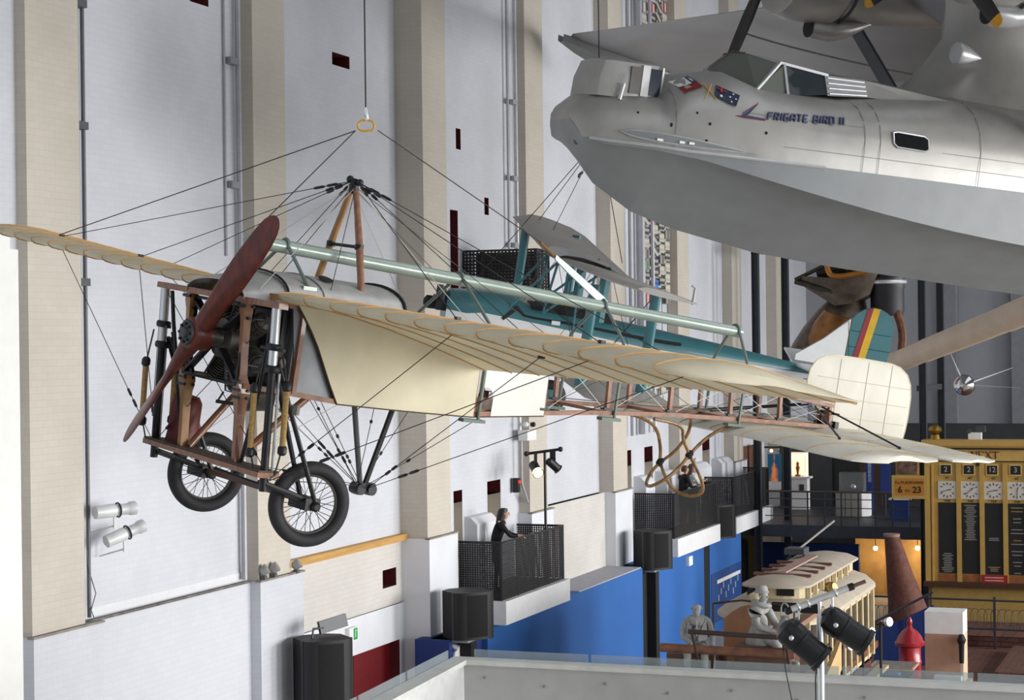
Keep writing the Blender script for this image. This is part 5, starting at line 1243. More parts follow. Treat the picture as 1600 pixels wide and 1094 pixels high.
MB().box(-13.95, -12.6, 59.5, 59.56, 4.16, 4.22).build('track', charcoal, t, False)
for x in (-13.72, -13.15): MB().ball((x, 59.5, 4.08), .05, 10, 8).build('spot_bulb', M('spot_glow', '#ffd9a8', .4, emit='#ffb870', es=7), t)
t = root('glass_showcase', 'glass showcase on a white cabinet on the gallery', 'display case', (-10.95, 58.2, 2.1))
for x0, x1 in ((-11.42, -11.12), (-11.12, -10.94), (-10.94, -10.62)): MB().box(x0 + .01, x1 - .01, 58.0, 58.4, 2.2, 2.92).build('cabinet_door', M('cabinet_grey', '#a5a39c', .6), t, False)
MB().prism([(-10.62, 58.0, 2.2), (-10.42, 58.15, 2.12), (-10.42, 58.15, 2.92), (-10.62, 58.0, 2.92)], (0, .4, 0)).build('cabinet_side', white_paint, t, False)
MB().box(-11.3, -10.55, 58.0, 58.4, 2.92, 3.52).build('glass_box', glass_mat('showcase_glass', (.8, .82, .82), .15, .05), t, False)
MB().ball((-10.9, 58.2, 3.08), .09, 12, 8).build('exhibit_globe', steel, t); MB().box(-11.1, -10.6, 58.1, 58.3, 2.93, 3.02).build('exhibit_base', M('slate_base', '#4a5060', .6), t, False)
blue_banner = M('blue_banner', '#2a3f88', .6, var=.1, scale=12)
for k, (x0, x1, z0, z1, lab) in enumerate(((-10.6, -10.36, 2.3, 4.1, 'tall blue banner beside the glass showcase'), (-10.15, -9.85, 2.9, 4.1, 'shorter blue banner right of the tall blue one'))):
    t = root('banner', lab, 'banner', ((x0 + x1) / 2, 58.6, 2.2)); MB().box(x0, x1, 58.6, 58.63, z0, z1).build('cloth', blue_banner, t, False)
    MB().box(x0 + .07, x1 - .07, 58.59, 58.6, z0 + .9, z1 - .3).build('print', M('banner_print', '#8f9cc6', .7, var=.4, scale=30), t, False); MB().tube([((x0 + x1) / 2, 58.62, 2.2), ((x0 + x1) / 2, 58.62, z1)], .02, 6).build('stand', charcoal, t)
t = root('framed_picture', 'brown painting in a timber frame right of the blue banners', 'picture', (-9.4, 59.0, 3.4))
MB().box(-9.75, -9.05, 59.0, 59.05, 3.35, 4.0).build('frame', timber, t, False); MB().box(-9.46, -9.34, 59.05, 59.12, 2.2, 3.9).build('stand', charcoal, t, False); MB().box(-9.68, -9.1, 58.98, 59.0, 3.42, 3.95).build('canvas', M('painting_brown', '#8d6c5b', .7, var=.5, scale=5), t, False)
t = root('blue_bin', 'dark blue cabinet with a white lid behind the gallery railing', 'cabinet', (-9.35, 57.0, 2.2))
MB().box(-9.62, -9.06, 57.0, 57.4, 2.2, 2.78).build('body', navy, t, False); MB().box(-9.64, -9.04, 56.98, 57.42, 2.78, 2.84).build('lid', white_paint, t, False)
for k, x in enumerate((-13.5, -12.5, -11.7, -10.9)):
    t = root('dark_panel', ['dark freestanding panel behind the poster', 'dark freestanding panel beside the lit niche', 'narrow dark panel left of the showcase', 'brown-black panel above the showcase'][k], 'panel', (x, 61.2, 2.2))
    MB().box(x - .35, x + .35, 61.2, 61.28, 2.2, 4.3 + .2 * (k % 2)).build('board', [drk, M('panel_slate', '#34373d', .8), M('panel_black', '#1c1d20', .7), M('panel_brown', '#3d302a', .7)][k], t, False)
    MB().box(x - .37, x + .37, 61.19, 61.29, 4.3 + .2 * (k % 2), 4.36 + .2 * (k % 2)).build('top_rail', charcoal, t, False)
t = root('red_gold_curtain', 'row of timber and red exhibits below the third pier of the gallery', 'exhibit', (-13.9, 58.5, 2.2))
for k in range(3): MB().box(-14.2, -14.1, 57.4 + .7 * k, 57.9 + .7 * k, 3.0, 4.3).build('panel', M('brown_red_panel', '#5d3a2a', .7, var=.3), t, False)
t = root('ceiling_ring', 'amber ring ceiling fitting above the poster', 'lamp', (-13.7, 60.5, 4.3))
MB().torus((-13.6, 60.4, 4.32), (0, 0, 1), .28, .03, 24, 6).build('ring', M('amber_ring', '#9b6a3c', .6), t); MB().tube([(-13.6, 60.4, 4.35), (-13.6, 60.4, 5.6)], .015, 6).build('stem', charcoal, t)  # ring in an amber tone, no emission

# ---------------------------------------------------------------- indicator board
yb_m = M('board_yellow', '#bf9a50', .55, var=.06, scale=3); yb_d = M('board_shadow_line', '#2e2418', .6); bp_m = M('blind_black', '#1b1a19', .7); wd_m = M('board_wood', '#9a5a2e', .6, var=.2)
maroon = M('maroon_lettering', '#6e1f1c', .6); ink = M('black_lettering', '#2a1c10', .6); faint = M('blind_print', '#8d8a82', .8); amber = M('blind_amber', '#b07a1c', .8)
Y = 53.2
bd = root('indicator_board', 'large yellow railway indicator board with clocks and black columns', 'indicator board', (-5.4, Y, FLOOR))
X0, X1 = -7.98, -2.75
MB().box(X0 + .05, X1, Y, Y + .5, -.2, 4.56).build('case', yb_m, bd, False)
MB().box(X0 - .08, X1, Y - .18, Y + .5, 4.62, 4.78).box(X0 - .03, X1, Y - .1, Y + .5, 4.56, 4.62).build('cornice', yb_m, bd, False)
MB().box(X0, X1, Y - .105, Y - .1, 4.52, 4.57).box(X0, X1, Y - .05, Y - .045, 4.19, 4.215).build('shadow_strip', yb_d, bd, False)  # dark strips painted in as shadow lines under cornice and header
MB().box(X0 + .02, X1, Y - .05, Y, 4.2, 4.55).build('header_panel', M('header_yellow', '#c8a45a', .55), bd, False)
MB().box(X0 - .02, X0 + .12, Y - .08, Y, .9, 4.2).box(X0 + .16, X0 + .20, Y - .06, Y, .9, 4.1).build('side_pilaster', yb_m, bd, False)
MB().box(X0 - .05, X1, Y - .3, Y + .1, .80, .92).build('ledge', M('ledge_brown', '#4a2c1a', .6), bd, False)
MB().box(X0 + .15, X1, Y - .12, Y, -.2, .80).build('base_panel', M('base_yellow', '#b0904c', .6), bd, False)
def serif_word(word, x, z, h, mat, parent, y):
    """block capitals with slab serifs"""
    w = h * .95; th = h * .17; sf = h * .13
    V = {'T': [((.5, 0), (.5, 1), 1)], 'H': [((.15, 0), (.15, 1), 1), ((.85, 0), (.85, 1), 1)], 'E': [((.18, 0), (.18, 1), 1)], 'N': [((.14, 0), (.14, 1), .7), ((.86, 0), (.86, 1), .7)], 'X': []}
    for ch in word:
        if ch == ' ': x += w * .95; continue
        m = MB()
        def st(p, q, t_): m.bar((x + p[0] * w, y, z + p[1] * h), (x + q[0] * w, y, z + q[1] * h), .012, t_, (0, 0, 1) if p[1] == q[1] else (1, 0, 0))
        for p, q, k in V[ch]:
            st(p, q, th * k)
            for e in (0, 1): st((p[0] - .16, e + (.03 if e == 0 else -.03)), (p[0] + .16, e + (.03 if e == 0 else -.03)), h * .07)
        if ch == 'T': st((.02, .96), (.98, .96), h * .09); st((.05, .78), (.05, .98), h * .07); st((.95, .78), (.95, .98), h * .07)
        if ch == 'H': st((.15, .5), (.85, .5), h * .08)
        if ch == 'E':
            for e, l in ((.04, .95), (.5, .7), (.96, .9)): st((.18, e), (l, e), h * .085)
            st((.93, .04), (.93, .26), h * .07); st((.88, .74), (.88, .96), h * .07)
        if ch == 'N': st((.14, .96), (.86, .04), th)
        if ch == 'X':
            st((.12, 0), (.88, 1), h * .09); st((.12, 1), (.88, 0), th)
            for e in (0, 1):
                for c in (.12, .88): st((c - .13, e + (.03 if e == 0 else -.03)), (c + .13, e + (.03 if e == 0 else -.03)), h * .07)
        m.build('letter', mat, parent, False); x += w * 1.08
serif_word('THE NEXT', -7.49, 4.285, .185, maroon, bd, Y - .058)
MB().box(-6.62, -6.52, Y - .06, Y - .03, 4.08, 4.18).build('bracket', yb_d, bd, False)
nums = ['2', '2', '12', '3', '1', '6', '4', '8']; hands = [(2, 42), (1, 38), (2, 43), (12, 30), (3, 5), (4, 20), (5, 50), (6, 10)]
for k in range(8):
    x0 = -7.645 + .617 * k; x1 = x0 + .50; xc = (x0 + x1) / 2
    MB().box(x0 + .05, x1 - .12, Y - .03, Y, 3.82, 4.12).build('number_frame', M('number_gilt', '#d9bf7a', .5), bd, False)
    MB().box(x0 + .08, x1 - .15, Y - .036, Y - .03, 3.85, 4.09).build('number_panel', bp_m, bd, False)
    text_mesh(nums[k], .2, M('blind_white', '#b9b5ab', .7), 'platform_number', bd, (xc - .035, Y - .04, 3.97), (1, 0, 0), (0, 0, 1))
    text_mesh('AT', .09, ink, 'lettering', bd, (xc, Y - .012, 3.74), (1, 0, 0), (0, 0, 1))
    text_mesh('FOR', .08, ink, 'lettering', bd, (xc, Y - .012, 3.115), (1, 0, 0), (0, 0, 1))
    cl = MB().box(x0, x1, Y - .03, Y, 3.17, 3.65).build('clock_face', M('clock_white', '#d2ccc0', .6), bd, False)
    for h in range(12):
        a = 2 * PI * h / 12; r0, r1 = .15, .21
        MB().bar((xc + r0 * math.sin(a), Y - .034, 3.41 + r0 * math.cos(a)), (xc + r1 * math.sin(a), Y - .034, 3.41 + r1 * math.cos(a)), .006, .022, (1, 0, 0)).build('hour_mark', bp_m, cl, False)
    hh, mm = hands[k]
    for ang, ln, w in (((hh % 12 + mm / 60) * 2 * PI / 12, .11, .02), (mm * 2 * PI / 60, .18, .013)):
        MB().bar((xc, Y - .04, 3.41), (xc + ln * math.sin(ang), Y - .04, 3.41 + ln * math.cos(ang)), .006, w, (1, 0, 0)).build('clock_hand', bp_m, cl, False)
    pn = MB().box(x0, x1 - .01, Y - .02, Y, 1.14, 3.07).build('blind_panel', bp_m, bd, False)
    MB().box(x1 - .01, x0 + .617, Y - .05, Y, .92, 4.15).build('mullion', yb_m, bd, False)
    MB().box(x0, x1, Y - .025, Y, .94, 1.12).build('wooden_panel', wd_m, bd, False)
    rows = [(0, 26), (2, 16), (12, 26), (1, 24)][k % 4]
    seg = MB(); sega = MB()
    for r in range(38):
        z = 3.0 - .049 * r
        on = {0: 26 < r < 38, 1: r < 20, 2: r in (18, 19, 34, 35, 36), 3: r % 6 in (1, 3)}[k % 4]
        if not on: continue
        w_ = .17 * (.5 + random.random() * .5)
        (sega if (k % 4 == 2 and r == 34) or (k % 4 == 3 and r in (3, 19)) else seg).box(xc - w_ - .01, xc + w_ - .01, Y - .024, Y - .02, z - .012, z + .012)
    if seg.v: o = seg.build('blind_print', faint, pn, False); o['kind'] = 'stuff'
    if sega.v: o = sega.build('blind_print', amber, pn, False); o['kind'] = 'stuff'
rb = MB().box(-6.51, -5.82, Y - .07, Y - .02, .91, 1.13).build('red_sign', M('red_sign', '#9c2020', .5), bd, False)
for z in (1.06, .98): MB().box(-6.42, -5.92, Y - .075, Y - .07, z - .015, z + .015).build('sign_print', M('red_sign_print', '#d8aaa0', .6), rb, False)
t = root('platform_sign', 'ochre sign to platforms 6 to 23 left of the indicator board', 'sign', (-8.4, Y - .1, 3.15))
MB().box(-8.89, -7.92, Y - .1, Y - .04, 3.16, 3.80).build('frame', yb_m, t, False); MB().box(-8.80, -8.01, Y - .106, Y - .1, 3.25, 3.72).build('panel', M('sign_ochre', '#b87c28', .6, var=.05), t, False)
text_mesh('To PLATFORMS', .115, ink, 'lettering', t, (-8.41, Y - .11, 3.60), (1, 0, 0), (0, 0, 1)); text_mesh('6', .25, ink, 'lettering', t, (-8.66, Y - .11, 3.40), (1, 0, 0), (0, 0, 1), bold=.006)
text_mesh('TO', .10, ink, 'lettering', t, (-8.46, Y - .11, 3.37), (1, 0, 0), (0, 0, 1)); text_mesh('23', .25, ink, 'lettering', t, (-8.2, Y - .11, 3.40), (1, 0, 0), (0, 0, 1), bold=.006)
MB().tube([(-8.0, Y - .05, 3.5), (-7.9, Y, 3.5)], .03, 6).build('bracket', charcoal, t)
# things standing on top of the board
t = root('brass_lamp', 'brass domed lamp on top of the indicator board', 'lamp', (-7.75, 53.5, 4.78))
MB().lathe([(.14, 0), (.11, .12), (.05, .14), (.17, .2), (.19, .24), (.16, .32), (.08, .38), (.01, .4)], (-7.75, 53.5, 4.78), (0, 0, 1), 18).build('lamp', M('brass', '#9a7a30', .3, .8), t)
t = root('white_box', 'white box with grey fittings on top of the indicator board', 'box', (-6.7, 53.5, 4.78))
MB().box(-6.85, -6.5, 53.4, 53.6, 4.78, 4.97).build('case', white_paint, t, False); MB().box(-6.65, -6.4, 53.45, 53.6, 4.98, 5.15).lathe([(.06, 0), (.06, .12)], (-6.83, 53.5, 5.0), (0, -1, 0), 12).build('fittings', steel_dark, t)

# ---------------------------------------------------------------- rocket engine, sphere satellite, long beam
t = root('rocket_engine', 'dark bronze rocket engine with bell nozzle hanging behind the biplane tail', 'engine', (-8.6, 46.0, 7.3))
bronze = M('burnt_bronze', '#5b5147', .42, .6, var=.3, scale=4); copper = M('copper_bell', '#8f6238', .4, .7, var=.25, scale=3)
MB().lathe([(1.02, -.55), (.98, -.35), (.86, .1), (.66, .6), (.44, 1.0), (.34, 1.2)], (-9.0, 46.1, 7.5), (.32, 0, .95), 32).build('bell_nozzle', bronze, t)
MB().lathe([(.80, -.3), (.82, -.1), (.74, .3), (.6, .62)], (-8.83, 45.78, 7.5), (.32, -.05, .95), 24).build('inner_bell', copper, t)
MB().loft([[(-9.9, 45.8, 8.95), (-9.7, 45.6, 9.08), (-9.7, 46.2, 9.08), (-9.9, 46.2, 8.95)], [(-8.9, 45.4, 8.35), (-8.8, 45.4, 9.0), (-8.8, 46.4, 9.0), (-8.9, 46.4, 8.35)], [(-8.5, 45.4, 8.4), (-8.2, 45.4, 9.2), (-8.2, 46.4, 9.2), (-8.5, 46.4, 8.4)], [(-8.1, 45.6, 8.6), (-7.9, 45.6, 9.1), (-7.9, 46.3, 9.1), (-8.1, 46.3, 8.6)]]).build('thrust_chamber', bronze, t)
for p, q, r in (((-9.9, 45.7, 9.0), (-9.1, 45.6, 9.35), .05), ((-9.9, 45.7, 8.95), (-9.0, 45.5, 8.7), .06), ((-9.0, 45.5, 8.7), (-8.7, 45.5, 8.45), .07), ((-8.5, 45.5, 9.2), (-8.9, 45.6, 9.6), .12), ((-9.4, 46.0, 9.1), (-8.0, 46.0, 9.5), .2)): MB().tube([p, q], r, 8).build('strut', M('engine_dark', '#3d3832', .5, .5, var=.3), t)
MB().tube(smooth_pts([(-9.05, 45.3, 9.7), (-9.05, 45.3, 9.15), (-8.85, 45.3, 9.02), (-8.3, 45.3, 9.1), (-8.0, 45.3, 9.18), (-7.85, 45.3, 9.5)]), .07, 10).build('feed_pipe', M('orange_lit_pipe', '#a8712f', .35, .6), t)  # orange light on the pipe is put into its colour
MB().lathe([(.36, 0), (.40, .1), (.40, .62), (.42, .66), (.42, .9), (.36, .92), (.36, 1.1)], (-7.75, 46.0, 8.1), (0, 0, 1), 20).build('turbopump', M('pump_black', '#26262a', .5, .2), t)
MB().torus((-7.75, 46.0, 8.9), (0, 0, 1), .42, .05, 24, 8).build('pump_ring', steel, t)
MB().tube(smooth_pts([(-7.5, 45.8, 8.2), (-7.35, 45.8, 7.7), (-7.4, 45.8, 7.2)]), .1, 8).build('exhaust_duct', M('rust_duct', '#6b4530', .6, .3, var=.3), t)
for x in (-9.3, -8.0): MB().tube([(x, 46.0, 9.2), (x, 46.0, 19.5)], .02, 6).build('hanger_rod', steel_dark, t)
for k in range(5): MB().ball((-9.0 + .28 * k, 45.5, 9.42 + .05 * (k % 2)), .13, 10, 8).build('valve', M('engine_dark', '#3d3832', .5, .5, var=.3), t)
t = root('satellite_sphere', 'polished sphere satellite with thin aerials hanging in front of the end wall', 'satellite', (-5.95, 45.85, 6.2))
MB().ball((-5.95, 45.85, 6.44), .25, 28, 18).build('shell', M('mirror_steel', '#c8c6c4', .12, 1.0), t)
for d in ((-.25, 0, .6), (1.0, -.2, -.05), (.8, .5, .3)): MB().tube([Vector((-5.95, 45.85, 6.44)) + Vector(d).normalized() * .2, Vector((-5.95, 45.85, 6.44)) + Vector(d) * 1.3], [.02, .004], 6).build('aerial', steel, t)
MB().tube([(-6.1, 45.85, 6.6), (-5.9, 45.85, 20)], .006, 5).build('hanging_wire', wire_m, t)
t = root('tapered_beam', 'long pale tapered tube slanting up behind the biplane rudder', 'beam', (-5.0, 39, 7.0))
p = Vector((-7.25, 40.7, 6.83)); q = Vector((-2.7, 36.0, 8.35)); d = q - p
MB().lathe([(.20, 0), (.215, .02), (.22, d.length * .3), (.235, d.length * .301), (.255, d.length * .7), (.265, d.length * .701), (.29, d.length)], p, d, 24).build('tube', M('birch_tube', '#cdbba6', .5, var=.06, scale=3), t)
MB().tube([p.lerp(q, .72), p.lerp(q, .72) + Vector((0, 0, 1.4))], .02, 6).build('hanger', steel_dark, t)
# ================================================================ TRAM AND LOWER FLOOR
cream = M('tram_cream', '#cfc09a', .5, var=.06); roofm = M('tram_roof_canvas', '#b5aa9a', .8, var=.06, scale=3); slat = M('tram_roof_slat', '#6d4438', .6, var=.2); dred = M('tram_dark_red', '#4e1d1c', .5); amberw = M('tram_window_wood', '#7a4a26', .4, var=.3)
tr = root('tram', 'old cream tram with a raised clerestory roof and trolley pole', 'tram', (-8.0, 37.0, FLOOR))
def outline(y0, y1, x0, x1, bow):
    xc = (x0 + x1) / 2; w = (x1 - x0) / 2
    fr = [(xc + w * math.cos(t), y0 + bow - bow * math.sin(t)) for t in [PI * k / 10 for k in range(11)]]
    return fr[::-1] + [(xc + w * math.cos(t), y1 - bow * .6 + bow * .6 * math.sin(t)) for t in [PI * k / 10 for k in range(11)]]
Lo = outline(33.85, 40.1, -9.1, -6.95, 1.2); Li = outline(34.6, 39.6, -8.5, -7.42, .3)
MB().loft([[(x, y, 2.46) for x, y in Lo], [(x, y, 2.54) for x, y in Lo], [(x * .6 + u * .4, y * .6 + v * .4, 2.70) for (x, y), (u, v) in zip(Lo, Li)], [(x, y, 2.80) for x, y in Li]]).build('lower_roof', roofm, tr)
MB().loft([[(x, y, 2.78) for x, y in Li], [(x, y, 3.02) for x, y in Li]]).build('clerestory_wall', cream, tr, False)
Lr = outline(34.45, 39.75, -8.62, -7.32, .4)
xc = -7.95
MB().loft([[(x, y, 3.0) for x, y in Lr], [(x, y, 3.04) for x, y in Lr], [(xc + (x - xc) * .7, 37.05 + (y - 37.05) * .96, 3.13) for x, y in Lr], [(xc + (x - xc) * .3, 37.05 + (y - 37.05) * .9, 3.17) for x, y in Lr]]).build('clerestory_roof', roofm, tr)
for k, y in enumerate((35.3, 35.95, 36.6, 37.25)):
    MB().bar((-8.5, y - .0, 3.17), (-7.42, y, 3.15), .09, .05).build('roof_board', slat, tr, False)
MB().bar((-8.0, 35.3, 3.2), (-8.0, 38.2, 3.2), .22, .03).build('roof_walk', M('roof_walk', '#b99', .7) if False else M('roof_walk_pink', '#a98a80', .7), tr, False)
for x in (-8.3, -7.75): MB().box(x - .16, x + .16, 34.57, 34.62, 2.86, 2.98).build('clerestory_window', matt_black, tr, False)
for k in range(7): MB().box(-7.44, -7.40, 35.0 + .6 * k, 35.35 + .6 * k, 2.84, 2.98).build('clerestory_window', dred, tr, False)
for k in range(7): MB().box(-7.42, -7.34, 34.85 + .6 * k, 34.93 + .6 * k, 2.8, 3.0).build('roof_bracket', cream, tr, False)
MB().lathe([(.06, 0), (.12, .06), (.12, .16), (.08, .22)], (-7.34, 36.3, 2.78), (.8, -.4, .3), 14).build('headlamp', M('lamp_brass', '#a08a58', .3, .6), tr)
MB().lathe([(.05, 0), (.05, .1), (.13, .12), (.13, .2), (.02, .26)], (-8.2, 34.2, 2.72), (0, 0, 1), 12).build('roof_ventilator', cream, tr)
MB().box(-8.55, -8.15, 38.1, 38.6, 3.22, 3.34).build('trolley_base', steel_dark, tr, False)
for x in (-8.5, -8.2): MB().bar((x, 38.15, 3.1), (x, 38.55, 3.24), .04, .04).build('trolley_leg', steel_dark, tr, False)
MB().tube([(-8.3, 38.4, 3.32), (-7.95, 40.2, 3.72)], .022, 8).build('trolley_pole', M('pole_grey', '#8f8a84', .5), tr)
Lb = outline(34.3, 39.9, -8.95, -7.05, .9)
MB().loft([[(x, y, FLOOR + .35) for x, y in Lb], [(x, y, 1.05) for x, y in Lb]]).build('dado', dred, tr)
MB().loft([[(x, y, 1.0) for x, y in Lb], [(x, y, 1.12) for x, y in Lb]]).build('waist_rail', cream, tr)
MB().loft([[(x * .99 - .08, y * .995 + .18, 1.1) for x, y in Lb], [(x * .99 - .08, y * .995 + .18, 2.4) for x, y in Lb]]).build('glazing', M('tram_glass', '#3a2c22', .15, var=.3), tr)
MB().loft([[(x, y, 2.34) for x, y in Lb], [(x, y, 2.47) for x, y in Lb]]).build('cant_rail', cream, tr)
for k in range(8):
    y = 35.3 + .62 * k
    MB().box(-7.1, -7.03, y - .05, y + .05, 1.05, 2.4).build('window_pillar', cream, tr, False)
    MB().box(-7.08, -7.05, y + .08, y + .54, 1.12, 1.25).build('window_sill', amberw, tr, False)
for k in range(6):
    t_ = PI * (k + .5) / 6; x = -8 + .94 * math.cos(t_); y = 34.3 + .9 - .9 * math.sin(t_)
    MB().box(x - .04, x + .04, y - .03, y + .03, 1.05, 2.4).build('window_pillar', cream, tr, False)
MB().box(-8.9, -7.1, 34.6, 39.6, FLOOR + .2, FLOOR + .4).build('underframe', matt_black, tr, False)
for y in (35.6, 38.6):
    for x in (-8.7, -7.3): MB().lathe([(.3, -.05), (.3, .05)], (x, y, FLOOR + .3), (1, 0, 0), 18).build('wheel', matt_black, tr)

# ---------------------------------------------------------------- open wagon under the statues
wg_ = root('wagon', 'brown wooden wagon carrying the two grey statues', 'wagon', (-7.8, 31.6, FLOOR))
leather = M('brown_leather', '#5d4032', .55, var=.2, scale=4); wood2 = M('wagon_wood', '#6b4433', .5, var=.25, scale=6, stretch=(.3, 2, 2))
MB().box(-9.0, -6.75, 30.75, 33.2, 1.7, 2.0).build('bed', wood2, wg_, False)
MB().box(-8.95, -8.05, 30.9, 31.5, 2.0, 2.33).build('bench', leather, wg_, False)
MB().box(-7.75, -6.85, 30.75, 31.6, 2.0, 2.52).build('bench', leather, wg_, False)
MB().tube([(-8.95, 30.55, 2.48), (-6.75, 30.75, 2.42)], .075, 12).build('front_roller', M('roller_brown', '#7a5240', .4, var=.2), wg_)
MB().tube([(-8.35, 30.1, 2.83), (-6.72, 30.3, 2.76)], .04, 10).build('guard_rail', M('guard_brown', '#3a2c28', .5), wg_)
for x in (-8.3, -6.8): MB().tube([(x, 30.14 + (x + 8.3) * .1, 2.8), (x, 30.7, 2.05)], .025, 8).build('rail_stay', M('guard_brown', '#3a2c28', .5), wg_)
MB().loft([[(-8.3 + .9 * k / 6, 32.2, 2.0), (-8.3 + .9 * k / 6, 32.2, 2.75 + .25 * math.sin(PI * k / 6)), (-8.3 + .9 * k / 6, 32.3, 2.75 + .25 * math.sin(PI * k / 6)), (-8.3 + .9 * k / 6, 32.3, 2.0)] for k in range(7)]).build('seat_back', M('tan_leather', '#9a7052', .5), wg_)
MB().bar((-7.3, 32.0, 2.5), (-6.7, 32.6, 2.95), .3, .08).build('folding_flap', M('tan_leather', '#9a7052', .5), wg_, False)
for x0, x1 in ((-8.4, -8.4), (-7.0, -7.0)):
    MB().tube([(x0, 31.9, 2.0), (x0, 31.9, 3.05)], .018, 6).build('hood_stay', M('guard_brown', '#3a2c28', .5), wg_)
MB().tube([(-8.4, 31.9, 3.05), (-7.9, 31.9, 3.12), (-7.0, 31.9, 3.05)], .018, 6).build('hood_bow', M('guard_brown', '#3a2c28', .5), wg_)
MB().bar((-7.4, 32.0, 3.02), (-6.6, 32.05, 3.0), .04, .16).build('name_board', matt_black, wg_, False)
for x in (-8.9, -6.85):
    for y in (31.1, 32.8):
        o = MB().torus((x, y, FLOOR + .62), (1, 0, 0), .58, .04, 28, 8).build('wheel', wood2, wg_)
        for k in range(8): MB().tube([(x, y, FLOOR + .62), (x, y + .56 * math.cos(2 * PI * k / 8), FLOOR + .62 + .56 * math.sin(2 * PI * k / 8))], .018, 6).build('spoke', wood2, o)
    MB().box(x - .03, x + .03, 30.9, 33.0, FLOOR + .58, FLOOR + .66).build('axle_beam', wood2, wg_, False)
    for y in (31.1, 32.8): MB().box(x - .04, x + .04, y - .05, y + .05, FLOOR + .6, 1.72).build('bolster', wood2, wg_, False)
t = root('yellow_panel', 'cream and yellow curved fender beside the wagon', 'panel', (-6.6, 31.2, 1.4))
MB().loft([[(-6.7 + .5 * k / 8, 30.6 + .9 * k / 8, 1.7 + .9 * (k / 8) ** 2), (-6.62 + .5 * k / 8, 30.55 + .9 * k / 8, 1.7 + .9 * (k / 8) ** 2), (-6.62 + .5 * k / 8, 30.55 + .9 * k / 8, 1.4 + .7 * (k / 8) ** 2), (-6.7 + .5 * k / 8, 30.6 + .9 * k / 8, 1.4 + .7 * (k / 8) ** 2)] for k in range(9)]).build('fender', M('fender_yellow', '#c7a46a', .5), t)
MB().box(-6.45, -6.4, 31.2, 31.25, FLOOR, 1.9).build('stay', matt_black, t, False)

# ================================================================ PEOPLE
def figure(name, label, cat, loc, heading, J, mats, regions, parent_label=None, scale=1.0, group=None):
    """one continuous skin over a jointed skeleton. J: {joint: (x fwd, y left, z up, radius, linked joint, region)}"""
    t = root(name, label, cat, loc, group)
    names = list(J)
    me = bpy.data.meshes.new('skeleton')
    c, s = math.cos(heading), math.sin(heading)
    P = [Vector((J[k][0] * c - J[k][1] * s, J[k][0] * s + J[k][1] * c, J[k][2])) * scale for k in names]
    E = [(names.index(J[k][4]), i) for i, k in enumerate(names) if J[k][4]]
    me.from_pydata([tuple(p) for p in P], E, [])
    o = bpy.data.objects.new('tmp_body', me); COL.objects.link(o)
    md = o.modifiers.new('skin', 'SKIN'); md.use_smooth_shade = True
    for i, k in enumerate(names):
        r = J[k][3] * scale; r = r if isinstance(r, tuple) else (r, r)
        me.skin_vertices[0].data[i].radius = r
        me.skin_vertices[0].data[i].use_root = (i == 0)
    sb = o.modifiers.new('sub', 'SUBSURF'); sb.levels = 2; sb.render_levels = 2
    bpy.context.view_layer.update()
    m2 = bpy.data.meshes.new_from_object(o.evaluated_get(bpy.context.evaluated_depsgraph_get()))
    bpy.data.objects.remove(o)
    m2.materials.clear()
    for m in mats: m2.materials.append(m)
    segs = [(P[a], P[b], regions[J[names[b]][5]]) for a, b in E]
    for pl in m2.polygons:
        ce = pl.center; best = (1e9, 0)
        for a, b, rg in segs:
            d = b - a; f = max(0, min(1, (ce - a).dot(d) / max(d.length_squared, 1e-9))); q = (ce - (a + d * f)).length
            if q < best[0]: best = (q, rg)
        pl.material_index = best[1]; pl.use_smooth = True
    bo = bpy.data.objects.new('body', m2); COL.objects.link(bo); bo.parent = t
    def W_(x, y, z): return Vector((x * c - y * s, x * s + y * c, z)) * scale + Vector(loc)
    return t, W_
def hand(J, side, wrist, d, curl, reg='skin'):
    """palm and five fingers added to the skeleton"""
    w = Vector(J[wrist][:3]); d = Vector(d).normalized(); up = Vector(curl).normalized(); lat = d.cross(up).normalized()
    pm = w + d * .055
    J[side + 'palm'] = (*pm, (.034), wrist, reg)
    for k, (o, ln) in enumerate(((-.03, .06), (-.01, .072), (.01, .07), (.03, .052))):
        b = pm + d * .035 + lat * o; J[side + 'f%da' % k] = (*b, .0105, side + 'palm', reg)
        tp = b + (d * .75 + up * .6).normalized() * ln; J[side + 'f%db' % k] = (*tp, .0085, side + 'f%da' % k, reg)
    th = w + d * .03 - lat * .045 + up * .01; J[side + 'ta'] = (*th, .012, wrist, reg)
    tp = th + (d * .8 - lat * .35 + up * .3).normalized() * .05; J[side + 'tb'] = (*tp, .0095, side + 'ta', reg)
def base_body(lean=0.0, top='top', legs='legs'):
    L = lean
    J = {'pelvis': (0, 0, .90, .125, None, legs), 'waist': (.02 * L, 0, 1.05, .115, 'pelvis', top), 'chest': (.16 * L, 0, 1.25, .135, 'waist', top), 'collar': (.27 * L, 0, 1.37, .09, 'chest', top),
         'neck': (.31 * L, 0, 1.43, .048, 'collar', 'skin'), 'jaw': (.34 * L + .015, 0, 1.49, .062, 'neck', 'skin'), 'head': (.36 * L + .01, 0, 1.555, .082, 'jaw', 'skin'), 'crown': (.36 * L, 0, 1.61, .062, 'head', 'skin')}
    for s, y in (('l', 1), ('r', -1)):
        J[s + 'hip'] = (0, .085 * y, .86, .085, 'pelvis', legs); J[s + 'knee'] = (.02, .09 * y, .48, .056, s + 'hip', legs); J[s + 'ankle'] = (-.01, .09 * y, .09, .04, s + 'knee', legs); J[s + 'toe'] = (.15, .1 * y, .03, .032, s + 'ankle', 'shoe')
        J[s + 'sho'] = (.24 * L, .165 * y, 1.335, .06, 'collar', top)
    return J
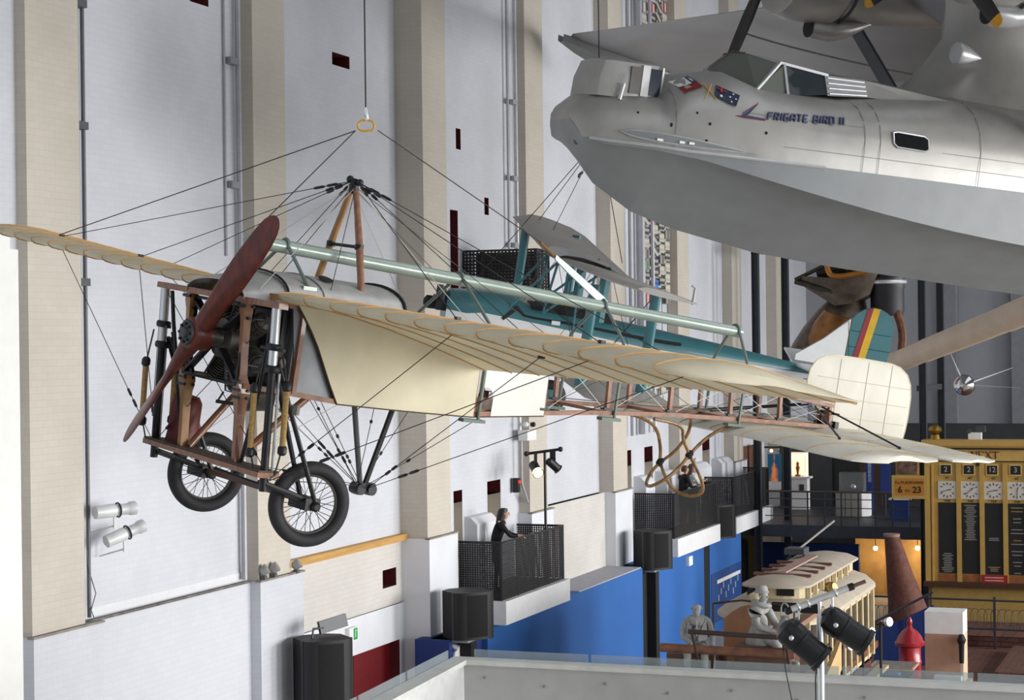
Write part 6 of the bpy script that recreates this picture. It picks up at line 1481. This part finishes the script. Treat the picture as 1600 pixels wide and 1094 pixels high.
skin_m = M('skin_tone', '#c99b82', .55); dark_cloth = M('navy_black_cloth', '#17181f', .85); white_cloth = M('white_cloth', '#d9d8d4', .8); denim = M('dark_trousers', '#24262e', .85); shoe_m = M('black_shoe', '#131313', .5)
hair_d = M('dark_brown_hair', '#1d1412', .5, var=.3, scale=40); hair_b = M('brown_hair', '#4b3423', .6, var=.3, scale=40)
def face(W_, t, hx, hz, m_eye, skin, s=1.0):
    MB().ball(W_(hx + .088, 0, hz - .02), .014, 8, 6).build('nose', skin, t)
    for y in (-1, 1):
        MB().ball(W_(hx + .074, .03 * y, hz + .008), .009, 8, 6).build('eye', m_eye, t)
        MB().ball(W_(hx - .005, .084 * y, hz - .01), (.014, .014, .024), 8, 6).build('ear', skin, t)
    MB().bar(W_(hx + .078, -.02, hz - .058), W_(hx + .078, .02, hz - .058), .008, .008).build('mouth', M('lip', '#8f5148', .6) if m_eye is not skin else skin, t, False)
R3 = {'skin': 0, 'top': 1, 'legs': 2, 'shoe': 3}
# girl leaning on the nearest balcony rail, looking down to the right
J = base_body(.55)
for s, y in (('l', 1), ('r', -1)):
    J[s + 'elb'] = (.30, .2 * y, 1.12, .042, s + 'sho', 'top'); J[s + 'wri'] = (.46, .12 * y, 1.10, .03, s + 'elb', 'top'); hand(J, s, s + 'wri', (1, -.2 * y, 0), (0, 0, -1))
t, W_ = figure('person', 'girl with long dark hair and dark jacket leaning on the nearest balcony rail', 'person', (-13.72, 35.35, 2.635), .35, J, [skin_m, dark_cloth, denim, shoe_m], R3)
face(W_, t, .20, 1.555, hair_d, skin_m)
rg = []
for z, rx_, ry, ox in ((1.66, .03, .03, .18), (1.645, .085, .08, .18), (1.59, .10, .10, .165), (1.5, .095, .105, .14), (1.38, .08, .11, .11), (1.22, .06, .10, .10), (1.1, .03, .07, .10)):
    rg.append([W_(ox + rx_ * math.cos(2 * PI * k / 14) - .015, ry * math.sin(2 * PI * k / 14), z) for k in range(14)])
MB().loft(rg).build('hair', hair_d, t)
MB().tube([W_(.17, .12, 1.37), W_(.08, .10, 1.40), W_(.05, 0, 1.38), W_(.08, -.10, 1.40), W_(.17, -.12, 1.37)], .022, 8).tube([W_(.17, -.12, 1.37), W_(.27, -.05, 1.22)], .018, 6).build('cream_collar', M('cream_collar', '#cfc6ae', .8), t)
# couple on the middle balcony
J = base_body(.25)
for s, y in (('l', 1), ('r', -1)):
    J[s + 'elb'] = (.12, .27 * y, 1.1, .045, s + 'sho', 'top'); J[s + 'wri'] = (.34, .18 * y, 1.1, .03, s + 'elb', 'top'); hand(J, s, s + 'wri', (1, -.2 * y, 0), (0, 0, -1))
J['chest'] = (.05, 0, 1.25, .165, 'waist', 'top'); J['collar'] = (.07, 0, 1.38, .11, 'chest', 'top')
t, W_ = figure('person', 'short-haired person in black top seen from behind on the middle balcony', 'person', (-13.62, 48.75, 2.635), .75, J, [skin_m, dark_cloth, denim, shoe_m], R3)
face(W_, t, .09, 1.555, hair_d, skin_m)
MB().loft([[W_(ox + rx_ * math.cos(2 * PI * k / 12), ry * math.sin(2 * PI * k / 12), z) for k in range(12)] for z, rx_, ry, ox in ((1.66, .03, .03, .07), (1.64, .075, .07, .07), (1.59, .092, .09, .06), (1.53, .075, .088, .04), (1.49, .05, .06, .03))]).build('hair', hair_b, t)
J = base_body(.1)
J['relb'] = (.12, -.25, 1.15, .042, 'rsho', 'top'); J['rwri'] = (.28, -.14, 1.2, .028, 'relb', 'skin'); hand(J, 'r', 'rwri', (1, .1, .2), (0, 0, 1))
J['lelb'] = (.1, .28, 1.42, .042, 'lsho', 'skin'); J['lwri'] = (.16, .22, 1.66, .028, 'lelb', 'skin'); hand(J, 'l', 'lwri', (.1, -.1, 1), (.8, 0, 0))
t, W_ = figure('person', 'long-haired person in white top with a raised hand on the middle balcony', 'person', (-13.6, 49.5, 2.635), .6, J, [skin_m, white_cloth, denim, shoe_m], R3)
face(W_, t, .05, 1.555, hair_d, skin_m)
MB().loft([[W_(ox + rx_ * math.cos(2 * PI * k / 12), ry * math.sin(2 * PI * k / 12), z) for k in range(12)] for z, rx_, ry, ox in ((1.66, .03, .03, .03), (1.64, .08, .075, .03), (1.58, .097, .097, .015), (1.45, .08, .10, -.01), (1.3, .06, .1, -.04), (1.2, .03, .08, -.05))]).build('hair', hair_b, t)

# ---------------------------------------------------------------- grey statues
stone = M('grey_statue', '#9a9a98', .7, var=.12, scale=12, bump=.25, bscale=30)
R1 = {'skin': 0, 'top': 0, 'legs': 0, 'shoe': 0}
J = {'pelvis': (0, 0, .12, .13, None, 'legs'), 'waist': (.0, 0, .28, .13, 'pelvis', 'top'), 'chest': (.02, 0, .46, .145, 'waist', 'top'), 'collar': (.03, 0, .57, .10, 'chest', 'top'), 'neck': (.04, 0, .63, .052, 'collar', 'skin'), 'jaw': (.065, 0, .69, .068, 'neck', 'skin'), 'head': (.06, 0, .76, .088, 'jaw', 'skin'), 'crown': (.05, 0, .815, .065, 'head', 'skin')}
for s, y in (('l', 1), ('r', -1)):
    J[s + 'hip'] = (.05, .1 * y, .10, .095, 'pelvis', 'legs'); J[s + 'knee'] = (.45, .14 * y, .10, .075, s + 'hip', 'legs'); J[s + 'ankle'] = (.46, .15 * y, -.32, .05, s + 'knee', 'legs'); J[s + 'toe'] = (.62, .17 * y, -.38, .042, s + 'ankle', 'shoe')
    J[s + 'sho'] = (.02, .19 * y, .53, .07, 'collar', 'top')
J['relb'] = (.06, -.245, .28, .052, 'rsho', 'top'); J['rwri'] = (.30, -.10, .20, .036, 'relb', 'skin'); hand(J, 'r', 'rwri', (1, .45, -.1), (0, 0, -1))
J['lelb'] = (.04, .255, .28, .052, 'lsho', 'top'); J['lwri'] = (.25, .27, .15, .036, 'lelb', 'skin'); hand(J, 'l', 'lwri', (.6, -.1, -.7), (.5, -.5, -.2))
t, W_ = figure('statue', 'grey statue of a seated man in a waistcoat holding a stick', 'statue', (-8.47, 31.1, 2.33), math.radians(-78), J, [stone], R1, group='grey seated statues')
face(W_, t, .06, .755, stone, stone)
MB().loft([[W_(.07 + rx_ * math.cos(2 * PI * k / 12), ry * math.sin(2 * PI * k / 12), z) for k in range(12)] for z, rx_, ry in ((.60, .03, .03), (.63, .055, .045), (.68, .085, .06), (.71, .075, .065))]).build('beard', stone, t)
for y in (-1, 1): MB().loft([[W_(.155 - .02 * k, y * (.02 + .045 * k), .60 - .12 * (3 - k) * .9 + .0), W_(.17 - .02 * k, y * (.02 + .045 * k), .60 - .12 * (3 - k) * .9), W_(.175 - .02 * k, y * (.03 + .05 * k), .22), W_(.15 - .02 * k, y * (.03 + .05 * k), .22)] for k in range(4)]).build('waistcoat_front', stone, t)
MB().bar(W_(.19, 0, .56), W_(.19, 0, .30), .05, .015).build('neck_tie', stone, t, False)
MB().tube([W_(.36, .31, .05), W_(.40, .27, -.40)], .014, 6).build('walking_stick', stone, t)
J = {'pelvis': (0, 0, .14, .16, None, 'legs'), 'waist': (.0, 0, .32, .15, 'pelvis', 'top'), 'chest': (-.01, 0, .50, .165, 'waist', 'top'), 'collar': (.03, 0, .62, .12, 'chest', 'top'), 'neck': (.06, 0, .69, .06, 'collar', 'skin'), 'jaw': (.09, 0, .74, .068, 'neck', 'skin'), 'head': (.085, 0, .81, .09, 'jaw', 'skin'), 'crown': (.07, 0, .87, .075, 'head', 'skin')}
for s, y in (('l', 1), ('r', -1)):
    J[s + 'hip'] = (.08, .1 * y, .13, .11, 'pelvis', 'legs'); J[s + 'knee'] = (.44, .12 * y, .06, .095, s + 'hip', 'legs'); J[s + 'ankle'] = (.52, .12 * y, -.27, .06, s + 'knee', 'legs'); J[s + 'toe'] = (.70, .13 * y, -.30, .045, s + 'ankle', 'shoe')
    J[s + 'sho'] = (.02, .19 * y, .57, .08, 'collar', 'top'); J[s + 'elb'] = (.14, .25 * y, .32, .065, s + 'sho', 'top'); J[s + 'wri'] = (.38, .12 * y, .24, .04, s + 'elb', 'skin'); hand(J, s, s + 'wri', (1, -.3 * y, -.2), (0, 0, -1))
t, W_ = figure('statue', 'grey statue of a seated woman in hat and heavy coat with a bag', 'statue', (-7.42, 31.15, 2.52), math.radians(-22), J, [stone], R1, group='grey seated statues')
face(W_, t, .085, .80, stone, stone)
MB().loft([[W_(.05 + rx_ * math.cos(2 * PI * k / 16), ry * math.sin(2 * PI * k / 16), z) for k in range(16)] for z, rx_, ry in ((.845, .12, .12), (.86, .125, .125), (.88, .105, .105), (.93, .10, .10), (.965, .07, .07), (.975, .02, .02))]).build('hat', stone, t)
MB().torus(W_(.04, 0, .66), (.25, 0, 1), .13, .045, 24, 8).build('scarf', stone, t)
MB().loft([[W_(.05 + rx_ * math.cos(2 * PI * k / 14), ry * math.sin(2 * PI * k / 14), z) for k in range(14)] for z, rx_, ry in ((.30, .17, .20), (.12, .26, .24), (-.02, .3, .24), (-.02, .1, .1))]).build('coat_skirt', stone, t)
MB().loft([[W_(.50 + rx_ * math.cos(2 * PI * k / 12), .02 + ry * math.sin(2 * PI * k / 12), z) for k in range(12)] for z, rx_, ry in ((.14, .12, .10), (.28, .15, .12), (.42, .10, .07), (.5, .05, .04))]).build('bag', stone, t)
MB().tube(smooth_pts([W_(.42, .02, .46), W_(.42, .02, .66), W_(.50, .02, .72), W_(.58, .02, .64), W_(.58, .02, .44)]), .013, 6).build('bag_handle', stone, t)

# ================================================================ LOWER RIGHT
t = root('pillar_box', 'red domed pillar with finial beside the white cabinet', 'pillar box', (-6.62, 41.6, FLOOR))
redp = M('pillar_red', '#9c1420', .35, var=.08, coat=.3)
MB().lathe([(.26, 0), (.26, .12), (.235, .16), (.235, .95), (.25, .97), (.25, 1.03), (.235, 1.05), (.235, 1.32)], (-6.62, 41.6, FLOOR), (0, 0, 1), 24).build('shaft', redp, t)
MB().lathe([(.235, 1.32), (.31, 1.36), (.32, 1.42), (.29, 1.45), (.25, 1.55), (.16, 1.66), (.07, 1.72), (.045, 1.78), (.06, 1.83), (.055, 1.88), (.02, 1.96)], (-6.62, 41.6, FLOOR), (0, 0, 1), 24).build('dome', redp, t)
t = root('display_cabinet', 'tan display cabinet with a white top box', 'cabinet', (-6.0, 42.6, FLOOR))
tanw = M('tan_plywood', '#b08d74', .6, var=.05)
MB().box(-6.42, -5.6, 42.4, 43.1, 1.1, 1.58).build('top_box', white_paint, t, False); MB().box(-6.42, -5.66, 42.4, 42.44, -.05, 1.1).build('front_panel', tanw, t, False)
MB().box(-5.66, -5.6, 42.4, 43.1, FLOOR, 1.1).box(-6.42, -6.38, 42.44, 43.1, FLOOR, 1.1).build('side_panel', M('cream_edge', '#c9b598', .6), t, False)
MB().box(-6.2, -5.62, 42.15, 42.4, .05, .22).build('white_step', white_paint, t, False); MB().box(-6.45, -5.5, 42.0, 43.1, FLOOR, .05).build('plinth', M('plinth_tan', '#c3a78c', .6), t, False)
MB().lathe([(.05, 0), (.06, .4), (.1, .5), (.05, .62)], (-5.62, 42.3, .5), (0, 0, 1), 10).build('dark_exhibit', matt_black, t)
t = root('glass_table', 'low glass-topped display table in front of the red pillar', 'display case', (-6.8, 40.7, FLOOR))
MB().box(-7.25, -6.4, 40.35, 41.15, .62, .66).build('glass_top', glass_mat('table_glass', (.75, .8, .8), .3, .04), t, False)
for a, b in (((-7.27, 40.33), (-6.38, 40.33)), ((-6.38, 40.33), (-6.38, 41.17)), ((-6.38, 41.17), (-7.27, 41.17)), ((-7.27, 41.17), (-7.27, 40.33))): MB().bar((*a, .64), (*b, .64), .04, .05).build('frame', M('table_frame', '#a9957a', .5), t, False)
MB().box(-7.2, -6.45, 40.4, 41.1, FLOOR, .45).build('body', charcoal, t, False)
MB().box(-7.0, -6.7, 40.6, 40.85, .45, .5).build('exhibit', M('exhibit_blue', '#5c80b8', .5), t, False)
# brick cone, blue ramp, railings
t = root('brick_cone', 'tall tapering brown brick kiln cone under the gallery', 'kiln', (-7.6, 49.0, FLOOR))
MB().loft([[(x + r * math.cos(2 * PI * k / 28), 49.0 + r * math.sin(2 * PI * k / 28), z) for k in range(28)] for x, r, z in ((-7.6, .72, FLOOR + .02), (-7.75, .58, .3), (-7.87, .46, .9), (-8.03, .33, 1.6), (-8.16, .23, 2.25), (-8.22, .19, 2.55))]).build('cone', M('kiln_brown', '#5e3325', .75, var=.25, scale=8, bump=.4, bscale=18), t)
MB().lathe([(.2, 2.93), (.21, 3.0)], (-8.22, 49.0, FLOOR), (0, 0, 1), 24).build('rim', M('kiln_rim', '#8a7468', .7), t)
t = root('blue_ramp', 'navy stair side with a sloping handrail beside the red pillar', 'ramp', (-7.6, 47.0, FLOOR))
MB().prism([(-8.35, 47.0, FLOOR), (-6.9, 47.0, FLOOR), (-6.9, 47.0, 1.1), (-8.35, 47.0, .38)], (0, .1, 0)).build('side_panel', navy, t, False)
MB().tube([(-8.35, 46.95, .62), (-6.9, 46.95, 1.42)], .03, 8).build('handrail', charcoal, t)
for x in (-8.3, -7.6, -6.95): MB().box(x - .015, x + .015, 46.94, 46.97, .0, .64 + (x + 8.3) * .55).build('baluster', charcoal, t, False)
structure('wall_brick_plinth', MB().box(-8.6, 4, 50.3, 52.9, FLOOR, -.1), brick_wall_b, 'brown brick plinth below the indicator board')
t = root('brick_step', 'brown brick step in front of the indicator board', 'step', (-3, 46, FLOOR))
MB().box(-5.3, 4, 45.5, 49.6, FLOOR + .02, -.2).build('tread', brick_floor, t, False)
ir = root('iron_railing', 'black iron railing with arched hoops before the indicator board', 'railing', (-6.2, 50.0, -.2))
for z in (.85, .12): MB().tube([(-10.4, 50.0, z + .02), (-3.5, 50.0, z)], .028, 6).build('rail', charcoal, ir)
for k in range(5): MB().box(-9.2 + 1.68 * k, -9.14 + 1.68 * k, 49.97, 50.03, FLOOR + .02, .95).build('post', charcoal, ir, False)
for k in range(34):
    x = -9.3 + .17 * k
    MB().tube([(x, 50, .12), (x, 50, .5)] + [(x + .12 - .12 * math.cos(PI * j / 6), 50, .5 + .14 * math.sin(PI * j / 6)) for j in range(1, 6)] + [(x + .24, 50, .5), (x + .24, 50, .12)], .008, 4).build('hoop', charcoal, ir)
for k, (x, y, z) in enumerate(((-6.05, 33.0, 2.5), (-5.85, 33.6, 2.6), (-6.3, 32.4, 2.35))):
    t = root('lamp_stanchion', ['thin black stanchion with a chrome lamp in front of the tram windows', 'taller black stanchion with a chrome lamp beside the tram', 'short black stanchion with a chrome lamp behind the spotlights'][k], 'lamp', (x, y, FLOOR))
    MB().tube([(x, y, FLOOR), (x, y, z)], .025, 8).build('post', matt_black, t)
    MB().lathe([(.03, 0), (.07, .03), (.085, .1), (.08, .11)], (x + .08, y, z), (.8, -.5, .1), 14).build('lamp', steel, t)
MB().bar((-6.88, 34.7, .78), (-6.88, 39.8, .78), .22, .07).build('running_board', M('pale_kerb', '#b7a183', .6), tr, False)

# ================================================================ NEAR PARAPET AND SPOTLIGHT STAND
pp = root('parapet', 'pale grey gallery parapet with a glass upstand at the bottom of the view', 'parapet', (-7.6, 18.7, 3.0))
pm = M('parapet_grey', '#b9bab8', .7, var=.06, scale=3)
cx_, cy_, tz = -7.67, 18.75, 4.17
MB().box(cx_ - .0, 1.5, cy_ - .12, cy_, 2.9, tz).build('front_panel', pm, pp, False)
MB().bar((cx_, cy_, (2.9 + tz) / 2), (cx_ + .42, 13.5, (2.9 + tz) / 2), .12, tz - 2.9).build('return_panel', M('parapet_white', '#dcdddc', .7), pp, False)
MB().box(cx_ - .05, 1.5, cy_ - .16, cy_ + .04, tz, tz + .05).bar((cx_, cy_ + .03, tz + .025), (cx_ + .42, 13.5, tz + .025), .2, .05).build('coping', M('coping_white', '#d9dad6', .6), pp, False)
pg = glass_mat('parapet_glass', (.78, .84, .86), .22, .06)
for k in range(5): MB().box(cx_ + .12 + 1.3 * k, cx_ + 1.38 + 1.3 * k, cy_ + .05, cy_ + .062, tz - .1, tz + .13).build('glass_pane', pg, pp, False)
for k in range(3):
    f0, f1 = 18.6 - 1.35 * k, 17.3 - 1.35 * k
    MB().bar((cx_ - .11 + .08 * (18.75 - f0), f0, tz + .03), (cx_ - .11 + .08 * (18.75 - f1), f1, tz + .03), .012, .22).build('glass_pane', pg, pp, False)
for k in range(9): MB().lathe([(.016, 0), (.016, .012)], (cx_ + .3 + .66 * k, cy_ - .12, tz - .13 - .06 * (k % 2)), (0, -1, 0), 8).build('fixing', M('fixing_grey', '#8d8d8a', .5), pp)
t = root('spotlight_stand', 'chrome lighting stand with two black spotlights at the lower right', 'spotlight', (-3.57, 17.36, 3.0))
MB().tube([(-3.57, 17.36, 2.9), (-3.57, 17.36, 5.0)], .033, 14).build('upright', steel, t); MB().tube([(-3.57, 17.36, 5.0), (-3.575, 17.36, 5.16)], .018, 10).build('spigot', steel, t)
b0 = Vector((-3.815, 17.26, 5.06)); b1 = Vector((-3.33, 17.46, 5.25))
MB().tube([b0, b1], .03, 14).build('crossbar', steel, t)
for p, d in ((b0, b0 - b1), (b1, b1 - b0)): MB().lathe([(.034, 0), (.034, .05), (.02, .06)], p, d, 12).build('end_cap', black, t)
for f in (.13, .3, .78): MB().torus(b0.lerp(b1, f), b1 - b0, .033, .009, 16, 6).build('clamp_ring', steel, t)
MB().tube([b1, b1 + (b1 - b0).normalized() * .17], .018, 8).build('wooden_end', M('stand_wood', '#6b5040', .6), t)
can = M('spot_black', '#191a1d', .35, var=.1)
def par(c, d, tail, clampf, lab):
    c = Vector(c); d = Vector(d).normalized()
    o = MB().lathe([(.05, -.24), (.115, -.2), (.13, -.14), (.13, -.04), (.123, -.035), (.123, -.02), (.13, -.015), (.13, .0), (.12, .005), (.12, .20), (.135, .21), (.135, .25), (.12, .25), (.11, .2), (.02, .12)], c, d, 22).build('spotlight_can', can, t)
    MB().lathe([(.01, -.245), (.05, -.24), (.06, -.2)], c, d, 12).build('lamp_base', black, o)
    top = b0.lerp(b1, clampf)
    lat = d.cross(Vector((0, 0, 1))).normalized()
    for s in (-1, 1): MB().bar(c + lat * .14 * s - d * .1, top + lat * .12 * s - Vector((0, 0, .12)), .035, .008, lat).build('yoke_arm', black, o, False)
    MB().bar(top + lat * .125 - Vector((0, 0, .12)), top - lat * .125 - Vector((0, 0, .12)), .035, .008).build('yoke_bridge', black, o, False)
    MB().tube([top - Vector((0, 0, .12)), top], .012, 8).build('hook_clamp', steel, o)
    MB().lathe([(.014, 0), (.022, .01), (.022, .04), (.01, .05)], c + lat * .15 - d * .1, lat, 10).build('tilt_knob', steel, o)
par((-3.72, 17.25, 4.77), (.75, .1, -.62), 0, .13, 'near'); par((-3.37, 17.45, 4.88), (.80, .2, -.55), 0, .72, 'far')
MB().tube(smooth_pts([(-3.9, 17.25, 4.8), (-3.88, 17.25, 4.55), (-3.83, 17.25, 4.3), (-3.8, 17.3, 4.1), (-3.8, 17.3, 3.4)]), .006, 5).build('power_cord', black, t)
MB().tube(smooth_pts([(-3.5, 17.4, 4.75), (-3.62, 17.36, 4.55), (-3.62, 17.36, 4.2), (-3.62, 17.36, 3.4)]), .006, 5).build('power_cord', black, t)
for o in bpy.data.objects:
    if '_local' in o: del o['_local']
